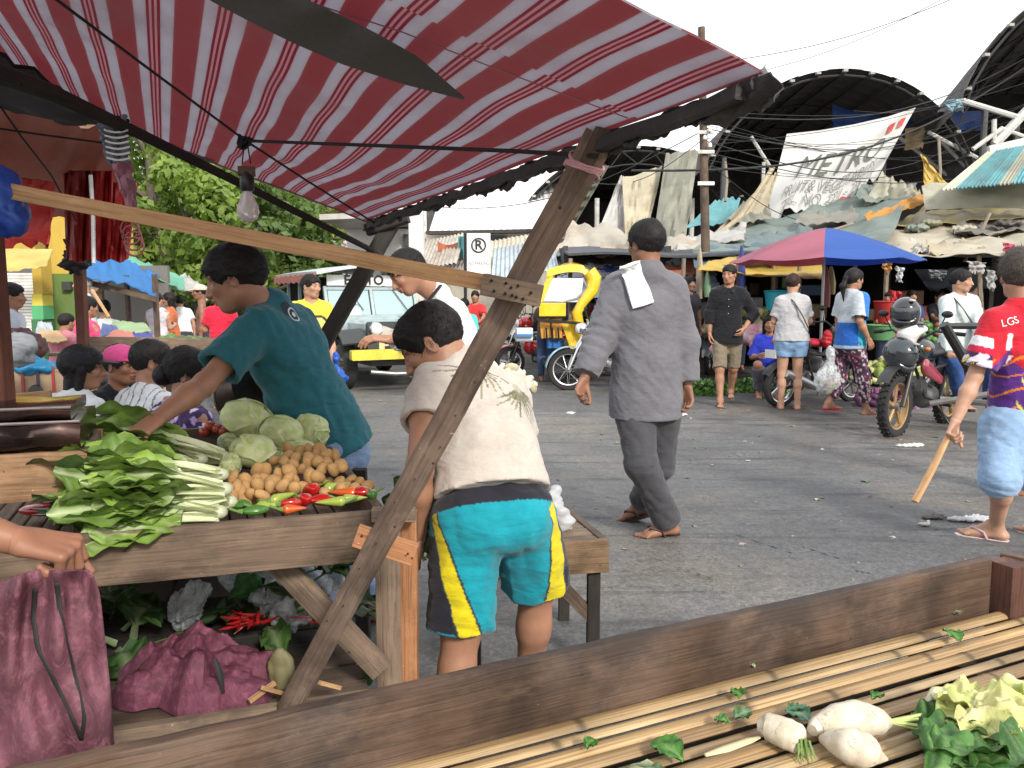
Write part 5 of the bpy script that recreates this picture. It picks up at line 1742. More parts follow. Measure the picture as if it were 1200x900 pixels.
for i in range(20):
 q=P(rg.uniform(276,310),rg.uniform(718,733),rg.uniform(2.25,2.35))
 d=Vector((rg.uniform(-1,1),rg.uniform(-1,1),rg.uniform(-.2,.3))).normalized()
 mb=MB();mb.tube([q,q+d*.03,q+d*.06+Z*.004],[.006,.0055,.001],6)
 mk('chili',mb,m_plain('chili_red',(.38,.012,.015),.25,coat=.4),label='small red chili in the pile behind the mauve sack',cat='chili',group='red chilies under the stall')
for i in range(10):
 q=P(rg.uniform(350,388),rg.uniform(712,730),2.3)
 d=Vector((rg.uniform(-1,1),rg.uniform(-.4,.4),rg.uniform(-.1,.2))).normalized()
 mb=MB();mb.tube([q,q+d*.03,q+d*.07],[.004,.004,.001],6)
 mk('chili',mb,m_plain('chili_red',(.38,.012,.015),.25,coat=.4),label='long thin red chili by the brace under the stall',cat='chili',group='red chilies by the brace')
blob_thing('cardboard_piece','olive brown folded scrap leaning on the slanting post foot','scrap',[(P(330,785,2.0),(.035,.02,.06))],m_plain('olive_scrap',(.17,.15,.07),.6),.006,.008,20,2)
cab=blob_thing('green_bundle','striped green bundle tied with white string beside the orange corner post','leafy greens',[(P(418,785,2.25),(.06,.05,.05)),(P(395,795,2.2),(.05,.05,.035))],m_leaf('bundle_green',(.12,.28,.05),(.02,.10,.02),3),.007,.012,40,3,.02)
mb=MB();mb.tube([P(419,768,2.2),P(417,785,2.19),P(418,800,2.21)],.004,6);mk('string',mb,WHITE_P,label='white string tied round the striped green bundle',cat='string')
for i,(a,b)in enumerate((((292,822),(322,800)),((308,806),(330,812)),((375,800),(398,806)))):
 mb=MB();mb.bar(P(*a,1.87),P(*b,1.92),.012,.010,Z,.1,2);mk('wood_offcut',mb,W_light,label=['thin pale stick leaning on the shelf rail','short pale offcut by the slanting post foot','pale splinter right of the slanting post foot'][i],cat='stick')
blob_thing('plastic_bag','white translucent plastic bag on the low bench beside the bending man','plastic bag',[(P(652,612,2.9),(.055,.06,.09)),(P(650,590,2.9),(.03,.03,.06))],WBAG,.008,.03,13,22,.02)
for i in range(10):
 q=P(rg.uniform(560,610),rg.uniform(632,655),2.9)
 mb=leaf_mesh(q,(rg.uniform(-1,1),rg.uniform(-.5,.5),rg.uniform(0,.5)),Z,.17,.10,.3,.009,.2,.01,(.13,.32,.05),(.4,.5,.25),0,i+900,12,6)
 mk('loose_leaf',mb,LEAFM,label='bright green leaf on the low bench between the legs of the bending man',cat='leaf',group='green leaves on the low bench')
for i in range(16):
 q=P(rg.uniform(488,505),rg.uniform(585,660),2.55)
 g=mixc((.03,.10,.02),(.10,.24,.04),rg.random())
 mb=leaf_mesh(q,(rg.uniform(-.6,.6),rg.uniform(-.5,.2),rg.uniform(.2,1)),Vector((0,-1,.3)),.13,.07,.3,.006,.2,.01,g,(.4,.5,.25),0,i+700,10,6)
 mk('loose_leaf',mb,LEAFM,label='dark leaf in the bunch hanging beside the slanting post and the striped shorts',cat='leaf',group='leaves beside the slanting post')
#  things lying on the bamboo table
def radish(pts,rad,label):
 t=thing('white_radish',label,'radish',Vector(pts[len(pts)//2])-Z*max(rad),'white radishes on the bamboo table')
 mb=MB()
 P_,R_=[],[]
 n=len(pts)-1
 for i in range(n*5+1):
  x=i/5;k=min(int(x),n-1);f=x-k
  P_.append(Vector(pts[k]).lerp(Vector(pts[k+1]),f));R_.append((rad[k]*(1-f)+rad[k+1]*f)*(1+.015*math.sin(i*1.9)))
 mb.tube(P_,R_,18)
 mk('root',mb,RAD,t)
 return t
RAD=NT('radish_skin');_o=RAD.co('Object');_n=RAD.noise(_o,30,5,.65)
_c=RAD.ramp(_n,[(.3,(.48,.41,.29)),(.58,(.64,.59,.48))]);_c=RAD.mix(RAD.ramp(RAD.noise(_o,70,4,.8),[(.56,0.0),(.68,.7)]),_c,(.26,.18,.10))
RAD=RAD.bsdf(_c,.38,RAD.bump(_n,.35,.003),Subsurface_Weight=.2,Subsurface_Radius=(.01,.008,.005))
zb2=zb+.002
r1=radish([G(888,850,zb2+.022),G(900,851,zb2+.024),G(922,860,zb2+.024),G(936,866,zb2+.022),G(940,868,zb2+.022)],[.010,.021,.024,.022,.010],'short blunt white radish, leftmost of the three on the bamboo')
mb=MB()
for k_ in range(9):
 q=G(941,869,zb2+.022);a=k_*.7
 mb.tube([q,q+Vector((.010*math.cos(a),-.008+.004*math.sin(a),-.004+.012*math.sin(a))),q+Vector((.014*math.cos(a),-.016,-.02+.008*math.sin(a*2)))],[.002,.0025,.001],4)
mk('cut_greens',mb,m_plain('cut_green',(.12,.2,.04),.6),r1)
r2=radish([G(1040,846,zb2+.020),G(1028,845,zb2+.026),G(1005,842,zb2+.030),G(980,846,zb2+.028),G(958,852,zb2+.022),G(952,856,zb2+.022)],[.010,.022,.029,.027,.016,.009],'long white radish with pale green shoots pointing right')
mb=MB()
for k_ in range(8):
 q=G(1038,846,zb2+.022);a=k_*.8
 mb.tube([q,q+Vector((.03,.006*math.sin(a),.006*math.cos(a))),q+Vector((.055+.01*math.sin(a),.012*math.sin(a),.012*math.cos(a)))],[.0035,.003,.0025],5)
mk('green_shoots',mb,m_plain('pale_shoot',(.42,.50,.16),.5),r2)
r3=radish([G(962,866,zb2+.016),G(975,868,zb2+.022),G(995,874,zb2+.027),G(1015,880,zb2+.026),G(1028,886,zb2+.016),G(1040,890,zb2+.008)],[.006,.017,.027,.026,.012,.002],'plump white radish with a thin tail lying across the other one')
nap=thing('napa_cabbage','pale yellow trimmed napa cabbage with curly leaf edges at the lower right corner','cabbage',G(1150,850,zb2))
rg=random.Random(9)
cN=[(G(1160,838,zb2+.03),(.055,.045,.038)),(G(1125,828,zb2+.025),(.042,.035,.028)),(G(1190,845,zb2+.035),(.05,.045,.04)),(G(1165,862,zb2+.025),(.045,.035,.03)),(G(1205,820,zb2+.03),(.05,.04,.04)),(G(1140,850,zb2+.02),(.035,.03,.026))]
Fn=Fld(A(G(1160,840,zb2))*A((1,1,0))+A((-.17,-.13,zb2-.02)),A(G(1160,840,zb2))*A((1,1,0))+A((.2,.15,zb2+.13)),.0032)
for c_,r_n in cN:Fn.ell(c_,np.eye(3),r_n,.008)
def curly(V,N):
 d=0
 for k_,(f_,a_n)in enumerate(((38,.012),(75,.008),(150,.004))):
  d=d+a_n*(1-2*np.abs(wav(V,60+k_,f_)))
 return d
def ncol(V):
 w=np.clip(.5+.7*wav(V,71,30),0,1)[:,None];w2=np.clip(wav(V,75,55)-.3,0,1)[:,None]
 C=A((.84,.78,.36))*w+A((.66,.70,.24))*(1-w)
 return C*(1-w2)+A((.86,.84,.62))*w2
_v,_q,_c0=Fn.mesh(disp=curly);_c0=ncol(_v)
mk_np('curly_heart',[(_v,_q,_c0)],LEAFM,nap)
rg=random.Random(9)
for i in range(9):
 an=PI+rg.uniform(-.9,.9)
 g=mixc((.84,.78,.36),(.58,.64,.18),rg.random())
 mb=leaf_mesh(G(1185,850,zb2+.012+.02*rg.random()),(math.cos(an),math.sin(an),rg.uniform(0,.2)),Z,rg.uniform(.10,.14),.09,.3,.02,.12,.006,g,(.86,.84,.62),rg.uniform(-.3,.3),1300+i,20,12,scale3(g,.85),cup=.2)
 mk('leaf',mb,LEAFM,nap)
cs=thing('spinach_leaves','dark green leafy stalks under the napa cabbage at the lower right corner','leafy greens',G(1130,880,zb2))
for i,(px,py,an,L,W)in enumerate([(1120,852,3.3,.12,.085),(1150,868,3.5,.15,.11),(1170,880,3.3,.15,.10),(1205,880,3.7,.16,.10),(1130,880,3.9,.13,.10),(1190,895,3.4,.15,.09),(1160,850,3.0,.13,.08),(1215,870,4.0,.15,.10),(1210,898,3.2,.16,.1),(1180,905,3.2,.16,.1)]):
 d=Vector((math.cos(an),math.sin(an)*.6,.05+.03*(i%3)))
 g=mixc((.05,.17,.035),(.12,.30,.06),rg.random())
 mb=leaf_mesh(G(px+30,py,zb2+.012+.006*(i%4)),d,Z,L,W,.22,.005,.12,.006,g,(.32,.46,.18),rg.uniform(-.2,.2),1400+i,34,16)
 mk('leaf',mb,LEAFM,cs)
SCR=[((866,817),.025,0),((880,834),.03,1),((922,833),.028,1),((800,890),.05,0),((698,866),.022,0),((946,754),.026,0),((1110,738),.04,0),((1022,818),.022,0),((950,846),.04,2),((740,895),.06,3),((1128,716),.03,3),((855,846),.02,0),((885,780),.012,3)]
LB=['small green leaf scrap on the bamboo by the leftmost radish','wilted grey-green leaf piece above the leftmost radish','flat teal-green leaf piece between the radishes','bright green leaf at the bottom edge of the photo','small round green leaf lying on bamboo near the slat gap','green leaf scrap against the rim board','green leaf on the bamboo near the corner block','thin green scrap on the bamboo above the yellow napa cabbage','pale teal leaf under the plump radish','whitish wilted leaf at the bottom edge left of the bright one','dry leaf scraps at the foot of the corner block','tiny green crumb left of the radish','tiny pale crumb on a bamboo joint']
CC=[((.10,.30,.05),(.2,.4,.1)),((.16,.30,.16),(.3,.45,.25)),((.14,.32,.22),(.3,.45,.3)),((.45,.48,.30),(.6,.6,.45))]
for i,((px,py),s_,c)in enumerate(SCR):
 a=rg.uniform(0,6)
 mb=leaf_mesh(G(px,py,zb2+.010),(math.cos(a),math.sin(a),.05),Z,s_*1.25,s_*1.0,.08,.002,.15,.003,CC[c][0],CC[c][1],.1,1500+i,10,6)
 mk('leaf_scrap',mb,LEAFM,label=LB[i],cat='leaf scrap')
mb=MB();mb.tube([G(826,885,zb2+.012),G(850,878,zb2+.014),G(878,868,zb2+.012),G(890,864,zb2+.01)],[.004,.008,.007,.003],8,flat=.5)
mk('cut_stalk',mb,m_plain('pale_stalk',(.55,.48,.28),.5),label='pale cut vegetable stalk lying in front of the leftmost radish',cat='stalk')
#  market halls, walls and trees behind the road
def m_wall(name,rgb,dirt=.4,rough=.9):
 t=NT(name);o=t.co('Object')
 n1=t.noise(o,1.2,7,.65);n2=t.noise(t.map(o,(1,1,.25)),3.5,6,.7);n3=t.noise(o,40,3)
 col=t.mix(t.math('MULTIPLY',t.ramp(n1,[(.42,0.0),(.7,1.0)]),dirt),rgb,(.16,.14,.12))
 col=t.mix(t.math('MULTIPLY',t.ramp(n2,[(.52,0.0),(.72,1.0)]),dirt),col,(.10,.09,.08))
 return t.bsdf(col,rough,t.bump(n3,.4,.01,t.bump(n1,.3,.03)))
def m_tin(name,rgb,rust=.5,rough=.55,metal=.1):
 t=NT(name);o=t.co('Object');oi=t.n('ObjectInfo').outputs['Random']
 n1=t.noise(o,1.1,7,.7);n2=t.noise(t.map(o,(1,1,.4)),5,6,.7)
 col=t.mix(1.0,rgb,t.ramp(oi,[(0,(.7,)*3),(1,(1.15,)*3)]),'MULTIPLY')
 col=t.mix(t.math('MULTIPLY',t.ramp(n1,[(.42,0.0),(.66,1.0)]),rust),col,(.12,.06,.035))
 col=t.mix(t.math('MULTIPLY',t.ramp(n2,[(.5,0.0),(.7,1.0)]),rust),col,(.05,.04,.035))
 return t.bsdf(col,rough,t.bump(n2,.3,.01),Metallic=metal)
DKTIN=m_tin('blackened_roof_tin',(.10,.10,.10),.5,.7)
OLTIN=m_tin('olive_roof_tin',(.12,.13,.09),.5,.7)
TEALTIN=m_tin('teal_roof_tin',(.16,.42,.46),.45,.55)
RTIN=m_tin('pale_roof_tin',(.50,.48,.45),.4,.5)
TRUSS=m_plain('grey_truss_paint',(.07,.075,.08),.6,dirt=.4)
TRUSSL=m_plain('pale_truss_paint',(.55,.55,.52),.6,dirt=.4)
DARKW=m_wall('interior_shade_wall',(.045,.043,.042),.5)  # shade inside the halls and stalls put into the wall colour
def corr(mb,fn,n,m,amp=.02,per=.12,width=1.0):
 """corrugated sheet over fn(u,v); ridges along v"""
 nu=max(6,int(width/per*4))
 nu=min(nu,n)
 def f2(u,v):
  p=Vector(fn(u,v));q=Vector(fn(min(1,u+.01),v))-Vector(fn(max(0,u-.01),v));w=Vector(fn(u,min(1,v+.01)))-Vector(fn(u,max(0,v-.01)))
  nn=q.cross(w);nn.normalize()
  return p+nn*amp*math.sin(u*width/per*2*PI)
 mb.sheet(f2,nu,m,.006)
def vault(name,label,cx,y0,y1,half,zs_,rise,mat,n=9,rows=4,seed=1,skew=0.0,truss=True,zslope=0.0):
 """barrel roof of single corrugated sheets on arched trusses, axis away from the camera"""
 t=thing(name,label,'market hall',(cx,(y0+y1)/2,0))
 rg=random.Random(seed)
 R=(half*half+rise*rise)/(2*rise);a0=math.asin(min(1,half/R));cz=zs_+rise-R
 def pt(a,y,dr=0):return Vector((cx+skew*(y-y0)+(R+dr)*math.sin(a),y,cz+(R+dr)*math.cos(a)+zslope*(y-y0)))
 for r_2 in range(rows):
  ya,yb_=y0+(y1-y0)*r_2/rows,y0+(y1-y0)*(r_2+1)/rows+.15
  for i in range(n):
   aa,ab=-a0+2*a0*i/n,-a0+2*a0*(i+1)/n+.015
   j=rg.uniform(-.03,.03);lift=.012*(i%2)+.03*(rows-r_2)/rows
   mb=MB()
   corr(mb,lambda u,v:pt(aa+(ab-aa)*v+0,ya+(yb_-ya)*u+j*(r_2==0),lift),48,3,.018,.16,yb_-ya)
   mk('roof_sheet',mb,mat,t)
 if truss:
  for y in[y0+.1+(y1-y0)*k/4 for k in range(5)]:
   mb=MB()
   N=16
   up_=[pt(-a0+2*a0*i/N,y,-.10)for i in range(N+1)];lo_=[pt(-a0*.98+2*a0*.98*i/N,y,-.50)for i in range(N+1)]
   mb.tube(up_,.028,5)
   name_tr='lattice' in label
   if y>y0+1 or name_tr:mb.tube(lo_,.022,5)
   if y>y0+1 or name_tr:[mb.tube([up_[i],lo_[i+1]]if i%2 else[lo_[i],up_[i+1]],.018,4)for i in range(N)]
   mk('arched_truss',mb,m_plain('sooty_truss_paint',(.035,.037,.04),.7),t)
  for i in range(0,13):
   a=-a0+2*a0*(i+.5)/13
   mb=MB();mb.bar(pt(a,y0-.05,-.06),pt(a,y1,-.06),.05,.07,Z,.1,1);mk('purlin',mb,TRUSS,t)
   mb=MB();q=pt(a,y0-.10,-.03);mb.bar(q,q+Vector((0,.12,0)),.11,.06,Z,.1,1);mk('purlin_end',mb,m_plain('greyed_purlin_end',(.34,.33,.30),.7),t)
 return t,pt,a0
YV=21.0
c0=P(990,82,YV);e0=P(838,192,YV);e1=P(1142,150,YV)
hall,vpt,va0=vault('market_hall','large dark arched market roof of corrugated sheets above the banner',c0.x,YV,YV+13,3.45,e0.z-.1,c0.z-e0.z+.1,DKTIN,11,4,2,skew=.05)
for(px,y)in((848,YV+.3),(1035,YV+.4),(1138,YV+.3),(905,YV+6),(1100,YV+6),(980,YV+9)):
 q=P(px,200,y);mb=MB();mb.tube([(q.x,y,0),(q.x,y,e0.z+.2)],.07,8);mk('steel_post',mb,TRUSS,hall)
for(a,b,y)in(((940,160),(910,235),YV+.5),((1088,155),(1145,185),YV+.2),((1096,158),(1146,210),YV+.5),((880,160),(905,200),YV+1),((1040,150),(1110,205),YV+1.5),((895,190),(893,240),YV+.4)):
 mb=MB();mb.tube([P(*a,y),P(*b,y)],.05,6);mk('bracing_tube',mb,TRUSSL,hall)
mb=MB();mb.bar((c0.x-12,YV+12.6,2.6),(c0.x+9,YV+12.6,2.6),.2,5.2,Z,.02,1);mk('back_wall',mb,DARKW,hall)
mb=MB()
mb.sheet(lambda u,v:vpt(-va0+2*va0*u,YV+12.5)*v+Vector((vpt(-va0+2*va0*u,0).x,YV+12.5,4.0))*(1-v),20,4,.05);mk('gable_wall',mb,DARKW,hall)
q0=P(1126,122,18.5)
h2,vp2,va2=vault('market_hall','second dark corrugated market roof rising out of the photo at the upper right',q0.x+3.9,18.5,30,3.9,q0.z-.05,3.0,DKTIN,12,4,5,skew=0.34)
for(px,y)in((1150,19),(1188,20.5)):
 q=P(px,200,y);mb=MB();mb.tube([(q.x,y,0),(q.x,y,q0.z)],.07,8);mk('steel_post',mb,TRUSS,h2)
for(a,b,r_2)in(((1128,118),(1195,138),.06),((1165,170),(1205,128),.10),((1165,140),(1165,172),.05),((1172,150),(1200,160),.045),((1140,175),(1175,150),.05),((1150,190),(1168,168),.04)):
 mb=MB();mb.tube([P(*a,17.8),P(*b,17.8)],r_2,7);mk('pale_pipe',mb,TRUSSL,h2)
mb=MB()
mb.sheet(lambda u,v:vp2(-va2+2*va2*u,29.6)*v+Vector((vp2(-va2+2*va2*u,29.6).x,29.6,0))*(1-v),20,4,.05);mk('gable_wall',mb,DARKW,h2)
q1=P(748,172,25)
h3,vp3,va3=vault('market_hall','third arched market roof with open lattice trusses, partly behind the striped awning',q1.x,25,36,3.4,q1.z-1.7,1.7,DKTIN,9,3,8)
for(px,y)in((700,25.4),(760,25.4),(812,25.4)):
 q=P(px,200,y);mb=MB();mb.tube([(q.x,y,0),(q.x,y,q1.z-1.5)],.08,8);mk('steel_post',mb,TRUSSL,h3)
mb=MB();mb.bar((q1.x-4.5,35.8,3),(q1.x+4.5,35.8,3),.2,6,Z,.02,1);mk('back_wall',mb,DARKW,h3)
ev=thing('stepped_roof','weathered pale corrugated roof edge rising behind the slanting post','roof',P(650,265,20))
for i in range(6):
 a=lerp((626,268),(668,196),i/6);b=lerp((626,268),(668,196),(i+1)/6)
 mb=MB();corr(mb,lambda u,v:P(a[0]*(1-v)+b[0]*v+u*46,a[1]*(1-v)+b[1]*v-u*2,20+.4*v+u*2+.06*i),24,2,.03,.2,2.0);mk('roof_sheet',mb,OLTIN,ev)
 mb=MB();mb.bar(P(a[0],a[1]-1,19.9),P(a[0]+24,a[1]-3,19.9),.08,.10,Z,.1,1);mk('ridge_cap',mb,m_plain('cream_ridge',(.55,.50,.40),.7,dirt=.5),ev)
bd1=thing('pale_building','long pale low market building with a dark eave behind the no-parking sign','building',P(560,330,24))
BW=m_wall('cream_wall',(.52,.49,.42),.35)
a,b=P(500,272,24),P(672,268,22)
mb=MB();mb.bar(Vector((a.x,a.y,a.z/2)),Vector((b.x,b.y,b.z/2)),.25,a.z,Z,.01,1);mk('wall',mb,BW,bd1)
mb=MB();corr(mb,lambda u,v:P(503,271,23.6).lerp(P(676,268,21.6),u)+Vector((0,5*v,1.9*v)),80,3,.03,.25,5.5);mk('roof',mb,m_tin('white_roof_tin',(.80,.80,.79),.12,.4),bd1)
for(x0,x1,yt,yb_)in((514,543,287,306),(570,592,276,300),(600,648,284,292)):
 mb=MB();q,w=P(x0,(yt+yb_)/2,23.1),P(x1,(yt+yb_)/2,22.6);mb.bar(q,w,.12,(yb_-yt)/933*23,Z,.02,1);f_=mk('window',mb,m_plain('dark_opening',(.05,.05,.05),.5),bd1)
 mb=MB();mb.bar(q-Z*.27+Vector((0,-.1,0)),w-Z*.27+Vector((0,-.1,0)),.08,.07,Z,.1,1);mk('sill',mb,BW,f_)
mb=MB();mb.bar(P(502,273,23.3),P(676,270,21.3),.3,.10,Z,.1,1);mk('dark_eave',mb,m_plain('dark_eave_paint',(.06,.05,.045),.7),bd1)
for i,(x0,x1,y_,yb_,y,rgb)in enumerate(((493,555,314,322,17,(.62,.60,.55)),(470,535,304,320,16,(.55,.50,.42)),(560,640,300,316,17.5,(.55,.48,.36)),(575,655,312,328,15.5,(.42,.50,.55)))):
 mb=MB();a_=P(x0,yb_,y);b_=P(x1,yb_-12,y-1)
 corr(mb,lambda u,v:a_.lerp(b_,u)+Vector((0,2.6*v,.75*v)),60,3,.02,.18,2.5)
 mk('shed_roof',mb,m_tin('shed_tin_%d'%i,rgb,.45),label=['white sheet metal shed roof low behind the splice board','cream shed roof left of the no-parking sign','tan shed roof right of the no-parking sign','pale blue shed roof touching the slanting post'][i],cat='roof')
wb=thing('white_house','white painted house block with small dark windows left of the concrete post','building',P(460,320,22))
a=P(424,275,22)
mb=MB();mb.bar(Vector((a.x,22,a.z/2)),Vector((P(492,275,22).x,22,a.z/2)),4,a.z,Z,.01,1);mk('wall',mb,m_wall('white_wall',(.72,.71,.69),.2),wb)
for(px,py)in((478,262+20),(478,300)):
 mb=MB();mb.bar(P(px-5,py,19.9),P(px+6,py,19.9),.1,.3,Z,.05,1);mk('window',mb,m_plain('dark_opening',(.05,.05,.05),.5),wb)
mb=MB();mb.bar(P(420,273,21.9)-Vector((0,2.2,0)),P(496,270,21.9)-Vector((0,2.2,0)),4.4,.12,Z,.05,1);mk('roof',mb,RTIN,wb)
mb=MB();q=P(489,320,15.5);mb.bar((q.x,15.5,0),(q.x,15.5,P(489,235,15.5).z),.28,.28,Vector((0,1,0)),.08,4);mk('concrete_post',mb,m_wall('pale_concrete',(.62,.60,.56),.25),label='square pale concrete post left of the no-parking sign',cat='post')
mb=MB();mb.sheet(lambda u,v:P(513+32*u,283+24*v+4*math.sin(u*4),16.5+.2*math.sin(u*6)),12,6,.01);mk('orange_awning',mb,m_tarp('faded_orange',(.55,.20,.12),.3,dirt=.3),label='faded orange cloth awning beside the concrete post',cat='awning')
mb=MB();mb.sheet(lambda u,v:P(537+12*u,277+26*v,16.2+.1*math.sin(u*9)),8,6,.01);mk('teal_awning',mb,m_tarp('pale_teal',(.20,.48,.50),.3,dirt=.3),label='small teal cloth hanging just left of the no-parking sign',cat='cloth')
sg=thing('no_parking_sign','white no-parking sign with a crossed R on a black-edged board','sign',P(561,330,12.5))
q=P(561,297,12.5);w_,h_=27/933*12.5,46/933*12.5
mb=MB();mb.bar(q-Vector((w_/2,0,0)),q+Vector((w_/2,0,0)),.03,h_,Z,.03,1);mk('board',mb,m_plain('white_sign_paint',(.78,.78,.76),.4,dirt=.15),sg)
mb=MB();mb.tube([(q.x-w_/2-.03,12.52,0),(q.x-w_/2-.03,12.52,q.z+h_/2)],.025,7);mk('post',mb,BLACK_P,sg)
cc=q+Vector((0,-.022,h_*.20))
mb=MB();mb.tube([cc+Vector((.105*math.cos(a),0,.105*math.sin(a)))for a in[k*PI/16 for k in range(33)]],.013,5,cap=False);mk('ring',mb,BLACK_P,sg)
def text_mesh(root,text,c,right,up,size,mat,name='lettering',thick=.004,font_w=1.0,shear=0.0,mapf=None,bold=0.0,spacing=1.0):
 cu=bpy.data.curves.new('txt','FONT');cu.body=text;cu.size=size;cu.align_x='CENTER';cu.align_y='CENTER';cu.shear=shear;cu.offset=bold;cu.space_character=spacing
 ob=bpy.data.objects.new('txt',cu);COL.objects.link(ob)
 bpy.context.view_layer.update()
 me=bpy.data.meshes.new_from_object(ob.evaluated_get(bpy.context.evaluated_depsgraph_get()))
 bpy.data.objects.remove(ob)
 right,up=Vector(right).normalized(),Vector(up).normalized()
 vs=[mapf(v.co.x*font_w,v.co.y)if mapf else Vector(c)+right*v.co.x*font_w+up*v.co.y for v in me.vertices]
 mb=MB();mb.add(vs,[list(p.vertices)for p in me.polygons])
 o=mk(name,mb,mat,root,smooth=False)
 bpy.data.meshes.remove(me)
 return o
text_mesh(sg,'R',cc+Vector((0,-.004,0)),(1,0,0),(0,0,1),.20,BLACK_P,bold=.004)
text_mesh(sg,'NO PARKING',q+Vector((0,-.018,-h_*.25)),(1,0,0),(0,0,1),.085,m_plain('grey_ink',(.12,.12,.13),.6),font_w=.62)
#  cloths, tarps and the banner
def patch(name,label,pts,mat,nu=24,nv=16,sag=.0,wr=.04,th=.012,seed=1,cat='tarp',fr=1.0,parent=None,group=None):
 """pts: four (px,py,depth) corners in order around the cloth; first edge is u"""
 c=[P(*p)for p in pts]
 rg=random.Random(seed)
 ph=[rg.random()*6 for _ in range(8)]
 nn=(c[1]-c[0]).cross(c[3]-c[0]).normalized()
 def fn(u,v):
  p=(c[0]*(1-u)+c[1]*u)*(1-v)+(c[3]*(1-u)+c[2]*u)*v
  e=math.sin(PI*u)*math.sin(PI*v)
  w=wr*(math.sin(u*9*fr+ph[0]+2*math.sin(v*3+ph[1]))*.5+abs(math.sin(u*15*fr+v*6+ph[2]))*.6+math.sin(v*13*fr+u*5+ph[3])*.4+.3*math.sin(u*41*fr+v*17+ph[4]))
  edge=.06*wr/.04*(math.sin(u*23+ph[5])+.6*math.sin(u*51+ph[6]))*max(0,v-.8)*2
  return p+nn*w-Z*(sag*e)-Z*edge
 mb=MB();mb.sheet(fn,nu,nv,th)
 if parent:return mk(name,mb,mat,parent),fn
 return mk(name,mb,mat,label=label,cat=cat,group=group),fn
TG=m_tarp('grey_green_tarp',(.21,.27,.245),.2,dirt=.5)
TC=m_tarp('cream_tarp',(.55,.50,.39),.2,dirt=.45,dcol=(.28,.22,.14))
TO=m_tarp('olive_tarp',(.46,.44,.34),.2,dirt=.4)
TW=m_tarp('dirty_white_tarp',(.54,.52,.49),.2,dirt=.4)
TB=m_tarp('blue_tarp',(.045,.11,.36),.3,dirt=.3)
TBG=m_tarp('blue_grey_tarp',(.12,.19,.24),.25,dirt=.5)
TT=m_tarp('teal_tarp',(.16,.42,.45),.25,dirt=.4)
TY=m_tarp('yellow_tarp',(.66,.46,.10),.35,dirt=.3)
TOR=m_tarp('orange_tarp',(.58,.28,.06),.3,dirt=.4)
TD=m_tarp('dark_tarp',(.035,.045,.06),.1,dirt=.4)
TR=m_tarp('red_tarp',(.45,.03,.025),.35,dirt=.2)
patch('tarp_roof','large grey-green tarp roof spread below the banner',[(800,304,13.5),(1040,286,13.2),(1075,215,18.5),(850,268,18)],TG,34,22,.25,.06,seed=3)
patch('tarp_roof','teal-grey lower tarp edge just above the pink and blue umbrella',[(815,318,12.6),(990,292,12.6),(1020,275,14.5),(810,296,14.5)],TBG,30,12,.12,.05,seed=4)
patch('tarp_roof','wide cream stained tarp roof over the right hand stalls',[(990,306,12.4),(1235,300,11.6),(1245,240,15.8),(1035,262,16.5)],TC,40,22,.18,.06,seed=5)
patch('tarp_roof','yellowish upper tarp behind the cream tarp roof',[(1040,268,15.6),(1240,252,14.8),(1240,232,17),(1090,240,17.5)],m_tarp('pale_yellow_tarp',(.60,.50,.26),.2,dirt=.4),30,10,.1,.06,seed=6)
patch('tarp_wall','olive canvas strip hanging under the teal tin roof',[(1084,246,15.4),(1235,243,14.6),(1235,205,14.9),(1080,218,15.7)],TO,26,10,.0,.03,seed=7,cat='canvas')
patch('tarp_drape','yellow and cream drape twisted to a point beside the banner',[(1078,180,16.6),(1082,184,16.5),(1125,232,16),(1086,238,16.2)],TY,10,16,.05,.05,seed=8)
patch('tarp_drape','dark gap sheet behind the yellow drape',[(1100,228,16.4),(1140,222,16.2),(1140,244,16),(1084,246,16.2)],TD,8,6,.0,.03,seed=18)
patch('tarp_drape','orange rolled tarp lying across the grey-green tarp roof',[(1018,262,15.4),(1086,238,15.9),(1084,228,16.1),(1012,255,15.7)],TOR,18,6,.0,.05,seed=9)
patch('tarp_drape','olive tarp gathered to a peak at the right of the banner foot',[(1002,258,17.4),(1082,240,16.9),(1078,222,17.1),(1034,205,17.6)],TO,18,10,.05,.07,seed=10)
patch('tarp_roof','tan canvas stretched beside the curved pole left of the banner',[(838,272,17.2),(892,266,17.5),(912,202,18.5),(902,208,18.2)],m_tarp('tan_canvas',(.48,.42,.30),.2,dirt=.35),16,14,.1,.04,seed=11,cat='canvas')
patch('tarp_roof','white torn tarp strip under the curved pole',[(790,300,15.4),(872,280,15.4),(875,262,16.4),(800,282,16.4)],TW,22,8,.1,.06,seed=12)
patch('tarp_roof','pale teal plastic sheet under the small dark roof by the utility pole',[(803,268,18.4),(860,262,18.4),(868,232,19.4),(836,236,19.4)],TT,14,8,.05,.05,seed=13)
patch('curtain','cream canvas curtain curving down behind the grey jacket man',[(729,208,17.5),(776,194,17.5),(748,318,16.4),(735,318,16.4)],m_tarp('cream_curtain',(.58,.52,.38),.3,dirt=.25),12,22,.0,.06,seed=14,cat='curtain')
patch('curtain','olive-grey canvas curtain beside the utility pole',[(781,178,17.2),(819,176,17.2),(800,306,16.2),(762,306,16.2)],m_tarp('olive_curtain',(.33,.33,.27),.3,dirt=.25),14,22,.0,.07,seed=15,cat='curtain',fr=1.6)
patch('curtain','white pointed sheet left of the cream curtain',[(727,206,17.8),(731,206,17.8),(742,316,16.6),(682,318,16.8)],TW,12,18,.0,.05,seed=16,cat='sheet')
patch('tarp_roof','dirty white and orange-stained tarp roof above the blue printed sheets',[(640,322,15.6),(830,304,14.8),(820,284,16.2),(668,262,17.2)],m_tarp('stained_white_tarp',(.50,.46,.39),.2,dirt=.6,dcol=(.30,.20,.10)),32,14,.15,.09,seed=17)
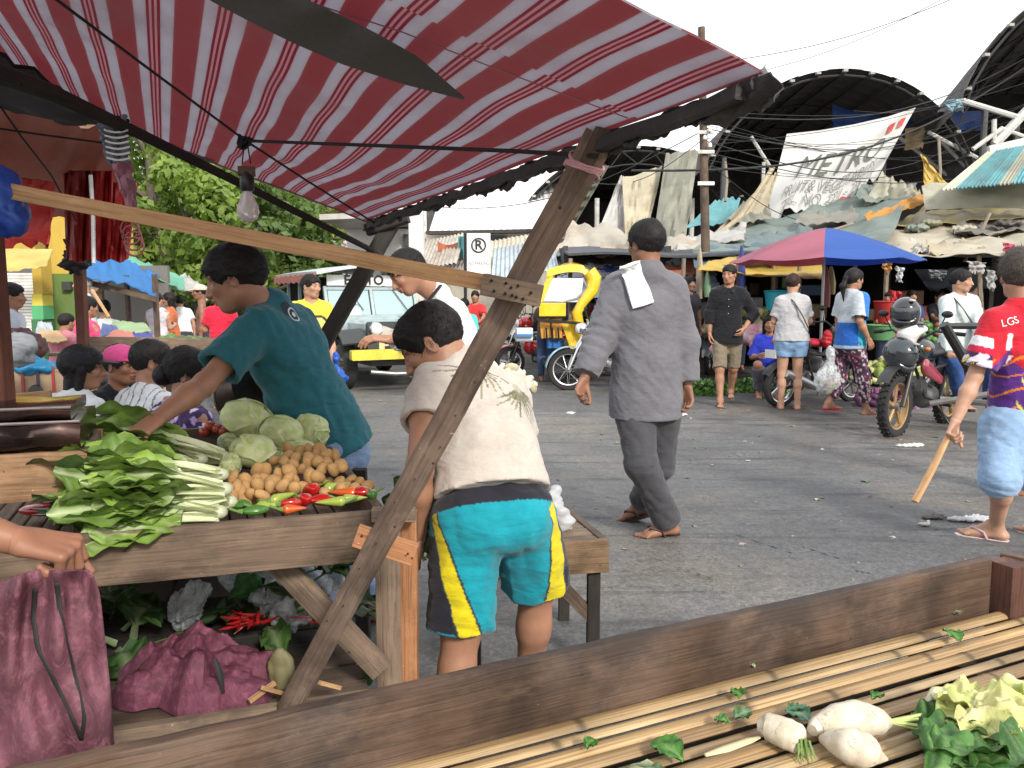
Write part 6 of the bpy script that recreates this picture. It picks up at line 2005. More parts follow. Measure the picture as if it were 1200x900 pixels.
BLP=NT('blue_printed_sheet');_o=BLP.co('Object');_v=BLP.n('TexVoronoi',{'Vector':_o,'Scale':2.6}).outputs['Color']
_c=BLP.ramp(BLP.noise(_o,2.2,5,.6,1.5),[(.38,(.07,.09,.32)),(.46,(.62,.64,.68)),(.58,(.60,.60,.62)),(.62,(.10,.20,.42))],'CONSTANT')
BLP=BLP.bsdf(_c,.5,BLP.bump(BLP.noise(_o,5,4),.4,.05))
patch('printed_sheet','blue and white printed plastic sheet over the stall behind the yellow tricycle',[(650,334,14.3),(840,322,13.9),(835,304,14.5),(660,314,15.0)],BLP,30,8,.05,.05,seed=19,cat='tarp')
patch('tarp_roof','pale blue-grey tarp roof behind the yellow tricycle',[(660,352,12.9),(845,338,12.6),(835,322,14.0),(665,330,14.2)],m_tarp('faded_blue_tarp',(.26,.36,.47),.25,dirt=.4),30,10,.12,.05,seed=20)
patch('tarp_roof','reddish cloth edge hanging in the shade beside the utility pole',[(775,326,13.6),(838,318,13.6),(835,306,13.9),(780,312,13.9)],m_tarp('faded_red',(.48,.16,.10),.2,dirt=.5),14,6,.02,.05,seed=21)
patch('tarp_roof','yellow tarp canopy behind the umbrella over the vegetable sellers',[(818,318,11.9),(968,328,11.5),(960,304,13.2),(835,304,13.2)],TY,26,12,.10,.03,seed=22)
patch('tarp_drape','blue tarp hanging high inside the arched hall',[(975,122,23),(1040,138,23),(1060,158,23),(978,152,23)],TB,14,8,.1,.10,seed=23)
patch('tarp_drape','long dark blue tarp sagging across the arched hall beside the banner top',[(1060,130,22.6),(1160,130,22.6),(1155,152,22.6),(1068,158,22.6)],TB,18,6,.2,.10,seed=24)
patch('tarp_drape','brown cloth hung beside the upper right banner corner',[(1062,150,21.6),(1084,148,21.6),(1082,172,21.6),(1060,176,21.6)],m_tarp('brown_cloth',(.30,.20,.09),.2,dirt=.5),8,6,.0,.06,seed=25,cat='cloth')
patch('tarp_drape','light blue plastic bundle at the meeting of the two hall roofs',[(1108,118,18.3),(1132,114,18.3),(1130,132,18.3),(1112,130,18.3)],m_tarp('pale_blue_plastic',(.42,.60,.66),.3,dirt=.2),8,6,.0,.12,seed=26)
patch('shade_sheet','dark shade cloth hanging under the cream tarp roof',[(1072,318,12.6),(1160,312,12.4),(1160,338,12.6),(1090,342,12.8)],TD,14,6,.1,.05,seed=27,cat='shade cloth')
tr_=thing('teal_tin_roof','teal and cream corrugated tin roof of the stall at the right edge','roof',P(1150,215,16))
for i in range(9):
 a0_,a1_=i/9,(i+1)/9+.01
 def tf_(u,v):
  x=a0_+(a1_-a0_)*u
  lo_=P(1103+150*x,223-14*x,14.8-.8*x);hi_=P(1160+100*x,176-18*x,17.0)
  return lo_.lerp(hi_,v)
 mb=MB();corr(mb,tf_,16,3,.025,.09,.35);mk('roof_sheet',mb,TEALTIN if i%4 else m_tin('cream_roof_tin',(.50,.50,.40),.3),tr_)
mb=MB();mb.bar(P(1158,176,16.9),P(1262,152,16.9),.12,.16,Z,.1,2);mk('ridge_board',mb,TRUSSL,tr_)
mb=MB();mb.tube([P(780,300,16),P(830,284,16.2),P(868,254,16.6),(P(890,222,17.2)),P(906,196,17.6)],.05,7);mk('curved_pole',mb,m_plain('bamboo_pole',(.40,.33,.22),.7,dirt=.4),label='curved bamboo pole edging the tan canvas left of the banner',cat='pole')
bn_=thing('banner','torn white banner reading METRO hung slanting under the arched hall','banner',P(950,270,18.6))
BT=[(922,157,19.0),(960,153,19.0),(1000,146,19.0),(1040,137,19.0),(1073,126,19.0)]
BB_=[(893,270,18.2),(925,246,18.2),(968,249,18.2),(1005,226,18.3),(1030,203,18.5)]
def c3(pts,t):
 x=t*(len(pts)-1);i=min(int(x),len(pts)-2);f=x-i
 return tuple(pts[i][k]*(1-f)+pts[i+1][k]*f for k in range(3))
def bfn(u,v,off=0):
 a,b=c3(BT,u),c3(BB_,u)
 e=0.0
 if v>.8:e=(v-.8)*5*(6*math.sin(u*21)+5*math.sin(u*47+1)+3*math.sin(u*90))
 d=a[2]*(1-v)+b[2]*v+.10*math.sin(u*7+v*4)*math.sin(v*3)+.03*math.sin((u+v)*13)
 return P(a[0]*(1-v)+b[0]*v,a[1]*(1-v)+b[1]*v+e*.5,d-off)
mb=MB();mb.sheet(lambda u,v:bfn(u,v),60,44,.01);mk('cloth',mb,m_tarp('banner_cloth',(.58,.575,.555),.2,dirt=.25,wr=.3,scale=.8,dcol=(.35,.36,.36)),bn_)
INK=m_plain('faded_green_ink',(.10,.11,.09),.8)
INK2=m_plain('faded_grey_ink',(.18,.19,.18),.8)
def bmap(cu_,cv_,ku,kv,slope=0.0):return lambda x,y:bfn(min(1,max(0,cu_+x*ku)),min(1.0,max(0,cv_-y*kv+slope*x)),.09)
text_mesh(bn_,'METRO',None,(1,0,0),(0,0,1),1.0,INK,mapf=bmap(.50,.45,.200,.36,-.0),shear=.25,bold=-.004)
text_mesh(bn_,'FRUIT& VEGETABLES',None,(1,0,0),(0,0,1),1.0,INK2,mapf=bmap(.47,.70,.080,.20),shear=.2,bold=-.002)
text_mesh(bn_,'TEL. NO. 221 - 25',None,(1,0,0),(0,0,1),1.0,INK2,mapf=bmap(.44,.86,.080,.18),shear=.2,bold=-.002)
RED_P=m_plain('red_print',(.42,.05,.05),.7)
for(u_,v_)in((.84,.20),(.93,.18)):
 mb=MB();mb.sheet(lambda a,b:bfn(u_+(a-.5)*.05,v_+(b-.5)*.13,.07),4,4,.004);mk('red_mark',mb,RED_P,bn_)
mb=MB();mb.sheet(lambda a,b:bfn(.57+a*.11,.93+.05*b,.08),6,3,.004);mk('red_mark',mb,RED_P,bn_)
up=thing('utility_pole','dark wooden utility pole standing between the market roofs','utility pole',(P(827,300,14).x,14,0))
mb=MB();q=P(827,300,14);w=P(822,32,14);mb.tube([(q.x,14,0),(q.x,14,2),w.lerp(q,.5),w],[.085,.08,.07,.06],10);mk('pole',mb,W_dark,up)
for i,(py,dx)in enumerate(((140,.16),(155,-.14),(178,.14),(215,.0))):
 q=P(826,py,13.9);mb=MB();mb.bar(q+Vector((-.12,0,0)),q+Vector((.16,0,0)),.04,.06,Z,.1,1);mk('bracket',mb,TRUSSL if i<3 else WHITE_P,up)
for i in range(4):
 q=P(826+6*(i%2),146+9*i,13.85);mb=MB();mb.lathe([(.001,0),(.03,.01),(.035,.05),(.02,.08),(.001,.085)],q,Z,10);mk('insulator',mb,WHITE_P,up)
WIRE=m_plain('cable',(.02,.02,.022),.6)
for i,(a,b,sg_,r_2,lab)in enumerate([((740,200,14),(1230,60,20),.9,.035,'thick black cable sagging from the utility pole to the upper right'),((822,135,14),(1230,52,20),.7,.018,'thin cable above the thick one running to the upper right'),((826,150,14),(1150,135,21),.6,.016,'cable crossing the dark arch'),((826,165,14),(1160,150,21),.8,.016,'lower cable crossing the dark arch'),((430,230,16),(830,150,14),.7,.014,'cable crossing the white roof under the awning hem'),((826,178,14),(1210,190,19),.5,.014,'cable across the banner'),((830,75,40),(1160,-20,40),.6,.03,'distant thin cable in the white sky'),((840,95,40),(1130,-15,40),.6,.025,'second distant thin cable in the white sky'),((826,186,14),(990,260,18),.4,.014,'cable dropping from the utility pole to the tarps'),((828,160,14),(700,215,20),.3,.014,'cable from the utility pole to the third arch'),((1000,130,21),(1230,66,19),.5,.02,'cable bundle near the second roof'),((920,170,18.9),(1230,180,18),.25,.012,'thin wire under the second roof')]):
 pa,pb=P(*a),P(*b)
 mb=MB();mb.tube([pa.lerp(pb,k/14)-Z*(sg_*math.sin(PI*k/14))for k in range(15)],r_2*.6,4);mk('cable',mb,WIRE,label=lab,cat='cable')
rgm=random.Random(41)
for i in range(9):
 y1_=50+rgm.uniform(0,90)
 pa,pb=P(822+rgm.uniform(0,8),130+i*8,14),P(1240,y1_,19+i*.3)
 mb=MB();mb.tube((lambda sg:[pa.lerp(pb,k/12)-Z*(sg*math.sin(PI*k/12))for k in range(13)])(.3+.8*rgm.random()),.005,4);mk('cable',mb,WIRE,label='thin cable in the tangle between the utility pole and the upper right',cat='cable',group='thin cables fanning from the utility pole')
PLN=[((930,262),(1010,262),(1000,248),(940,250),16.6,(.26,.25,.21),'grey-tan sheet lying over the grey-green tarp near the banner foot'),((870,290),(960,282),(950,268),(880,276),15,(.15,.20,.20),'dark green sheet folded on the tarp roof above the umbrella'),((1090,300),(1180,296),(1170,282),(1085,286),13.4,(.44,.38,.27),'tan strip across the cream tarp roof'),((1120,276),(1210,270),(1205,262),(1115,266),14.6,(.20,.19,.17),'dark grey fold on the cream tarp roof at the right'),((700,300),(770,298),(765,286),(705,288),15.6,(.42,.36,.27),'brownish sheet on the stained tarp behind the grey jacket man'),((850,262),(905,258),(900,236),(868,240),17.8,(.30,.30,.24),'olive fold hanging left of the banner foot'),((1040,300),(1085,298),(1080,290),(1045,292),13.6,(.50,.47,.42),'pale fold at the edge of the cream tarp roof over the umbrella'),((640,300),(700,300),(695,288),(650,290),16.4,(.34,.40,.44),'blue-grey sheet beside the slanting post'),((1000,234),(1050,238),(1046,214),(1010,216),17.8,(.22,.26,.22),'dark olive cloth hung right of the banner')]
for i,(a,b,c_,d_,y,rgb,lab)in enumerate(PLN):
 patch('loose_sheet',lab,[(*a,y-.6),(*b,y-.6),(*c_,y+.4),(*d_,y+.4)],m_tarp('loose_sheet_%d'%i,rgb,.15,dirt=.5,scale=1.6),20,10,.05,.06,seed=800+i)
for i,(a,b,y,lab)in enumerate((((850,236),(850,190),18,'thin upright pole left of the banner'),((1100,240),(1100,160),17,'thin upright pole right of the yellow drape'),((880,300),(1000,262),15,'thin pole lying on the grey-green tarp'),((1050,300),(1190,268),14,'bamboo pole lying across the cream tarp roof'),((1130,306),(1160,250),14.4,'crooked stick propping the cream tarp roof'))):
 mb=MB();mb.tube([P(*a,y-.3),P((a[0]+b[0])/2+2,(a[1]+b[1])/2,y),P(*b,y+.2)],.03,6);mk('pole',mb,m_plain('grey_bamboo',(.24,.20,.15),.8,dirt=.4),label=lab,cat='pole')
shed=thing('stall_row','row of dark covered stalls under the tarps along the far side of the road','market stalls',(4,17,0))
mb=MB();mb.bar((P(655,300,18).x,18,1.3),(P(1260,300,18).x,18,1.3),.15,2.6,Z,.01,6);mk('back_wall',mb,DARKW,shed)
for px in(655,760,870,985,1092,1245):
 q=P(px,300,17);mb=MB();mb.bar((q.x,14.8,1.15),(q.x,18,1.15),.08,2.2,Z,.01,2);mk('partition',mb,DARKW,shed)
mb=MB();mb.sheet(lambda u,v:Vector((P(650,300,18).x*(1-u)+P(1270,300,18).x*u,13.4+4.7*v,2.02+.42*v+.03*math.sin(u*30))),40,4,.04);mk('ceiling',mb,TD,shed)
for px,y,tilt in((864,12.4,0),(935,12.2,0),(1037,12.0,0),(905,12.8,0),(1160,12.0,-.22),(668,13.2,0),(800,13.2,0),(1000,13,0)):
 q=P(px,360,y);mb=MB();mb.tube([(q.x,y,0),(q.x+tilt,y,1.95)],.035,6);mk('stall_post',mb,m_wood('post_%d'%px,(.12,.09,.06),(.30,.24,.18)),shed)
for i,(x0,x1,y,z_)in enumerate(((820,935,13.0,.72),(1040,1110,12.6,.6),(640,760,13.2,.6),(1110,1230,13.2,.7),(500,600,13.8,.45))):
 a_,b_=P(x0,380,y),P(x1,380,y);mb=MB();mb.bar((a_.x,y,z_),(b_.x,y,z_),.9,.05,Z,.05,3)
 mk('counter',mb,W_dark,shed)
def umbrella(base,ztop,zrim,R_,cols,label,tilt=(0,0),n=8):
 u=thing('market_umbrella',label,'umbrella',base)
 top=Vector((base[0],base[1],ztop))
 mb=MB();mb.tube([Vector(base),top],.02,8);mk('pole',mb,STEEL,u)
 for k in range(n):
  a,b=2*PI*k/n-1.944,2*PI*(k+1)/n-1.944
  def fn(s_,t_):
   q=a+(b-a)*t_
   rr=R_*s_*(1-.06*math.sin(PI*t_)*s_)
   z=ztop-(ztop-zrim)*(s_**1.35)-.03*math.sin(PI*t_)*s_
   return Vector((base[0]+rr*math.cos(q),base[1]+rr*math.sin(q),z+tilt[0]*rr*math.cos(q)+tilt[1]*rr*math.sin(q)))
  mb=MB();mb.sheet(fn,10,6,.004);mk('panel',mb,cols[k%len(cols)],u)
  mb=MB();mb.tube([fn(s_/5,0)-Z*.012 for s_ in range(6)],.006,4);mk('rib',mb,STEEL,u)
 return u
q=P(966,300,10.7)
PKU=m_tarp('pink_umbrella_cloth',(.52,.17,.24),.45,dirt=.15);BLU=m_tarp('blue_umbrella_cloth',(.045,.14,.50),.45,dirt=.15)
umbrella((q.x,10.7,0),P(965,267,10.7).z,P(965,306,10.7).z,1.22,[BLU,BLU,BLU,BLU,PKU,PKU,PKU,PKU],'open market umbrella, left half pink and right half blue, over the shoppers')
for(px,y,rgb,z0,z1,lab)in((820,12.3,(.50,.42,.30),350,290,'rolled cream cloth hanging from the stall edge by the utility pole'),(829,12.2,(.30,.50,.30),348,318,'green and white cloth hanging next to the rolled cream cloth'),(869,11.9,(.04,.06,.28),345,288,'closed dark blue umbrella upright behind the man in black'),(974,11.4,(.55,.50,.22),345,312,'yellow cloth hanging at the umbrella pole'),(968,11.3,(.25,.08,.07),360,312,'dark red cloth hanging at the umbrella pole')):
 a_,b_=P(px,z1,y),P(px,z0,y)
 mb=MB();mb.tube([a_,a_.lerp(b_,.2),a_.lerp(b_,.6),b_],[.03,.07,.11,.09],10,flat=.5);mk('hanging_cloth',mb,m_tarp('cloth_%d'%px,rgb,.2,dirt=.3,scale=3),label=lab,cat='cloth')
#  left background: shutter shop, tarps, hangings
sh=thing('shutter_shop','small shop with yellow and green painted pillars and a pale roller shutter at the left','building',P(50,400,13.5))
YW=m_wall('yellow_paint',(.46,.31,.05),.3);GW=m_wall('green_paint',(.035,.15,.06),.3);GL=m_wall('lime_paint',(.11,.19,.035),.35);YL=m_wall('light_yellow_paint',(.62,.52,.08),.2)
def panel(x0,y0,x1,y1,y,mat,name,th=.12,zmin=None):
 a_=P(x0,(y0+y1)/2,y);b_=P(x1,(y0+y1)/2,y);zt_,zb_=P(x0,y0,y).z,(P(x0,y1,y).z if zmin is None else zmin)
 mb=MB();mb.bar((a_.x,y,(zt_+zb_)/2),(b_.x,y,(zt_+zb_)/2),th,zt_-zb_,Z,.01,1)
 return mk(name,mb,mat,sh)
panel(44,300,55,345,13.4,YW,'pillar_top',.3);panel(44,345,56,358,13.4,YL,'pillar_band',.31);panel(44,358,57,374,13.4,m_wall('mid_green_paint',(.08,.36,.16),.2),'pillar_band',.31);panel(44,374,57,400,13.4,GW,'pillar_foot',.32,0)
panel(60,180,150,321,14.2,YW,'upper_wall',.3);panel(62,321,150,400,14.0,GL,'lower_wall',.3,0);panel(-40,200,44,300,14.2,YW,'upper_wall',.3)
panel(74,330,84,340,13.8,m_plain('dark_opening',(.05,.05,.05),.5),'vent',.1)
for k in range(24):
 panel(-40,320+3.6*k,44,320+3.6*k+3.0,13.6+.0*k,m_plain('shutter_slat_paint',(.72,.70,.66),.45,dirt=.25),'shutter_slat',.06)
panel(-40,310,44,420,13.75,m_plain('shutter_back',(.12,.12,.12),.6),'shutter_back',.05,0)
patch('yellow_valance','yellow cloth valance hanging above the roller shutter',[(-30,290,12.6),(62,292,12.6),(54,312,12.5),(-30,324,12.5)],m_tarp('yellow_valance_cloth',(.74,.62,.22),.4,dirt=.15),24,8,.0,.02,seed=31,cat='awning')
patch('tarp_roof','bright blue tarp roof sloping over the stalls at the left',[(88,322,9.6),(183,346,10.2),(185,322,12.4),(120,296,12)],m_tarp('bright_blue_tarp',(.035,.25,.62),.4,dirt=.15),26,14,.05,.04,seed=32)
patch('tarp_roof','mint green tarp roof behind the blue one',[(140,312,11.9),(216,340,12.4),(216,326,14.5),(136,296,14)],m_tarp('mint_tarp',(.22,.58,.42),.4,dirt=.15),22,10,.05,.04,seed=33)
patch('tarp_roof','small white tarp roof right of the mint green one',[(200,338,13.5),(246,350,13.5),(232,330,15),(205,322,15)],TW,12,8,.05,.05,seed=34)
patch('tarp_roof','pinkish tin roof edge far behind the truck',[(400,298,22),(460,300,21),(470,284,24),(395,282,24)],m_tarp('pink_roof',(.50,.34,.34),.0,dirt=.4),12,6,.0,.03,seed=35,cat='roof')
st2=thing('lean_to_stall','timber lean-to stall in the shade under the bright blue tarp','market stall',P(140,400,11.5))
mb=MB();mb.bar((P(92,370,12.3).x,12.3,.9),(P(200,370,12.3).x,12.3,.9),.08,1.8,Z,.01,2);mk('back_wall',mb,m_wall('shaded_block_wall',(.15,.145,.13),.5),st2)
for px,y in((95,9.8),(183,10.4),(150,11),(120,12)):
 q=P(px,360,y);mb=MB();mb.tube([(q.x,y,0),(q.x,y,1.62)],.04,6);mk('post',mb,W_dark,st2)
for i,(a,b)in enumerate((((90,328),(184,351)),((112,345),(135,318)))):
 mb=MB();mb.bar(P(*a,9.9+i),P(*b,10.2+i),.05,.07,Z,.1,1);mk('rail',mb,W_light if i else W_dark,st2)
patch('brown_awning','brownish red tarp awning of the neighbouring stall at the left',[(-60,118,3.4),(140,152,3.6),(150,232,6.2),(-80,300,6.2)],m_tarp('brown_red_tarp',(.36,.17,.13),.45,dirt=.4,dcol=(.16,.09,.07)),26,20,.05,.03,seed=41,cat='awning')
patch('black_corner_sheet','near-black sheet filling the corner above the long dark pole',[(-60,40,2.1),(150,148,2.75),(130,148,3.3),(-60,122,3.2)],m_plain('near_black',(.006,.006,.007),.8),20,10,.02,.02,seed=42,cat='tarp')  # near-black sheet fills the space between awning and pole
patch('red_cloth','bright red tarp hanging at the left edge behind the blue bundle',[(-20,205,4.2),(60,212,4.2),(57,285,4.2),(-20,290,4.2)],TR,16,14,.0,.03,seed=43,cat='cloth')
rd=thing('folded_red_umbrella','folded red umbrella cloth with white seams hanging behind the pale beam','umbrella',P(115,310,4.4))
for i,(x0,x1,xb0,xb1,rgb)in enumerate(((75,107,78,108,(.30,.025,.02)),(109,132,110,130,(.50,.03,.03)),(132,160,130,150,(.40,.025,.025)))):
 mb=MB();mb.sheet(lambda u,v:P((x0*(1-u)+x1*u)*(1-v)+(xb0*(1-u)+xb1*u)*v,(200+14*(i==2)+0)*(1-v)+(308-10*abs(u-.5))*v,4.4+.035*math.sin(u*9+i+v*2)+.02*math.sin(u*23+v*5)+.03*math.sin(v*7+i)),12,18,.008);mk('panel',mb,m_tarp('umbrella_red_%d'%i,rgb,.35,dirt=.2),rd)
mb=MB();mb.tube([P(106,205,4.3),P(109,250,4.3),P(110,308,4.3)],.010,6);mk('white_seam',mb,WHITE_P,rd)
patch('striped_cloth','blue and white striped cloth tied round the long dark pole',[(118,150,2.3),(150,136,2.35),(152,190,2.4),(128,190,2.4)],None or m_tarp('stripe_cloth',(.20,.25,.32),.2,dirt=.3,scale=6),12,16,.0,.012,seed=44,cat='cloth',fr=1.3)
for k in range(6):
 mb=MB();mb.sheet(lambda u,v:P(122+1.2*k*.5+28*u,151+6.5*k+3*math.sin(u*3)+2.2*v,2.28+.02*k*.3),6,1,.003);mk('pale_stripe',mb,WHITE_P,label='pale stripe of the cloth tied round the long dark pole',cat='cloth stripe',group='pale stripes of the tied cloth')
patch('pink_cloth','pale pink cloth end hanging below the striped cloth',[(130,190,2.5),(152,188,2.5),(159,242,2.55),(148,242,2.55)],m_tarp('pink_cloth',(.58,.30,.38),.4,dirt=.1,scale=5),8,14,.0,.012,seed=45,cat='cloth')
blob_thing_later=True
cord('electric_wire','wire sagging across the brownish awning at the left',[P(-20,148,2.2),P(50,158,2.3),P(125,168,2.4)],.003)
cord('electric_wire','second wire hanging slanting at the left edge',[P(-10,110,2.2),P(25,160,2.3),P(60,205,2.5),P(90,260,2.8)],.003)
p3=MB();q=P(96,350,6.2);p3.bar((q.x-.02,6.2,0),(q.x,6.2,1.9),.07,.07,Vector((0,1,0)),.1,4);mk('stall_post',p3,W_red,label='red-brown stall post with a black knotted bundle at its top',cat='post')
#  trees
def m_foliage(name,lite,dark):
 t=NT(name);o=t.co('Object')
 n=t.noise(o,1.3,5,.6);n2=t.noise(o,9,3,.6)
 col=t.ramp(t.math('ADD',t.math('MULTIPLY',n,.6),t.math('MULTIPLY',n2,.4)),[(.35,dark),(.65,lite)])
 return t.bsdf(col,.6,None,(.35,t.mix(1.0,col,(1.2,1.3,.6),'MULTIPLY')))
FOL=[m_foliage('bright_foliage',(.24,.33,.055),(.06,.12,.02)),m_foliage('deep_foliage',(.14,.21,.045),(.035,.075,.018)),m_foliage('yellow_foliage',(.34,.36,.08),(.11,.15,.03))]
BARK=m_wood('bark',(.06,.045,.035),(.18,.14,.11))
def tree(label,x,y,ht,rad,seed,fol=0,leaves=5200,crown_lo=.25,ls=.20,group='trees behind the market'):
 rg=np.random.RandomState(seed)
 t=thing('broadleaf_tree',label,'tree',(x,y,0),group)
 mb=MB()
 top=Vector((x+rg.uniform(-.3,.3),y,ht*.75))
 mb.tube([Vector((x,y,0)),Vector((x,y,0)).lerp(top,.3)+Vector((.1,0,0)),Vector((x,y,0)).lerp(top,.65),top],[.035*ht,.025*ht,.016*ht,.006*ht],8)
 mk('trunk',mb,BARK,t)
 mb=MB()
 cen=[]
 nb=26
 for i in range(nb):
  a=rg.rand()*6.28;h=crown_lo+(1-crown_lo)*(i+.5)/nb
  rr=rad*math.sin(PI*min(.97,(h-crown_lo)/(1-crown_lo)*.85+.13))**.6*rg.uniform(.45,1)
  c=Vector((x+rr*math.cos(a),y+rr*math.sin(a)*.9,ht*h*rg.uniform(.93,1.03)))
  cen.append((c,rad*rg.uniform(.24,.42)))
  s_=Vector((x,y,ht*max(.15,h*.7)))
  mb.tube([s_,s_.lerp(c,.5)+Z*.1,c],[.010*ht,.006*ht,.002*ht],5)
 mk('branches',mb,BARK,t)
 V=[]
 per=leaves//nb
 for c,r in cen:
  d=rg.normal(size=(per,3));d/=np.linalg.norm(d,axis=1)[:,None]
  p=A(c)+d*(r*(0.55+.5*rg.rand(per,1)))*A((1,1,.75))
  nrm_=d+rg.normal(size=(per,3))*.6;nrm_/=np.linalg.norm(nrm_,axis=1)[:,None]
  a=np.cross(nrm_,rg.normal(size=(per,3)));a/=np.linalg.norm(a,axis=1)[:,None]
  b=np.cross(nrm_,a)
  L=ls*(0.6+.8*rg.rand(per,1))
  V.append(np.stack([p-a*L*.5,p+b*L*.28,p+a*L*.5,p-b*L*.28],1).reshape(-1,3))
 V=np.concatenate(V)
 Q=np.arange(len(V)).reshape(-1,4)
 o=mk_np('crown',[(V,Q,np.ones((len(V),3)))],FOL[fol],t)
 return t
def tx(px,y):return(px-600)/933.0*y
TL=[('tall bright leafy tree directly behind the blue tarp at the left',185,24,8.6,3.0,0,9000),('leafy tree rising behind the light bulb',262,27,8.0,3.0,0,8000),('low round tree behind the head of the man in teal',300,22,4.6,2.4,1,6000),('yellowish tree with airy crown right of the light bulb',345,34,7.2,3.0,2,5200),('tree at the low corner of the awning',398,38,7.6,3.0,0,5200),('dark tree behind the yellow shop wall',120,30,9.6,3.8,1,6000),('small dense tree above the truck roof',345,24,3.9,2.0,1,4500),('far tree on the slope left of the truck',310,45,9.0,3.6,0,4500),('far tree on the slope behind the awning corner',430,52,8.6,3.8,2,4500),('far tree behind the bulb wire',235,48,12.0,4.4,0,5000),('tree at the far left behind the shop',30,34,9.5,4.2,1,4500),('bushy tree low behind the white tarp',228,20,4.3,2.0,0,6000)]
for i,(lab,px,y,ht,rad,f_,nl)in enumerate(TL):
 tree(lab,tx(px,y),y,ht,rad,100+i,f_,nl,.22,.16+y*.0035)
rgw=np.random.RandomState(5)
n_l=30000
X=rgw.uniform(-90,90,n_l);Y_=rgw.uniform(62,78,n_l);Hh=5.5+2.0*np.sin(X*.21)+1.2*np.sin(X*.67+1)
p=np.stack([X,Y_,rgw.rand(n_l)**.7*Hh],1)
a=rgw.normal(size=(n_l,3));a/=np.linalg.norm(a,axis=1)[:,None];b=np.cross(a,rgw.normal(size=(n_l,3)));b/=np.linalg.norm(b,axis=1)[:,None]
V=np.stack([p-a*.6,p+b*.4,p+a*.6,p-b*.4],1).reshape(-1,3)
o=mk_np('distant_wood',[(V,np.arange(len(V)).reshape(-1,4),np.ones((len(V),3)))],FOL[1],None,loc=(0,70,0));o['kind']='stuff'
hs=thing('hillside_house','white concrete house with a row of dark openings among the trees','building',P(335,305,31))
mb=MB();a_,b_=P(300,300,31),P(395,300,31);mb.bar((a_.x,31,1.7),(b_.x,31,1.7),3,3.4,Z,.01,1);mk('wall',mb,m_wall('grey_white_wall',(.50,.49,.47),.4),hs)
for k in range(7):
 q=P(306+12*k,298,29.4);mb=MB();mb.bar(q-Vector((.14,0,0)),q+Vector((.14,0,0)),.1,.6,Z,.03,1);mk('window',mb,m_plain('dark_opening',(.05,.05,.05),.5),hs)
#  vehicles
class TF:
 """local frame: x forward, y left, z up"""
 def __init__(s,loc,yaw,lean=0.0):
  a=math.radians(yaw);s.o=Vector(loc)
  s.f=Vector((math.cos(a),math.sin(a),0));l=Vector((-math.sin(a),math.cos(a),0))
  la=math.radians(lean)
  s.l=l*math.cos(la)+Z*math.sin(la);s.u=Z*math.cos(la)-l*math.sin(la)
 def __call__(s,x,y,z):return s.o+s.f*x+s.l*y+s.u*z
 def d(s,x,y,z):return s.f*x+s.l*y+s.u*z
def wheel(root,T,x,y,r,w,rim='spoke',ax=(0,1,0),rimc=None,name='wheel',n=28,knob=False):
 c=T(x,y,r);ax=T.d(*ax)
 mb=MB()
 prof=[(r-.075*(r/.3),-w*.35),(r-.035,-w*.5),(r-.012,-w*.42),(r,-w*.15),(r,w*.15),(r-.012,w*.42),(r-.035,w*.5),(r-.075*(r/.3),w*.35),(r-.075*(r/.3),-w*.35)]
 mb.lathe(prof,c,ax,n)
 ty=mk(name,mb,RUBBER,root)
 if knob:
  mb=MB()
  d_,x_,y_=frame(ax,Vector((0.31,0.92,0.13)))
  for k in range(30):
   a=2*PI*k/30
   for o_ in(-.3,0,.3):
    q=c+ax*(w*o_)+(x_*math.cos(a+o_*.1)+y_*math.sin(a+o_*.1))*(r+.003)
    mb.bar(q-ax*w*.11,q+ax*w*.11,.022,.018,(x_*math.cos(a)+y_*math.sin(a)),.1,1)
  mk('tread_blocks',mb,RUBBER,ty)['kind']='stuff'
 ri=r-.075*(r/.3)
 mb=MB();mb.lathe([(ri+.004,-w*.36),(ri-.012,-w*.30),(ri-.014,w*.30),(ri+.004,w*.36)],c,ax,n);rm=mk('rim',mb,rimc or CHROME,ty)
 mb=MB();mb.lathe([(.001,-w*.5),(.04,-w*.45),(.045,0),(.04,w*.45),(.001,w*.5)],c,ax,14);mk('hub',mb,STEEL,ty)
 d_,x_,y_=frame(ax,Vector((0.31,0.92,0.13)))
 mb=MB()
 if rim=='spoke':
  for k in range(18):
   a=2*PI*k/18;b=a+(.5 if k%2 else-.5)
   mb.tube([c+ax*(w*.3*(1 if k%2 else-1))+(x_*math.cos(a)+y_*math.sin(a))*.04,c+(x_*math.cos(b)+y_*math.sin(b))*(ri-.01)],.004,4)
 else:
  for k in range(5):
   a=2*PI*k/5
   mb.bar(c+(x_*math.cos(a)+y_*math.sin(a))*.03,c+(x_*math.cos(a+.2)+y_*math.sin(a+.2))*(ri-.008),.035,.02,ax,.2,1)
 mk('spokes',mb,rimc or CHROME,ty)['kind']='stuff'
 return ty
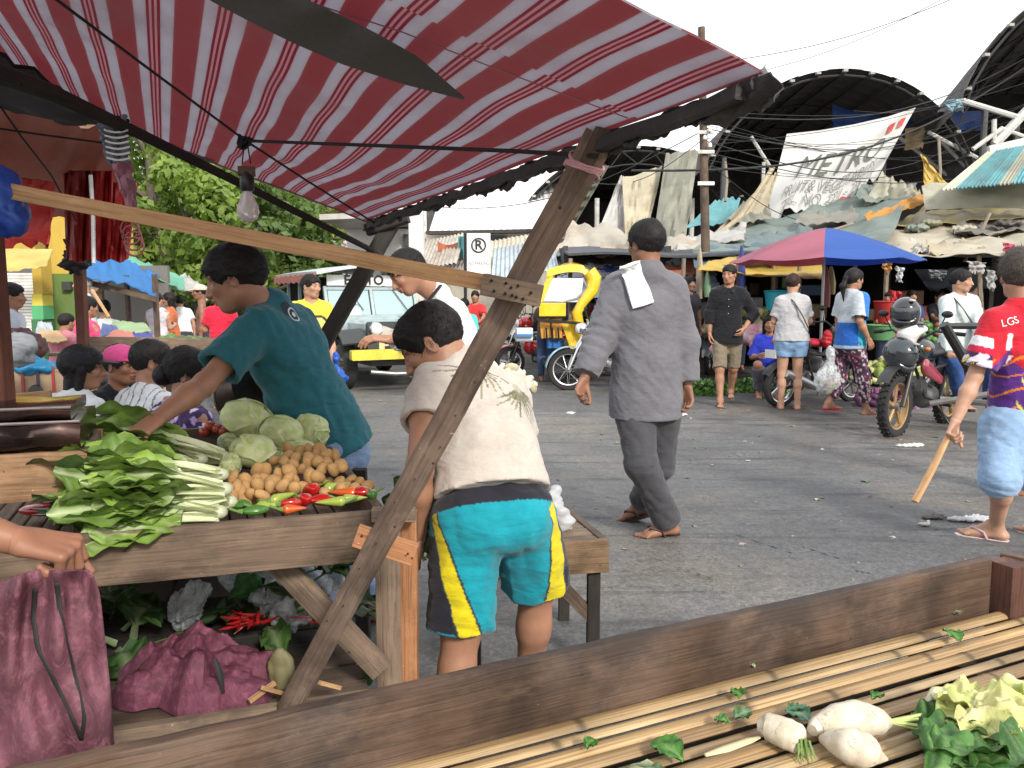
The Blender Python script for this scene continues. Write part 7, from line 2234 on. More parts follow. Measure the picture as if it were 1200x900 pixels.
def helmet(c,r,f,rgb,label,visor=True):
 f,rr_,u=[Vector(q)for q in orient(f)]
 t=thing('helmet',label,'helmet',Vector(c)-Z*r)
 Fd=Fld(A(c)-r*1.5,A(c)+r*1.5,r/12)
 R=[f,rr_,u]
 Fd.ell(c,R,(r*1.08,r*.92,r),.01);Fd.ell(A(c)+A(f)*r*.35-A(u)*r*.55,R,(r*.80,r*.75,r*.55),.05)
 Fd.ell(A(c)-A(u)*r*.9,R,(r*.75,r*.66,r*.75),.02,op='sub')
 Fd.ell(A(c)+A(f)*r*1.0-A(u)*r*.05,R,(r*.5,r*.75,r*.38),.02,op='sub')
 mk_np('shell',[Fd.mesh()],m_plain('helmet_shell',rgb,.12,coat=.8,var=.1),t)
 mb=MB()
 mb.sheet(lambda a,b:Vector(c)+f*(r*1.10*math.cos((a-.5)*2.2)*math.cos((b-.45)*.8))+rr_*(r*.95*math.sin((a-.5)*2.2))+u*(r*(.40-.75*b)),14,6,.004);mk('visor',mb,m_plain('smoked_visor',(.03,.035,.04),.04,coat=1.0),t)
 mb=MB();q=Vector(c)+f*r*.55+rr_*-r*.4+u*r*.82
 mb.ell(q,(.03,.045,.012),None,10,5);mk('vent',mb,m_plain('pale_decal',(.55,.55,.52),.3),t)
 return t
def moto(label,loc,yaw,kind,body,seat=(.015,.015,.015),lean=6,rimc=None,steer=0.0,group='motorcycles parked and waiting on the road',extra=None,scale=1.0,knob=False):
 T=TF(loc,yaw,lean)
 t=thing('motorcycle',label,'motorcycle',loc,group)
 PB_=m_plain('bike_paint',body,.18,coat=.8,dirt=.15)
 BK=m_plain('bike_black_plastic',(.018,.018,.02),.4,dirt=.2)
 SEAT=m_plain('seat_vinyl',seat,.45)
 r=.30 if kind!='scooter' else .255
 wb=1.25 if kind!='scooter' else 1.18
 sw=.10 if knob else .075
 sa=math.sin(steer);ca=math.cos(steer)
 wheel(t,T,wb/2,0,r,sw,'spoke' if kind=='standard' else 'cast',(-sa,ca,0),rimc,'front_wheel',knob=knob)
 wheel(t,T,-wb/2,0,r,.09 if kind!='scooter' else .085,'spoke' if kind=='standard' else 'cast',(0,1,0),rimc,'rear_wheel',knob=knob)
 hx,hz=wb/2-.30,.92
 for q_ in(-1,1):
  mb=MB();mb.tube([T(wb/2-sa*q_*.07,q_*.07*ca,r),T(wb/2-.12,q_*.075,r+.30),T(hx+.02,q_*.075,hz-.06)],[.026,.024,.018],9);mk('fork_leg',mb,CHROME if kind=='standard' else BK,t)
  mb=MB();mb.tube([T(hx,q_*.06,hz),T(hx-.03,q_*.20,hz+.09),T(hx-.10,q_*.34,hz+.07)],.013,8);hb=mk('handlebar',mb,CHROME if kind=='standard' else BLACK_P,t)
  mb=MB();mb.tube([T(hx-.10,q_*.33,hz+.07),T(hx-.13,q_*.43,hz+.06)],.019,8);mk('grip',mb,RUBBER,hb)
  mb=MB();mb.tube([T(hx-.04,q_*.22,hz+.09),T(hx-.02,q_*.28,hz+.22)],.006,6);mr=mk('mirror_stalk',mb,BLACK_P,t)
  mb=MB();mb.ell(T(hx-.02,q_*.30,hz+.25),(.055,.02,.035),Matrix.Rotation(math.radians(yaw+90),3,'Z'),12,6);mk('mirror',mb,BLACK_P,mr)
 def fender(x,r_,a0,a1,w,nm,mat):
  mb=MB();mb.sheet(lambda u,v:T(x+r_*math.cos(a0+(a1-a0)*u),(v-.5)*w,r+r_*math.sin(a0+(a1-a0)*u)-.015*abs(v-.5)*2),12,4,.006);return mk(nm,mb,mat,t)
 fender(wb/2,r+.035 if not knob else r+.09,.15 if not knob else .7,2.3 if not knob else 2.0,.12,'front_fender',PB_ if kind!='trail' else BK)
 fender(-wb/2,r+.05,.6,2.6,.14,'rear_fender',BK)
 mb=MB()
 for q_ in(-1,1):
  mb.tube([T(hx,0,hz-.08),T(.15,q_*.10,.62),T(-.25,q_*.12,.66),T(-.62,q_*.10,.76)],.018,7)
  mb.tube([T(hx,0,hz-.16),T(.18,q_*.09,.36),T(-.15,q_*.10,.28),T(-.30,q_*.10,.60)],.016,7)
  mb.tube([T(-.15,q_*.12,.32),T(-wb/2,q_*.10,r)],.020,7)
 mk('frame',mb,BK,t)
 for q_ in(-1,1):
  mb=MB();mb.tube([T(-wb/2-.0,q_*.13,r+.04),T(-.48,q_*.13,.62)],[.03,.03],10)
  mb.tube([T(-wb/2+.04+k*.02,q_*.13,r+.09+k*.028)for k in range(2)],.036,10);mk('rear_shock',mb,STEEL,t)
 Fd=Fld(A(T(0,0,.4))-.42,A(T(0,0,.4))+.42,.018)
 Fd.cap(T(.0,0,.34),T(-.14,0,.34),.12,.11,.03,flat=(T.l,.85));Fd.cap(T(.05,0,.38),T(.20,0,.46),.075,.07,.02)
 mk_np('engine',[Fd.mesh()],m_plain('engine_metal',(.16,.16,.16),.4,.7,dirt=.5),t)
 mb=MB()
 for k in range(7):mb.box(T(.12+k*.022,0,.42+k*.012),.008,.17,.15,math.radians(yaw),.1)
 mk('cooling_fins',mb,STEEL,t)['kind']='stuff'
 mb=MB();mb.tube([T(.18,-.06,.40),T(.16,-.10,.26),T(-.1,-.13,.22),T(-.30,-.16,.26)],.02,8);mk('exhaust_pipe',mb,STEEL,t)
 mb=MB();mb.tube([T(-.22,-.17,.27),T(-.30,-.17,.29),T(-.62,-.18,.42),T(-.70,-.18,.45)],[.035,.055,.060,.045],14);mk('muffler',mb,m_plain('muffler_metal',(.42,.42,.42),.3,.8,dirt=.2),t)
 h=.016
 if kind=='standard' or kind=='trail':
  Fd=Fld(A(T(.05,0,.78))-.36,A(T(.05,0,.78))+.36,h)
  Fd.cap(T(.20,0,.80),T(-.08,0,.76),.13,.085,.03,flat=(T.l,.9));Fd.ell(T(.15,0,.84),[T.f,T.l,T.u],(.17,.13,.09),.04)
  mk_np('fuel_tank',[Fd.mesh()],PB_,t)
 else:
  Fd=Fld(A(T(0,0,.6))-.75,A(T(0,0,.6))+.75,h)
  Fd.cap(T(hx-.02,0,.86),T(.26,0,.46),.12,.09,.04,flat=(T.f,.55));Fd.cap(T(.26,0,.50),T(-.10,0,.48),.09,.10,.05)
  Fd.cap(T(-.12,0,.60),T(-.70,0,.80),.11,.06,.05,flat=(T.u,.8));Fd.ell(T(hx+.02,0,.92),[T.f,T.l,T.u],(.10,.15,.10),.04)
  mk_np('body_shell',[Fd.mesh(col=lambda V:np.where(((V-A(T(0,0,0)))@A(T.f)<-.15)[:,None],A((1.,1,1)),A((1.,1,1))))],PB_,t)
 Fd=Fld(A(T(-.3,0,.8))-.50,A(T(-.3,0,.8))+.50,h)
 Fd.cap(T(-.02,0,.77),T(-.35,0,.79),.11,.12,.03,flat=(T.u,.45));Fd.cap(T(-.35,0,.80),T(-.66,0,.86),.12,.08,.03,flat=(T.u,.45))
 mk_np('seat',[Fd.mesh()],SEAT,t)
 Fd=Fld(A(T(hx+.1,0,.9))-.2,A(T(hx+.1,0,.9))+.2,.011)
 Fd.ell(T(hx+.10,0,hz-.04),[T.f,T.l,T.u],(.09,.085,.085),.01)
 mk_np('headlight_shell',[Fd.mesh()],PB_ if kind!='standard' else CHROME,t)
 mb=MB();mb.ell(T(hx+.155,0,hz-.04),(.045,.07,.07),Matrix.Rotation(math.radians(yaw),3,'Z'),14,8);mk('headlight',mb,m_plain('lamp_glass',(.65,.66,.64),.08,coat=1),t)
 for q_ in(-1,1):
  mb=MB();mb.ell(T(hx+.06,q_*.17,hz-.08),(.03,.035,.022),None,10,6);mk('indicator',mb,m_plain('amber_lens',(.55,.18,.02),.2),t)
 mb=MB();mb.ell(T(-.74,0,.80),(.04,.06,.035),Matrix.Rotation(math.radians(yaw),3,'Z'),12,7);mk('tail_light',mb,m_plain('red_lens',(.45,.02,.02),.2,coat=.6),t)
 mb=MB();mb.box(T(-.80,0,.66),.008,.18,.10,math.radians(yaw),.1);mk('number_plate',mb,m_plain('plate',(.65,.65,.62),.5),t)
 mb=MB()
 for q_ in(-1,1):mb.tube([T(-.02,q_*.12,.28),T(-.02,q_*.26,.27)],.016,7)
 mk('foot_pegs',mb,RUBBER,t)['kind']='stuff'
 mb=MB();mb.tube([T(-.05,.12,.26),T(-.12,.26,.02)],.011,6);mk('side_stand',mb,BLACK_P,t)
 if extra:extra(t,T)
 return t,T
f0=G(1047,512);yaw1=221
T_=TF((0,0,0),yaw1)
loc1=f0-T_.f*.625
def ex1(t,T):
 Fd=Fld(A(T(.4,0,.95))-.32,A(T(.4,0,.95))+.32,.014)
 Fd.cap(T(.42,0,.98),T(.18,0,1.02),.10,.08,.03,flat=(T.u,.55));Fd.cap(T(.46,0,.88),T(.40,0,1.0),.08,.09,.03)
 mk_np('white_cowl',[Fd.mesh()],m_plain('white_cowl_paint',(.66,.66,.64),.2,coat=.7,dirt=.15),t)
 mb=MB();mb.ell(T(.24,.0,1.07),(.10,.085,.03),Matrix.Rotation(math.radians(yaw1),3,'Z'),14,7);mk('instrument_panel',mb,m_plain('dark_dash',(.02,.025,.04),.1,coat=.8),t)
 Fd=Fld(A(T(.1,0,.7))-.4,A(T(.1,0,.7))+.4,.015)
 for q_ in(-1,1):Fd.cap(T(.28,q_*.12,.66),T(-.02,q_*.15,.52),.085,.05,.02,flat=(T.l,.4))
 mk_np('side_cowl',[Fd.mesh()],m_plain('dark_red_cowl',(.28,.03,.05),.2,coat=.7,dirt=.15),t)
 mb=MB();mb.tube([T(.10,.2,.34),T(-.3,.9,.30),T(-.9,1.0,.30)],.03,8);mb.tube([T(.2,.15,.30),T(-.1,.9,.50)],.028,8);mb.tube([T(-.6,.15,.34),T(-.7,1.0,.32)],.028,8);mk('sidecar_frame',mb,m_plain('grey_tube',(.22,.21,.20),.5,.3,dirt=.5),t)['kind']='stuff'
 mb=MB();mb.tube([P(1108,382,7.3),P(1170,382,7.4)],.03,8);mb.tube([P(1106,380,7.25),P(1128,418,7.3),P(1140,440,7.4)],.045,8);mk('sidecar_handrail',mb,BLACK_P,t)['kind']='stuff'
m1,T1=moto('black motorcycle with a knobbly front tyre and white cowl, two helmets hung on it',loc1,yaw1,'trail',(.025,.035,.04),lean=0,rimc=m_plain('bronze_rim',(.45,.28,.12),.3,.6),extra=ex1,knob=True)
helmet(P(1061,366,7.75),.150,(-.5,-.85,-.1),(.012,.013,.016),'glossy black helmet on top of the black motorcycle handlebar')
helmet(P(1055,414,7.60),.158,(.3,-.9,-.35),(.02,.028,.035),'dark grey-blue helmet hanging below the other in front of the headlight')
ra,fa=G(902,478),G(1006,470)
yaw2=math.degrees(math.atan2(fa.y-ra.y,fa.x-ra.x))
moto('black underbone scooter with a red seat and silver muffler behind the woman in denim shorts',(ra+fa)/2,yaw2,'scooter',(.03,.032,.035),(.42,.02,.04),lean=4)
q=G(668,458)
moto('motorcycle with a large chrome spoked front wheel and raised blue front fender',(q.x+.60,q.y+.12,0),188,'standard',(.30,.52,.62),lean=3,rimc=CHROME,steer=-.15)
q=G(606,443)
moto('red underbone motorcycle parked behind the slanting post',(q.x+.45,q.y+.25,0),196,'scooter',(.50,.02,.03),lean=3)
q=G(600,436)
moto('dark motorcycle half hidden behind the red one',(q.x+.5,q.y+.9,0),190,'standard',(.05,.05,.06),lean=3)
q=G(838,440)
moto('dark motorcycle in the shade behind the grey jacket man',(q.x+.1,q.y+.6,0),250,'standard',(.20,.22,.24),lean=3)
mb=MB();mb.box(P(614,392,12.0),.24,.24,.20,.1,.2);mk('cool_box',mb,m_plain('blue_white_box',(.50,.58,.66),.3),label='pale blue and white box on the red motorcycle',cat='box')
mb=MB();mb.box(P(614,393,11.86),.245,.1,.04,.1,.1);mk('box_stripes',mb,m_plain('blue_band',(.05,.15,.38),.4),label='dark blue stripes on the pale box on the red motorcycle',cat='stripe',kind='stuff')
YEL=m_plain('yellow_cab_paint',(.78,.52,.02),.25,coat=.6,dirt=.15)
tc=thing('tricycle_cab','bright yellow tricycle passenger cab with a slanted clear windshield','tricycle',G(665,445))
yc_=12.2
def Q(px,py,d=0):return P(px,py,yc_+d)
mb=MB();mb.sheet(lambda u,v:Q(644+48*u+4*v,322-10*math.sin(PI*min(1,u*1.1))**.8-3*v,1.5*v-.1),16,10,.05);mk('roof',mb,YEL,tc)
mb=MB();mb.sheet(lambda u,v:Q(641+48*u,316+9*v-6*math.sin(PI*u*.8)+(4 if u>.9 else 0),-.12-.02*v),16,4,.04);mk('front_visor',mb,YEL,tc)
mb=MB();mb.tube([Q(690,318,-.1),Q(696,326,-.1),Q(694,340,-.12),Q(683,354,-.15),Q(676,366,-.15),Q(679,384,-.1),Q(687,410,0)],[.11,.12,.10,.075,.08,.08,.07],9);mk('curved_pillar',mb,YEL,tc)
mb=MB();mb.tube([Q(684,328,-.12),Q(688,338,-.13),Q(676,350,-.15),Q(660,354,-.15),Q(632,354,-.15)],.02,7);mk('windshield_rim',mb,m_plain('grey_rubber_trim',(.22,.22,.24),.5),tc)
mb=MB();mb.tube([Q(646,322,-.1),Q(640,336,-.12),Q(632,354,-.15)],.05,7);mk('left_pillar',mb,YEL,tc)
t=NT('cab_windshield');g_=t.bsdf((.75,.80,.80),.06,None,Transmission_Weight=.25,Coat_Weight=.5)
mb=MB();mb.sheet(lambda u,v:Q((648*(1-v)+634*v)*(1-u)+(684*(1-v)+680*v)*u,326+28*v,-.13-.03*math.sin(PI*u)),10,6,.01);mk('windshield',mb,g_,tc)
mb=MB();mb.bar(Q(632,363,-.15),Q(663,363,-.17),.10,.20,Z,.2,3);mk('front_panel',mb,YEL,tc)
mb=MB();mb.bar(Q(630,375,-.17),Q(682,379,-.19),.05,.04,Z,.2,2);mk('dark_bumper',mb,BLACK_P,tc)
for(a,b,r_2,mt)in(((638,374),(640,396),.07,m_plain('orange_cab_paint',(.66,.30,.03),.35,dirt=.3)),((652,374),(653,396),.07,m_plain('orange_cab_paint',(.66,.30,.03),.35,dirt=.3)),((664,376),(676,410),.085,YEL)):
 mb=MB();mb.bar(Q(*a),Q(*b),r_2*2.2,.08,Vector((0,-1,0)),.2,2);mk('lower_pillar',mb,mt,tc)
for px,py in((640,392),(647,392),(654,392)):
 mb=MB();mb.tube([Q(px,py-8,-.1),Q(px+1,py+8,-.1)],.015,5);mk('grille_bar',mb,BLACK_P,tc)
mb=MB();mb.sheet(lambda u,v:Q(641+18*u,390+18*v,.05+.1*u),6,6,.03);mk('side_panel',mb,m_plain('blue_cab_panel',(.03,.14,.42),.4),tc)
mb=MB();mb.bar(Vector((Q(636,400).x,yc_+.1,.35)),Vector((Q(690,400).x,yc_+.1,.35)),.9,.06,Z,.05,1);mk('floor',mb,BLACK_P,tc)
wheel(tc,TF((Q(690,400).x,yc_+.7,0),180),0,0,.24,.09,'cast')
JB=m_plain('pale_blue_truck_paint',(.34,.42,.44),.3,coat=.4,dirt=.3);JD=m_plain('dark_truck_metal',(.03,.035,.035),.5,dirt=.3);JY=m_plain('yellow_truck_paint',(.66,.55,.06),.35,dirt=.45)
wl=G(404,456)
TJ0=TF((0,0,0),-62)
org=wl-TJ0.f*0+TJ0.l*.72
TJ=TF((org.x,org.y,0),-62)
jp=thing('jeepney','old pale blue jeep-style passenger truck with yellow bumper and white signboard over the windshield','truck',(org.x,org.y,0))
yaj=math.radians(-62)
def jb(name,x0,x1,y0,y1,z0,z1,mat,bev=.05,par=None):
 mb=MB();mb.box(TJ((x0+x1)/2,(y0+y1)/2,(z0+z1)/2),x1-x0,y1-y0,z1-z0,yaj,bev);return mk(name,mb,mat,par or jp)
for(x,y)in((0,-.72),(0,.72),(-2.5,-.72),(-2.5,.72)):
 wheel(jp,TJ,x,y,.37,.20,'cast',(0,1,0),m_plain('painted_rim',(.30,.30,.28),.5,dirt=.4),'wheel',26)
jb('chassis',-3.4,.4,-.45,.45,.35,.50,JD);jb('bonnet',-.75,.42,-.45,.45,.62,.98,JB,.25)
jb('grille_panel',.42,.50,-.52,.52,.50,.98,JD,.1);jb('grille_frame',.495,.512,-.36,.36,.56,.86,m_plain('cream_grille_frame',(.55,.50,.30),.4,dirt=.4),.2);jb('bumper',.55,.66,-.80,.80,.46,.60,JY,.2)
for k in range(4):jb('grille_slot',.51,.525,-.28,.28,.60+.07*k,.64+.07*k,BLACK_P,.1)
for y in(-.40,.40):
 mb=MB();mb.lathe([(.001,.04),(.09,.03),(.105,.0),(.10,-.06)],TJ(.52,y,.88),TJ.f,18);hl=mk('headlight',mb,CHROME,jp)
 mb=MB();mb.ell(TJ(.55,y,.88),(.03,.08,.08),Matrix.Rotation(yaj,3,'Z'),14,8);mk('lens',mb,m_plain('lamp_glass',(.65,.66,.64),.08,coat=1),hl)
 s_=1 if y>0 else-1
 mb=MB();mb.sheet(lambda u,v:TJ(.50-1.0*u,s_*(.50+.38*v),.62+.25*math.sin(PI*min(1,u*1.1+.1))-.03*v),14,4,.03);mk('mudguard',mb,JD,jp)
jb('step',-1.5,-.75,-.86,-.66,.36,.40,JD);jb('step',-1.5,-.75,.66,.86,.36,.40,JD)
jb('cowl',-.95,-.70,-.74,.74,.55,1.05,JB,.1);jb('side_wall',-3.4,-1.6,-.76,-.70,.45,1.0,JB,.1);jb('side_wall',-3.4,-1.6,.70,.76,.45,1.0,JB,.1)
for y in(-.72,0,.72):
 mb=MB();mb.bar(TJ(-.80,y,1.02),TJ(-.98,y,1.48),.05,.06,TJ.f,.2,1);mk('windshield_pillar',mb,JB,jp)
for z0,x in((1.02,-.80),(1.46,-.97)):
 mb=MB();mb.bar(TJ(x,-.74,z0),TJ(x,.74,z0),.06,.06,Z,.2,1);mk('windshield_rail',mb,JB,jp)
t=NT('truck_glass');tg_=t.bsdf((.30,.42,.44),.05,None,Coat_Weight=.8)
for y0,y1 in((-.68,-.04),(.04,.68)):
 mb=MB();mb.sheet(lambda u,v:TJ(-.81-.16*v,y0+(y1-y0)*u,1.04+.40*v),3,3,.01);w_g=mk('windshield_glass',mb,tg_,jp)
 mb=MB();mb.tube([TJ(-.93,(y0+y1)/2,1.44),TJ(-.80,(y0+y1)/2+.2,1.12)],.008,5);mk('wiper',mb,BLACK_P,w_g)
for(y,z0,w,h)in((-.36,1.28,.22,.12),(-.34,1.10,.26,.11)):
 mb=MB();mb.sheet(lambda u,v:TJ(-.78-.30*(z0-1.05)-.32*h*v+.015,y+w*(u-.5),z0+h*(v-.5)),2,2,.004);mk('paper_notice',mb,m_plain('paper',(.70,.68,.62),.7),jp)
jb('signboard',-.93,-.90,-.70,.70,1.50,1.66,m_plain('white_sign',(.78,.78,.76),.4))
text_mesh(jp,'E  UTO',TJ(-.885,-.12,1.58),TJ.d(0,1,0),(0,0,1),.20,BLACK_P,bold=.006)
mb=MB();mb.sheet(lambda u,v:TJ(-.65-2.9*u,-.92+1.84*v,1.69+.12*math.sin(PI*v)-.02*abs(u-.5)),12,10,.05);mk('roof',mb,m_plain('silver_roof',(.55,.60,.62),.3,.2,dirt=.25),jp)
mb=MB();mb.sheet(lambda u,v:TJ(-.66-2.9*u,-.94,1.67-.12*v+.015*math.sin(u*50)),40,2,.02);mk('roof_trim',mb,m_plain('red_trim',(.45,.12,.10),.4,dirt=.4),jp)
for x in(-1.7,-2.5,-3.35):
 for y in(-.74,.74):
  mb=MB();mb.bar(TJ(x,y,1.0),TJ(x,y,1.70),.05,.05,TJ.f,.1,1);mk('roof_pillar',mb,JB,jp)
jb('back_wall',-3.45,-3.40,-.74,.74,.45,1.68,JD);jb('bench',-3.3,-1.6,-.66,-.30,.70,.78,JD);jb('bench',-3.3,-1.6,.30,.66,.70,.78,JD);jb('driver_seat',-1.55,-1.25,-.6,.6,.6,1.2,JD,.2)
mb=MB();mb.tube([TJ(-.85,-.78,1.2),TJ(-.80,-1.0,1.45)],.01,6);mr=mk('mirror_arm',mb,CHROME,jp)
mb=MB();mb.box(TJ(-.80,-1.0,1.48),.04,.15,.26,yaj,.3);mk('mirror',mb,m_plain('mirror_shell',(.68,.68,.66),.2),mr)
mb=MB();mb.tube([TJ(.70,-.55,.30),TJ(.72,-.2,.26),TJ(.72,.2,.26),TJ(.70,.55,.30)],.03,8);mk('tow_bar',mb,STEEL,jp)
#  people
SK=(0.35,0.185,0.115)
SKD=(0.24,0.118,0.072)
SKL=(0.45,0.265,0.18)
rg0=random.Random(33)
def ik(a,b,l1,l2,hint):
 a,b=A(a),A(b)
 d=b-a;L=np.linalg.norm(d)
 if L>(l1+l2)*.999:return a+d*(l1/(l1+l2))
 u=d/L
 x=(l1*l1-l2*l2+L*L)/(2*L)
 h=math.sqrt(max(0,l1*l1-x*x))
 hv=A(hint)-u*(A(hint)@u)
 return a+u*x+nrm(hv)*h
def finish(s,k=1.0):
 s['k']=k
 s['ws']=A(s['ws'])if 'ws' in s else lerp(s['pv'],s['nk'],.28)
 up=nrm(A(s['nk'])-A(s['pv']))
 for S in 'LR':
  s.setdefault('ft'+S,nrm(A(s['tf'])*A((1,1,0))))
  if 'wr'+S in s:s.setdefault('hd_'+S,nrm(A(s['wr'+S])-A(s['el'+S])))
  s.setdefault('palm'+S,nrm(np.cross(up,s['tf']))*(1 if S=='L' else-1))
 return s
def person(label,base,group=None):
 b=Vector((float(base[0]),float(base[1]),0))
 return thing('person',label,'person',b,group)
# --- man in the teal shirt reaching over the stall
Yt=2.86
s={'hd':P(276,327,Yt),'nk':P(318,364,Yt+.06),'pv':P(386,524,3.02),'ws':P(362,470,3.0),'tf':(-.72,.62,-.30),'face':nrm((-0.93,-.10,-.26)),'hup':(-.25,.05,.95),'shL':P(302,384,Yt-.07),'shR':P(352,380,Yt+.24)}
s['elL']=reach(s['shL'],240,450,.285,-1);s['wrL']=reach(s['elL'],184,491,.245,-1)
s['elR']=reach(s['shR'],330,455,.285,1);s['wrR']=reach(s['elR'],285,470,.24,1)
s['hipL']=P(375,530,2.97);s['hipR']=P(398,530,3.10)
s['anL']=A((s['hipL'][0]+.02,s['hipL'][1]+.02,.08));s['anR']=A((s['hipR'][0]+.10,s['hipR'][1]+.1,.08))
for S in 'LR':s['kn'+S]=ik(s['hip'+S],s['an'+S],.40,.39,(-1,.3,0))
finish(s,.97)
s['palmL']=A((0,0,-1.));
r=person('young man in a plain teal t-shirt with a round back badge reaching over the cabbages',s['pv'])
body_mesh(r,s,SK,'near',curl=(.45,.5))
hair_mesh(r,s,'near','short',seed=3,puff=.003)
shirt_mesh(r,s,'near','tshirt',sleeve=.74,g=.024,hem=.03,mat=m_cloth('teal_jersey',(.022,.125,.155),attr=True),amp=.007,seed=11,hemflare=1.0,foc=[(lerp(s['shL'],s['ws'],.45),.13,.008,(.6,.2,1)),(lerp(s['ws'],s['pv'],.3),.14,.009,(.8,0,.8))])
legwear_mesh(r,s,'near','jeans',1.95,.012,m_cloth('light_denim',(.22,.32,.50),var=.3),seed=4)
def cast(objs,px,py,off=.004):
 """first hit of a sight line on meshes; used to seat small prints on cloth"""
 dg=bpy.context.evaluated_depsgraph_get()
 o0=Vector((0,0,H));d=ray(px,py).normalized()
 best=None
 for o in objs:
  L=wloc(o)
  hit,loc,nn,_=o.ray_cast(o0-L,d)
  if hit:
   q=loc+L
   if best is None or(q-o0).length<(best[0]-o0).length:best=(q,nn)
 return best
def badge_disc(root,name,shirt,px,py,rad,rgb,off,n=20,asp=1.0,inner=0.0):
 bpy.context.view_layer.update()
 h=cast([shirt],px,py)
 if not h:return
 c,nn=h
 _,sx,uz=frame(nn)
 mb=MB();vs=[]
 for k in range(n):
  a=2*PI*k/n
  for rr in((inner,rad)if inner else(rad,)):
   vs.append(c+sx*(rr*asp*math.cos(a))+uz*(rr*math.sin(a)))
 out=[]
 L=wloc(shirt)
 for v in vs:
  ok,loc,n2,_=shirt.closest_point_on_mesh(v-L)
  out.append((loc+L+n2*off)if ok else v)
 if inner:fs=[[2*k,2*k+1,(2*k+3)%(2*n),(2*k+2)%(2*n)]for k in range(n)]
 else:
  ok,loc,n2,_=shirt.closest_point_on_mesh(c-L)
  out.append(loc+L+n2*(off+.0005));fs=[[k,(k+1)%n,n]for k in range(n)]
 mb.add(out,fs)
 return mk(name,mb,m_plain('print_'+name,rgb,.8),root)
tee=[c for c in r.children if c.name.startswith('tshirt')][0]
badge_disc(r,'badge_ring',tee,344,369,.030,(.60,.66,.66),.0016,24,inner=.024)
badge_disc(r,'badge_field',tee,344,369,.0235,(.02,.04,.06),.0012,24)
badge_disc(r,'badge_shield',tee,344,369,.012,(.60,.66,.66),.0022,5)
badge_disc(r,'badge_arc',tee,336,362,.030,(.015,.03,.045),.0008,18)
# --- bending man in the beige shirt and cyan-yellow shorts
s={'hd':P(506,402,2.46),'nk':P(544,434,2.44),'pv':P(580,596,2.17),'ws':P(572,535,2.24),'tf':(-.18,.72,-.62),'face':nrm((-.80,.02,-.58)),'hup':(-.50,.10,.80),'shL':P(502,456,2.34),'shR':P(600,466,2.48)}
s['elL']=reach(s['shL'],492,548,.28,-1);s['wrL']=reach(s['elL'],488,630,.24,1)
s['elR']=reach(s['shR'],612,560,.28,1);s['wrR']=reach(s['elR'],590,620,.24,1)
s['hipL']=P(544,612,2.16);s['hipR']=P(614,602,2.20)
s['anL']=P(520,895,2.10);s['anR']=P(618,880,2.36)
s['anL'].z=.08;s['anR'].z=.08
s['knL']=P(541,735,2.12);s['knR']=P(629,684,2.28)
s['ftL']=A((-.3,.9,0));s['ftR']=A((0,1.,0));s['bulk']=.90
finish(s,.98)
r=person('bending man in a beige t-shirt and cyan, yellow and black shorts, back turned',s['pv'])
body_mesh(r,s,SK,'near',curl=(.5,.5))
hair_mesh(r,s,'near','short',seed=8,puff=.000)
pv_,nk_=A(s['pv']),A(s['nk'])
upb=nrm(nk_-pv_);rtb=nrm(A(s['shR'])-A(s['shL']));bkb=nrm(-A(s['tf']))
def beige_col(V):
 q=V-nk_
 x,z=q@rtb,-(q@upb)
 C=np.tile(A((.50,.445,.39)),(len(V),1))
 for(cx,cz,ang0,sg)in((-.01,.035,0.25,-1),(.120,.110,-.2,1)):
  dx,dz=x-cx,z-cz
  rr=np.hypot(dx,dz);an=np.arctan2(dz,dx)
  for k in range(13):
   a=2.9-k*.21 if sg<0 else 2.4-k*.19
   L=.115+.025*math.sin(k*2.1)
   da=np.abs(np.angle(np.exp(1j*(an-a-rr*2.0))))
   w=(da*rr<.0060*(1-rr/L*.7))&(rr<L)&(rr>.012)
   C[w]=A((.20,.19,.11))if k%2 else A((.12,.11,.07))
  w=rr<.022
  C[w]=C[w]*.5+A((.25,.24,.15))*.5
 return C
shb=shirt_mesh(r,s,'near','tshirt',sleeve=.46,g=.020,hem=-.045,mat=CLOTH,col=beige_col,amp=.005,seed=21,hemflare=1.04,res=.0058,foc=[(lerp(s['shL'],s['ws'],.35),.12,.010,(1,.2,.3)),(s['shL'],.10,.008,(1,0,.2))])
def shorts_col(V):
 C=np.tile(A((.010,.27,.34)),(len(V),1))
 up=nrm(A(s['ws'])-pv_)
 for S in 'LR':
  hp,kn=A(s['hip'+S]),A(s['kn'+S])
  d=nrm(kn-hp)
  oth=A(s['hip'+('R' if S=='L' else 'L')])
  mine=((V-hp)**2).sum(1)-((V@d-hp@d)**2)<((V-oth)**2).sum(1)-((V@d-oth@d)**2)
  t=(V-hp)@d/.33
  out=nrm(hp-oth);bk=nrm(np.cross(out,d))*(1 if S=='R' else-1)
  if bk[1]>0:bk=-bk
  q=V-hp
  a=np.degrees(np.arctan2(q@bk,q@out))
  if S=='L':
   e0=22+40*np.clip(t,0,1.2)**1.2-25*np.clip(.1-t,0,1)*3
   e1=e0+38-14*np.clip(1-t,0,1)
  else:
   e0=18+22*np.clip(t,0,1);e1=e0+34
  yel=mine&(a>e0)&(a<e1)&(t>-.12)&(t<1.08)
  blk=mine&(a>-70)&(a<=e0)&(t>.10)&(t<.86)
  pip=mine&((np.abs(a-e0)<2.4)|(np.abs(a-e1)<2.0))&(t>-.1)&(t<1.05)
  C[yel]=A((.60,.50,.012));C[blk]=A((.018,.018,.026));C[pip&~blk]=A((.03,.05,.06));C[mine&(np.abs(t-1.02)<.012)]=A((.01,.12,.15))
 w=(V-pv_)@up>-.005
 C[w]=A((.020,.020,.028))
 return C
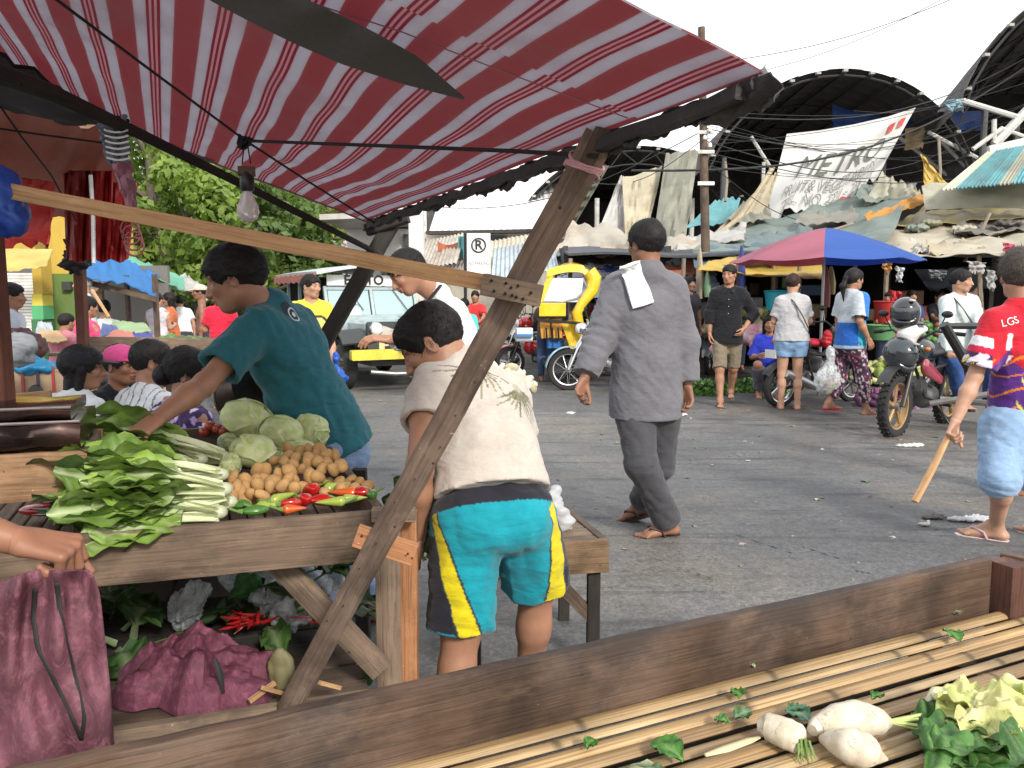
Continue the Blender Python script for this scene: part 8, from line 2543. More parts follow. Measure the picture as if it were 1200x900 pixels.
legwear_mesh(r,s,'near','knee_shorts',1.0,.020,m_cloth('shorts_fabric',(1,1,1),var=.2),shorts_col,.008,31,top=.085,flare=.014,res=.0045,bulk=.80,foc=[(s['hipL'],.12,.008,(1,0,.6)),(s['hipR'],.12,.008,(1,0,-.6)),(lerp(s['hipL'],s['knL'],.8),.12,.008,(.3,0,1))])
# --- man in the grey jacket walking away with a towel on the shoulder
Yg=4.38
s={'hd':P(757,286,Yg),'nk':P(760,322,Yg-.03),'pv':P(757,462,Yg),'tf':(-.14,.98,0),'face':nrm((-.50,.86,-.06)),'shL':P(720,340,Yg),'shR':P(790,341,Yg+.02)}
s['elL']=reach(s['shL'],702,398,.285,-1);s['wrL']=reach(s['elL'],685,444,.24,-1)
s['elR']=reach(s['shR'],801,400,.285,1);s['wrR']=reach(s['elR'],805,454,.25,-1)
s['hipL']=P(742,474,Yg);s['hipR']=P(776,474,Yg+.03)
s['anL']=P(783,607,4.36);s['anL'].z=.085
s['anR']=P(752,600,4.62);s['anR'].z=.13
s['knL']=P(752,545,4.20);s['knR']=P(774,545,4.42)
s['ftL']=nrm((-.92,-.25,-.05));s['ftR']=nrm((-.7,.4,-.35))
s['bulk']=1.08
finish(s,1.03)
s['palmL']=A((.7,-.7,0));s['palmR']=A((-.7,-.6,0));s['thumbR']=A((0,1.,-.2));s['thumbL']=A((.2,1.,-.3))
r=person('man in padded grey jacket and cargo trousers walking away, white towel on his shoulder',s['pv'])
body_mesh(r,s,SKD,'near',curl=(.5,.45))
hair_mesh(r,s,'near','short',seed=13,puff=.002)
GJ=m_cloth('grey_jacket_cloth',(.145,.143,.160),var=.16,wr=.28)
up_=nrm(A(s['nk'])-A(s['pv']))
jk=shirt_mesh(r,s,'near','jacket',sleeve=.90,g=.040,hem=.125,mat=GJ,amp=.006,seed=41,long=True,hemflare=1.02,neck=.058,bulk=1.02,foc=[(s['elL'],.13,.012,(.2,0,1)),(lerp(s['elL'],s['wrL'],.7),.09,.010,(.3,0,1)),(lerp(s['shL'],s['elL'],.5),.10,.007,(.6,0,1)),(lerp(s['ws'],s['pv'],.5),.20,.005,(.7,0,.7))])
mb=MB()
hc_=Vector(s['nk'])+Vector((-.004,-.0,.035))
mb.lathe([(.078,-.035),(.074,-.005),(.070,.028),(.066,.034),(.060,.028),(.062,-.01)],hc_,Vector((-.05,.1,1)),30)
mk('stand_collar',mb,GJ,r)
hz=A(s['pv'])-up_*.06
legwear_mesh(r,s,'near','cargo_trousers',1.97,.016,m_cloth('grey_cargo',(.060,.060,.068),var=.22,wr=.3),amp=.006,seed=43,flare=.012,foc=[(lerp(s['knL'],s['anL'],.85),.11,.013,(.2,0,1)),(lerp(s['hipL'],s['knL'],.5),.14,.008,(1,0,.6)),(lerp(s['knL'],s['anL'],.4),.12,.008,(.7,0,1))])
sandal(r,s,'L',(.02,.016,.016),(.035,.015,.015));sandal(r,s,'R',(.02,.016,.016),(.03,.015,.015))
bpy.context.view_layer.update()
def towel(a,b):
 x=737+17*a+(b-.5)*26
 y=309+52*a+(b-.5)*-8
 h=cast([jk],x,y)
 q=(h[0]+h[1]*.016)if h else P(x,y,Yg-.17)
 return Vector((q.x,min(q.y,Yg-.02)-.006,q.z))+Vector((0,-.006*math.sin(b*9+a*3),0))
_pts=[[towel(i/12,j/8)for j in range(9)]for i in range(13)]
for _ in range(2):
 _pts=[[(_pts[max(i-1,0)][j]+_pts[min(i+1,12)][j]+_pts[i][max(j-1,0)]+_pts[i][min(j+1,8)])/4 for j in range(9)]for i in range(13)]
mb=MB();mb.sheet(lambda a,b:_pts[int(round(a*12))][int(round(b*8))],12,8,.016)
mk('shoulder_towel',mb,m_cloth('white_towel',(.80,.80,.80),attr=False,wr=.6),r)
# --- man in the red patterned jersey with a stick, at the right edge
Yr=4.15
s={'hd':P(1194,322,Yr),'nk':P(1198,362,Yr-.02),'pv':P(1203,488,Yr+.05),'tf':(-.35,.92,-.06),'face':nrm((.15,.98,-.05)),'shL':P(1163,380,Yr-.03),'shR':P(1237,384,Yr)}
s['elL']=reach(s['shL'],1142,442,.285,-1);s['wrL']=reach(s['elL'],1120,493,.25,-1)
s['elR']=reach(s['shR'],1253,440,.285,1);s['wrR']=reach(s['elR'],1251,490,.25,1)
s['hipL']=P(1180,500,Yr);s['hipR']=P(1219,500,Yr+.05)
s['anL']=P(1167,617,4.28);s['anL'].z=.085
s['anR']=P(1231,600,4.3);s['anR'].z=.085
s['knL']=P(1172,560,4.05);s['knR']=P(1217,560,4.2)
s['ftL']=nrm((-.80,.55,0));s['bulk']=1.1
finish(s,1.0)
s['hd_L']=nrm(A(s['wrL'])-A(s['elL'])+A((-.05,0,-.1)));s['palmL']=A((.55,-.6,-.2));s['thumbL']=A((-.3,.5,-.2))
r=person('grey-haired man in a red racing jersey and denim cargo shorts, back to the camera',s['pv'])
body_mesh(r,s,SKL,'near',curl=(.95,.4))
hair_mesh(r,s,'near','messy',(.075,.062,.052),seed=17,puff=.002)
nkj,upj=A(s['nk']),nrm(A(s['nk'])-A(s['pv']));rtj=nrm(A(s['shR'])-A(s['shL']))
def jersey_col(V):
 q=V-nkj
 x,z=q@rtj,-(q@upj)
 C=np.tile(A((.55,.018,.035)),(len(V),1))
 n1=wav(V,3,30);n2=wav(V,5,70)
 m=(z>.30+.08*np.sin(x*12));C[m]=A((.10,.03,.22))
 m=(z>.2)&(np.abs(np.sin(z*34+x*22+n1*.8))<.20)&(x<.0);C[m]=A((.75,.22,.02))
 m=(z>.32)&(np.abs(np.sin(z*26-x*40))<.25)&(x>-.02);C[m]=A((.62,.58,.12))
 m=(np.abs(x+.115-.10*(z-.10))<.013)&(z>.09)&(z<.17);C[m]=A((.80,.76,.76))
 m=(np.abs(x+.105+.22*(z-.24))<.011)&(z>.20)&(z<.31);C[m]=A((.80,.76,.76))
 sl=((V-A(s['shL']))@nrm(A(s['elL'])-A(s['shL'])))
 da=V-A(s['shL']);ra=np.linalg.norm(da-np.outer(sl,nrm(A(s['elL'])-A(s['shL']))),axis=1)
 arm=(x<-.19+.0*z)&(sl>.02)
 m=arm&(sl>.08)&(sl<.13);C[m]=A((.80,.78,.80))
 m=arm&(sl>=.13)&(sl<.165);C[m]=A((.55,.02,.06))
 m=arm&(sl>=.165);C[m]=A((.05,.02,.07))
 m=arm&(sl>=.165)&(n2>.25);C[m]=A((.72,.62,.70))
 m=arm&(sl>.19)&(np.abs(n1)<.30)&(n2<0);C[m]=A((.72,.62,.05))
 pur=(x<-.10)&~arm&(z>.12)&(x>-.22-.1*z)&(np.sin(z*20+x*30)>.2);C[pur]=A((.14,.04,.24))
 return C
js=shirt_mesh(r,s,'near','racing_jersey',sleeve=.80,g=.028,hem=.0,mat=CLOTH,col=jersey_col,amp=.006,seed=51,res=.0065,foc=[(s['shL'],.1,.008,(0,0,1))])
legwear_mesh(r,s,'near','denim_shorts',1.08,.034,m_cloth('stonewashed_denim',(.28,.42,.62),var=.35),amp=.005,seed=53,flare=.012,foc=[(lerp(s['hipL'],s['knL'],.5),.16,.007,(.7,0,.8)),(s['hipL'],.12,.007,(1,0,1))])
sandal(r,s,'L',(.62,.50,.50),(.45,.32,.34));sandal(r,s,'R',(.62,.50,.50))
bpy.context.view_layer.update()
def cloth_text(root,surf,text,px,py,size,rgb,rot=0.0,name='lettering',off=.004,sx_=1.0,thick=.0006):
 """letters laid on a cloth surface around a sight point"""
 h=cast([surf],px,py)
 if not h:return None
 c,nn=h
 cu=bpy.data.curves.new('txt','FONT');cu.body=text;cu.size=size;cu.align_x='CENTER';cu.align_y='CENTER'
 ob=bpy.data.objects.new('txt',cu);COL.objects.link(ob)
 bpy.context.view_layer.update()
 me=bpy.data.meshes.new_from_object(ob.evaluated_get(bpy.context.evaluated_depsgraph_get()))
 bpy.data.objects.remove(ob)
 right=Vector((1,0,0))-nn*nn.x;right.normalize();upv=nn.cross(right).normalized()
 cr_,sr_=math.cos(rot),math.sin(rot)
 L=wloc(surf);out=[]
 for v in me.vertices:
  x,y=v.co.x*sx_,v.co.y
  x,y=x*cr_-y*sr_,x*sr_+y*cr_
  p=c+right*x+upv*y
  ok,loc,n2,_=surf.closest_point_on_mesh(p-L)
  out.append(loc+L+n2*off)
 mb=MB();mb.add(out,[list(p.vertices)for p in me.polygons])
 o=mk(name,mb,m_plain('print_ink',rgb,.7),root,smooth=False)
 bpy.data.meshes.remove(me)
 return o
cloth_text(r,js,'LGS',1184,377,.055,(.8,.78,.78),.25)
hand=A(s['wrL'])+A(s['hd_L'])*.085
a_,b_=Vector(hand)+(Vector(hand)-P(1072,588,3.95)).normalized()*.07,P(1072,588,3.95)
mb=MB();mb.tube([a_,a_.lerp(b_,.3),a_.lerp(b_,.6)+Vector((.004,0,.003)),b_],[.013,.019,.022,.020],8,flat=.7)
mk('wooden_stick',mb,W_light,label='short pale wooden stick held low by the man in the red jersey',cat='stick')
# --- arm and sack at the left edge: a man standing just outside the frame
s=stand((-1.42,1.02,0),62,1.66,lean=8,arms='down')
s['wrR']=P(22,634,1.34);s['elR']=P(-150,590,1.28)
s['shR']=ik(s['shR'],s['elR'],.001,.28,(0,0,1))if False else s['shR']
s['elR']=A(s['elR'])
s['hd_R']=nrm((.93,.18,-.22));s['palmR']=nrm((-.15,.25,-1));s['thumbR']=nrm((.1,1.,0))
r=person('forearm and fist of a man at the left edge gripping the mauve sack',(s['pv'][0],s['pv'][1]))
body_mesh(r,s,(.29,.145,.09),'near',curl=(.3,1.05))
hair_mesh(r,s,'mid','short')
shirt_mesh(r,s,'mid','tshirt',mat=CLOTH,col=(.12,.13,.16));legwear_mesh(r,s,'mid','shorts',.9,mat=CLOTH,col=(.06,.06,.07));sandal(r,s,'L');sandal(r,s,'R')
fist=A(s['wrR'])+A(s['hd_R'])*.075
sk=thing('held_sack','worn mauve woven sack with two black stripes, held by the fist at left','sack',P(60,880,1.2))
EDL=[(-60,735),(-70,760),(-80,800),(-85,850),(-90,920),(-90,990)]
EDR=[(104,668),(116,705),(124,760),(130,820),(134,880),(134,990)]
def sackpt(a,b,front=True):
 """a: down, b: across"""
 l,r_2=curve_at(EDL,a),curve_at(EDR,a)
 top=668+62*max(0,(0.62-b))**1.1
 x=l[0]*(1-b)+r_2[0]*b
 y=(l[1]*(1-b)+r_2[1]*b)
 if a<.35:y=y*(a/.35)+(top+a*60)*(1-a/.35)
 gat=math.exp(-((x-75)/50)**2)*max(0,1-a*2.2)
 dep=1.33+.02*math.sin(b*21+2*math.sin(a*5))*(1-a*.4)+.012*math.sin(b*47+a*6)*max(0,1-a*1.5)+.010*math.sin(a*19+b*6)
 dep+=(-.045 if front else .045)*math.sin(PI*min(1,max(0,b)))**.5*min(1,.3+a)
 return P(x,y,dep)
mb=MB();mb.sheet(lambda a,b:sackpt(a,b,True),60,46,.002);mk('front_cloth',mb,SACK2,sk,ang=0)
mb=MB();mb.sheet(lambda a,b:sackpt(a,b,False),30,20,.002);mk('back_sheet',mb,SACK2,sk,ang=0)
def smap(px,py):
 b_,best_=None,1e9
 for i in range(50):
  for j in range(50):
   q=sackpt(i/49,j/49);r_3=q-Vector((0,0,H))
   t_=ray(px,py);k_=r_3.y/t_.y;d_=(r_3-t_*k_).length
   if d_<best_:best_,b_=d_,(i/49,j/49)
 return b_
for pts_ in([(44,690),(41,720),(44,752),(60,790),(80,832),(97,868)],[(66,682),(73,715),(82,765),(92,810),(101,842),(97,868)]):
 ab=[smap(*p)for p in pts_]
 def rib(a,b):
  q=curve_at(ab,a)
  w_=.0045*(1-.3*a)
  p0=sackpt(q[0],q[1]);
  return p0+Vector(((b-.5)*2*w_,-.0035,0))
 mb=MB();mb.sheet(rib,30,3,.0012);mk('black_stripe',mb,ROPE,sk,ang=0)
#  people in the road and among the stalls
def std(label,base,yaw,h=1.62,q='mid',skin=SK,hair='short',top=(.5,.5,.5),bottom=(.1,.1,.12),sleeve=.7,long=False,end=1.9,arms='down',legs='stand',lean=0,turn=0,nod=0,bulk=1.0,group=None,hrgb=(.012,.01,.01),shoes=(.03,.03,.03),hem=None,topc=None,botc=None,g=.018,tank=False,capc=None,seed=1,mod=None,bare=False,side=0):
 base=A((base[0],base[1],0))
 s=stand(base,yaw,h,lean,arms,legs,turn,nod,side)
 s['bulk']=bulk
 if mod:mod(s)
 r=person(label,base,group)
 body_mesh(r,s,skin,q)
 if hair!='none':hair_mesh(r,s,q,hair,rgb=hrgb,seed=seed)
 if not bare:shirt_mesh(r,s,q,'top',sleeve=sleeve,long=long,g=g,mat=CLOTH,col=topc(s)if topc else top,hem=hem,seed=seed*7,amp=.007,tank=tank,neck=.085 if tank else .062)
 legwear_mesh(r,s,q,'bottoms',end,mat=CLOTH,col=botc(s)if botc else bottom,seed=seed*5,amp=.008)
 if shoes is not None and q!='far':sandal(r,s,'L',shoes);sandal(r,s,'R',shoes)
 if capc:
  c,f,rr_,u,K=head_frame(s)
  h_={'near':.005,'mid':.007,'far':.012}[q]
  F=Fld(c-.2*K,c+.2*K,h_)
  F.ell(c+(u*.042-f*.006)*K,[f,rr_,u],(.110*K,.092*K,.088*K),.01,clip=[(c+u*.028*K,-u)])
  F.cap(c+(u*.034+f*.09)*K,c+(u*.026+f*.145)*K,.060*K,.045*K,.006,flat=(u,.12))
  mk_np('cap',[F.mesh(col=capc)],CLOTH,r)
 return r,s
def pct(s,fn):return fn
def cbc(s):
 nk,up,rt=A(s['nk']),nrm(A(s['nk'])-A(s['pv'])),A(s['r'])
 def fn(V):
  q=V-nk;z=-(q@up);x=q@A((1.,0,0))
  C=np.tile(A((.46,.50,.54)),(len(V),1))
  C[(z<.30)&(x>.035)]=A((.03,.16,.50))
  C[(z<.30)&(x<-.15)]=A((.30,.48,.55))
  C[(z>=.30)&(x<=.01)]=A((.02,.11,.42))
  C[(z>=.30)&(x>.01)]=A((.03,.36,.52))
  C[z>.555]=A((.30,.42,.52))
  return C
 return fn
def flow(s):
 def fn(V):
  n,m=wav(V,7,85),wav(V,9,70)
  C=np.tile(A((.05,.03,.06)),(len(V),1));C[n>.35]=A((.55,.48,.52));C[m>.6]=A((.35,.06,.10));return C
 return fn
r,s=std('woman in a grey and blue colour-block shirt and printed trousers walking with a plastic bag',G(992,487),18,1.60,'mid',SK,'tail',topc=cbc,botc=flow,hem=.10,sleeve=.85,arms={'L':'down','R':'swing'},legs='walk',end=1.75,shoes=(.45,.05,.08),g=.034,seed=2,bulk=1.02)
c,f,rr_,u,K=head_frame(s)
mb=MB();mb.ell(c-f*.10+u*.015,(.022,.022,.022),None,10,7);mk('hair_tie',mb,m_cloth('white_scrunchie',(.75,.74,.72),attr=False),r)
r,s=std('heavy woman in a grey t-shirt and short denim shorts seen from behind beside the scooter',G(924,480),80,1.56,'mid',SKL,'short',top=(.42,.42,.43),bottom=(.22,.36,.56),end=.45,arms='bent',sleeve=.75,shoes=(.40,.03,.03),bulk=1.22,turn=-35,seed=3,hrgb=(.03,.015,.01),g=.02)
mb=MB();nk=Vector(s['nk']);mb.tube([nk+Vector((-.06,.02,.03)),nk+Vector((-.03,-.12,-.04)),nk+Vector((.06,-.17,-.2)),nk+Vector((.15,-.14,-.36)),nk+Vector((.19,-.02,-.5))],.010,6,flat=.4)
mk('bag_strap',mb,m_plain('brown_strap',(.05,.03,.02),.7),r)
mb=MB();mb.ell(nk+Vector((.2,.05,-.56)),(.06,.05,.08),None,12,8,disp=lambda q:.05*math.sin(q.x*6));mk('shoulder_bag',mb,m_plain('black_bag',(.02,.02,.02),.5),r)
def blk_collar(s):return None
r,s=std('man in an open-necked black shirt and khaki shorts walking towards the camera',G(850,474),-103,1.68,'mid',SK,'short',top=(.012,.012,.015),bottom=(.20,.165,.115),long=True,sleeve=.55,end=.98,arms={'L':'hip','R':'down'},legs='walk',hem=.14,turn=-22,seed=4,shoes=(.10,.09,.08),g=.026)
mb=MB()
for q_ in(-1,1):
 n0=Vector(A(s['nk'])+A(s['tf'])*.055+A(s['r'])*q_*.03)
 mb.poly([n0+Z*.03,n0+Vector(A(s['r'])*q_*.05)+Z*.015,n0+Vector(A(s['r'])*q_*.035+A(s['tf'])*.03)-Z*.05,n0+Vector(A(s['tf'])*.045)-Z*.03],Vector(A(s['tf'])*.004))
mk('shirt_collar',mb,m_plain('black_cloth',(.012,.012,.015),.9),r)
mb=MB();
for j in range(5):mb.ell(Vector(A(s['nk'])+A(s['tf'])*(.125-.004*j))-Z*(.12+.085*j),(.006,.006,.006),None,6,4)
mk('buttons',mb,m_plain('pale_button',(.5,.5,.5),.4),r)['kind']='stuff'
r,s=std('small dark figure in the shade behind the man in the black shirt',P(806,400,12.2),-60,1.6,'far',SKD,'short',top=(.02,.02,.03))
Yq=8.3
def rider_mod(s):
 s['wrR']=P(1112,417,8.0);s['elR']=ik(s['shR'],s['wrR'],.27,.25,(-1,0,-.4));s['hd_R']=nrm((.6,-.5,-.3))
 s['wrL']=P(1160,418,8.0);s['elL']=ik(s['shL'],s['wrL'],.27,.25,(1,0,-.4));s['hd_L']=nrm((.2,-.7,-.2))
 s['knR']=P(1118,425,8.0);s['anR']=P(1126,470,8.15);s['knL']=P(1160,428,8.0);s['anL']=P(1160,478,8.2)
def ridc(s):
 return(.56,.62,.62)
_b=G(1130,480);rb=A((P(1128,400,Yq).x,Yq+.12,0))
r,s=std('rider in a pale grey-green jacket with a bag strap sitting on the black motorcycle',rb,-80,1.66,'mid',SKL,'short',top=(.56,.62,.61),bottom=(.03,.08,.24),long=True,sleeve=.92,legs='sit',arms='bent',turn=35,seed=6,mod=lambda s:([s.update({k:A(s[k])+A((0,0,.31))for k in('pv','nk','hd','shL','shR','hipL','hipR')}),rider_mod(s)]),g=.03)
mb=MB();nk=Vector(s['nk']);mb.tube([nk+Vector((-.10,-.08,.01)),nk+Vector((-.05,-.17,-.10)),nk+Vector((.05,-.175,-.24)),nk+Vector((.14,-.12,-.36))],.014,6,flat=.4);mk('bag_strap',mb,BLACK_P,r)
std('person in dark trousers half hidden behind the man in the red jersey',G(1186,578),170,1.5,'mid',SK,'short',top=(.02,.025,.04),bottom=(.012,.012,.015),end=1.8,seed=7,shoes=(.4,.3,.28))
def wm(s):
 s.update({'hd':A(P(478,319,4.45)),'nk':A(P(514,349,4.52)),'pv':A(P(566,458,4.62)),'tf':nrm((-.85,-.1,-.5)),'face':nrm((-.78,-.30,-.52)),'hup':(-.4,0,.9),'shL':A(P(532,368,4.38)),'shR':A(P(512,362,4.70)),'hipL':A(P(564,468,4.54)),'hipR':A(P(568,468,4.72))})
 s['elL']=reach(s['shL'],540,420,.27,-1);s['wrL']=reach(s['elL'],508,436,.24,-1)
 s['wrR']=A(P(456,398,4.28));s['elR']=ik(s['shR'],s['wrR'],.28,.25,(0,-.3,-1));s['hd_R']=nrm((-.8,-.2,.1));s['palmR']=nrm((0,.3,-1));s['thumbR']=nrm((0,.5,.8))
 s['hd_L']=nrm(A(s['wrL'])-A(s['elL']));s['palmL']=A((0,.2,-1.))
r,s=std('man in white shirt with black strap looking down, between truck and bending man',P(524,400,4.72),172,1.70,'near',SK,'short',top=(.74,.74,.74),bottom=(.05,.05,.06),lean=15,arms='reach',seed=8,long=True,sleeve=.8,mod=wm,g=.026)
mb=MB();nk=Vector(s['nk']);mb.tube([nk+Vector((.02,-.075,.07)),nk+Vector((-.04,-.13,-.01)),nk+Vector((-.11,-.16,-.14)),nk+Vector((-.15,-.12,-.30)),nk+Vector((-.14,-.02,-.45))],.018,6,flat=.35);mk('bag_strap',mb,BLACK_P,r)
mb=MB();q=P(466,412,4.3)
for k_ in range(3):mb.sheet(lambda a,b:q+Vector(((a-.5)*.17,.02*k_+.01*math.sin(a*6),.07+.05*(b-.5)+.015*math.sin(a*5+k_)+.015*k_)),8,5,.003)
mk('folded_bills',mb,m_cloth('crumpled_paper',(.50,.47,.42),attr=False),label='crumpled paper bundle in the hand of the man in the white shirt',cat='paper')
mb=MB();mb.box(P(488,455,4.35),.07,.05,.13,.4,.3);mb.box(P(492,430,4.4),.03,.03,.12,.4,.3);mk('shoulder_pouch',mb,BLACK_P,label='small black pouch hanging behind the bending man',cat='pouch')
def yc(s):
 c0=A(s['nk'])+A(s['tf'])*.12+A((.03,0,-.19))
 def fn(V):
  q=V-c0;rr=np.sqrt((q[:,0]/.10)**2+(q[:,2]/.085)**2)
  C=np.tile(A((.72,.55,.06)),(len(V),1));C[(rr<1.1)&(rr>.88)&(q[:,1]<.15)]=A((.04,.04,.04));C[(rr<.88)&(q[:,1]<.15)]=A((.72,.62,.20));return C
 return fn
r,s=std('woman in a yellow t-shirt with a ring print carrying a blue bag beside the truck',P(366,400,7.3),-72,1.50,'mid',SKL,'short',topc=yc,bottom=(.03,.03,.05),arms={'L':'down','R':'down'},turn=40,seed=9,sleeve=.8,mod=lambda s:s.update({'wrL':P(391,428,7.15),'elL':ik(s['shL'],P(391,428,7.15),.25,.23,(1,0,.3)),'hd_L':A((.1,0,-1.))}))
BLB=m_tarp('blue_bag_film',(.03,.14,.62),.4,.3,.1,.8,(.02,.05,.2),12)
o=blob_thing('plastic_bag','bright blue plastic bag hanging from the hand of the woman in yellow','plastic bag',[(P(397,446,7.1),(.085,.05,.10)),(P(394,425,7.12),(.035,.03,.10))],BLB,.011,.03,10,5,.04)
blob_thing('plastic_bag','white see-through shopping bag of vegetables beside the printed trousers','plastic bag',[(P(970,446,8.9),(.145,.09,.15)),(P(973,418,8.9),(.05,.05,.12))],BAG,.013,.022,14,7,.12)
for i_ in range(12):
 mb=MB();mb.ell(P(970+rg0.uniform(-9,9),452+rg0.uniform(-8,8),8.9),(.04,.035,.035),None,9,6);mk('bagged_vegetable',mb,m_plain('bagged_'+('pink' if i_%3==0 else 'green'),(.55,.25,.25)if i_%3==0 else(.40,.48,.22),.5),label='vegetable inside the white see-through shopping bag',cat='vegetable',group='vegetables in the shopping bag')
blob_thing('plastic_bag','red plastic bag hanging between the woman in denim shorts and the next','plastic bag',[(P(969,397,9.6),(.06,.05,.11))],m_tarp('red_film',(.5,.02,.03),.3,.3,.1,.8,(.2,.02,.02),12),.012,.02,9,6)
# --- four seated people behind the stall
def sit_front(label,px,py,y,yaw,**kw):
 """seated so that the head is at a picture position"""
 q=P(px,py,y);mods=kw.pop('mod2',None)
 h=kw.get('h',1.6)
 def mod(s):
  d=A(q)-A(s['hd'])
  for k in('pv','nk','hd','shL','shR','hipL','hipR','elL','elR','wrL','wrR'):s[k]=A(s[k])+d
  if mods:mods(s)
 yr=math.radians(yaw)
 kw.setdefault('arms','knee');kw.setdefault('sleeve',.95)
 lean=kw.get('lean',10)
 kw['lean']=lean
 base=(q.x-math.cos(yr)*.12,q.y-math.sin(yr)*.12)
 return std(label,base,yaw,legs='low',mod=mod,shoes=None,**kw)
r,s=sit_front('seated woman in white with a black cap and long black hair, leftmost of the four',97,432,4.25,62,q='near',turn=-40,bulk=1.15,arms='down',hair='long',top=(.62,.64,.66),capc=(.02,.02,.025),skin=SK,seed=21,sleeve=.9,g=.03)
mb=MB();nk=Vector(s['nk']);mb.tube([nk+Vector((.02,-.10,.02)),nk+Vector((-.03,-.17,-.12)),nk+Vector((-.05,-.16,-.3))],.015,6,flat=.4);mk('bag_strap',mb,BLACK_P,r)
sit_front('seated man in a pink and purple cap and black shirt looking right',142,428,4.65,-28,q='near',hair='short',top=(.015,.015,.02),capc=(.50,.06,.20),skin=SKD,seed=22,turn=10)
def strp(s):
 rt=A(s['r'])
 def fn(V):
  x=(V-A(s['nk']))@rt
  C=np.tile(A((.64,.66,.68)),(len(V),1));C[np.abs(np.sin(x*60))<.22]=A((.10,.12,.16));return C
 return fn
sit_front('seated man with cropped hair in a white shirt with dark stripes, third of the four',178,424,4.3,60,q='near',turn=-35,bulk=1.1,arms='down',hair='short',topc=strp,skin=SK,seed=23)
def purp(s):
 def fn(V):
  C=np.tile(A((.05,.025,.09)),(len(V),1));C[wav(V,3,110)>.3]=A((.45,.34,.60));C[wav(V,8,90)>.7]=A((.7,.62,.75));return C
 return fn
r,s=sit_front('seated woman with a low bun in a purple print top, nearest the reaching arm',222,437,3.75,50,q='near',turn=-45,arms='down',hair='bun',topc=purp,skin=SK,seed=24,g=.02)
c,f,rr_,u,K=head_frame(s)
mb=MB();ec=c-rr_*-.085-u*.045;mb.tube([Vector(c+rr_*.086+f*(-.008+.011*math.cos(a))+u*(-.052+.013*math.sin(a)))for a in[k*PI/6 for k in range(13)]],.0016,5)
mk('hoop_earring',mb,CHROME,r)
sit_front('seated woman in a bright blue blouse among the produce behind the scooter',902,379,10.6,-105,q='mid',hair='long',top=(.03,.05,.50),seed=5,arms='bent')
# --- left background shoppers and sellers
BG=[('woman in a striped strapless top and black cap shopping by the blue tarp',184,358,11.0,78,dict(top=(.66,.60,.64),bottom=(.02,.02,.03),tank=True,hair='short',skin=SKL,capc=(.02,.02,.03),end=1.9,arms={'L':'down','R':'bent'})),('woman in an orange top facing the striped-top shopper',200,362,11.6,195,dict(top=(.55,.14,.05),bottom=(.10,.12,.16),hair='long',arms='bent')),('person in a white shirt bending beside the produce behind the orange top',213,352,13.0,120,dict(top=(.72,.72,.72),bottom=(.05,.05,.06),lean=28)),('bare-chested thin man in a pale cap and dark shorts',236,345,10.6,200,dict(bare=True,bottom=(.03,.03,.045),end=1.0,capc=(.66,.52,.40),skin=SKD,arms={'L':'down','R':'swing'})),('person in a bright red shirt with arms bent, beside the teal man head',258,350,9.4,100,dict(top=(.62,.02,.05),bottom=(.05,.07,.10),arms='bent',hair='short')),('dark-haired person in a light blue shirt with a shoulder bag at the left post',12,352,6.4,20,dict(top=(.50,.54,.62),bottom=(.10,.05,.05),end=1.5,q='mid')),('bald old man in a white undershirt holding a wooden pole',99,335,9.8,-150,dict(top=(.70,.68,.66),hair='bald',hrgb=(.35,.33,.31),skin=SKL)),]
for i,(lab,px,py,y,yaw,kw)in enumerate(BG):
 q=P(px,py,y)
 h=max(1.35,min(1.72,(q.z+.10)))
 kw.setdefault('q','far' if y>12 else 'mid')
 std(lab,(q.x,q.y),yaw,h,seed=30+i,**kw)
mb=MB();mb.tube([P(108,340,9.5),P(128,372,9.2)],.02,6);mk('wooden_pole',mb,W_light,label='short slanting wooden pole held by the bald old man',cat='pole')
sit_front('seated person in a bright pink t-shirt facing away behind the wooden board',103,360,8.6,60,q='mid',top=(.62,.06,.16),seed=41)
sit_front('small child in a pink flowered dress at the red-brown stall post',78,378,7.6,70,q='mid',top=(.60,.22,.28),seed=42,h=1.2)
sit_front('seated person in a pale shirt in the shade behind the pink t-shirt',122,362,10.5,120,q='far',top=(.55,.58,.55),seed=43)
CR=[('person with a cyan backpack in the crowd behind the white shirt',514,356,11.5,80,(.02,.30,.42),1),('seated child in an aqua shirt in the crowd left of the slanting post',544,358,13.0,-100,(.08,.55,.55),0),('seated person in navy in front of the aqua shirt',531,374,12.2,-80,(.03,.035,.12),0),('person in a red shirt against the slanting post',557,350,13.5,-95,(.60,.04,.04),1),('person in a maroon top under the splice board',507,350,14.5,-60,(.18,.03,.06),1),('person in dark green in the shaded crowd',522,356,15.0,-90,(.03,.07,.05),1),('person in dark trousers crouching by the produce',519,384,11.8,150,(.02,.02,.025),0),('person in jeans behind the front of the yellow tricycle',640,372,12.5,100,(.10,.07,.06),1),('stallholder in black behind the yellow tricycle',718,352,14.0,-90,(.03,.03,.03),1),('stallholder in dark red in the market shade',700,356,15.0,-60,(.22,.03,.04),1),('person in blue in the shade behind the helmets',1068,350,12.5,-90,(.03,.06,.22),1),('person in a green and red top sorting goods under the stall',1042,352,12.0,-130,(.35,.05,.05),1),('shopkeeper in dark clothes behind the rider',1100,350,13.0,-90,(.02,.02,.03),1),('person in a dark blue shirt behind the grey jacket man',866,348,14.5,-90,(.03,.05,.15),1)]
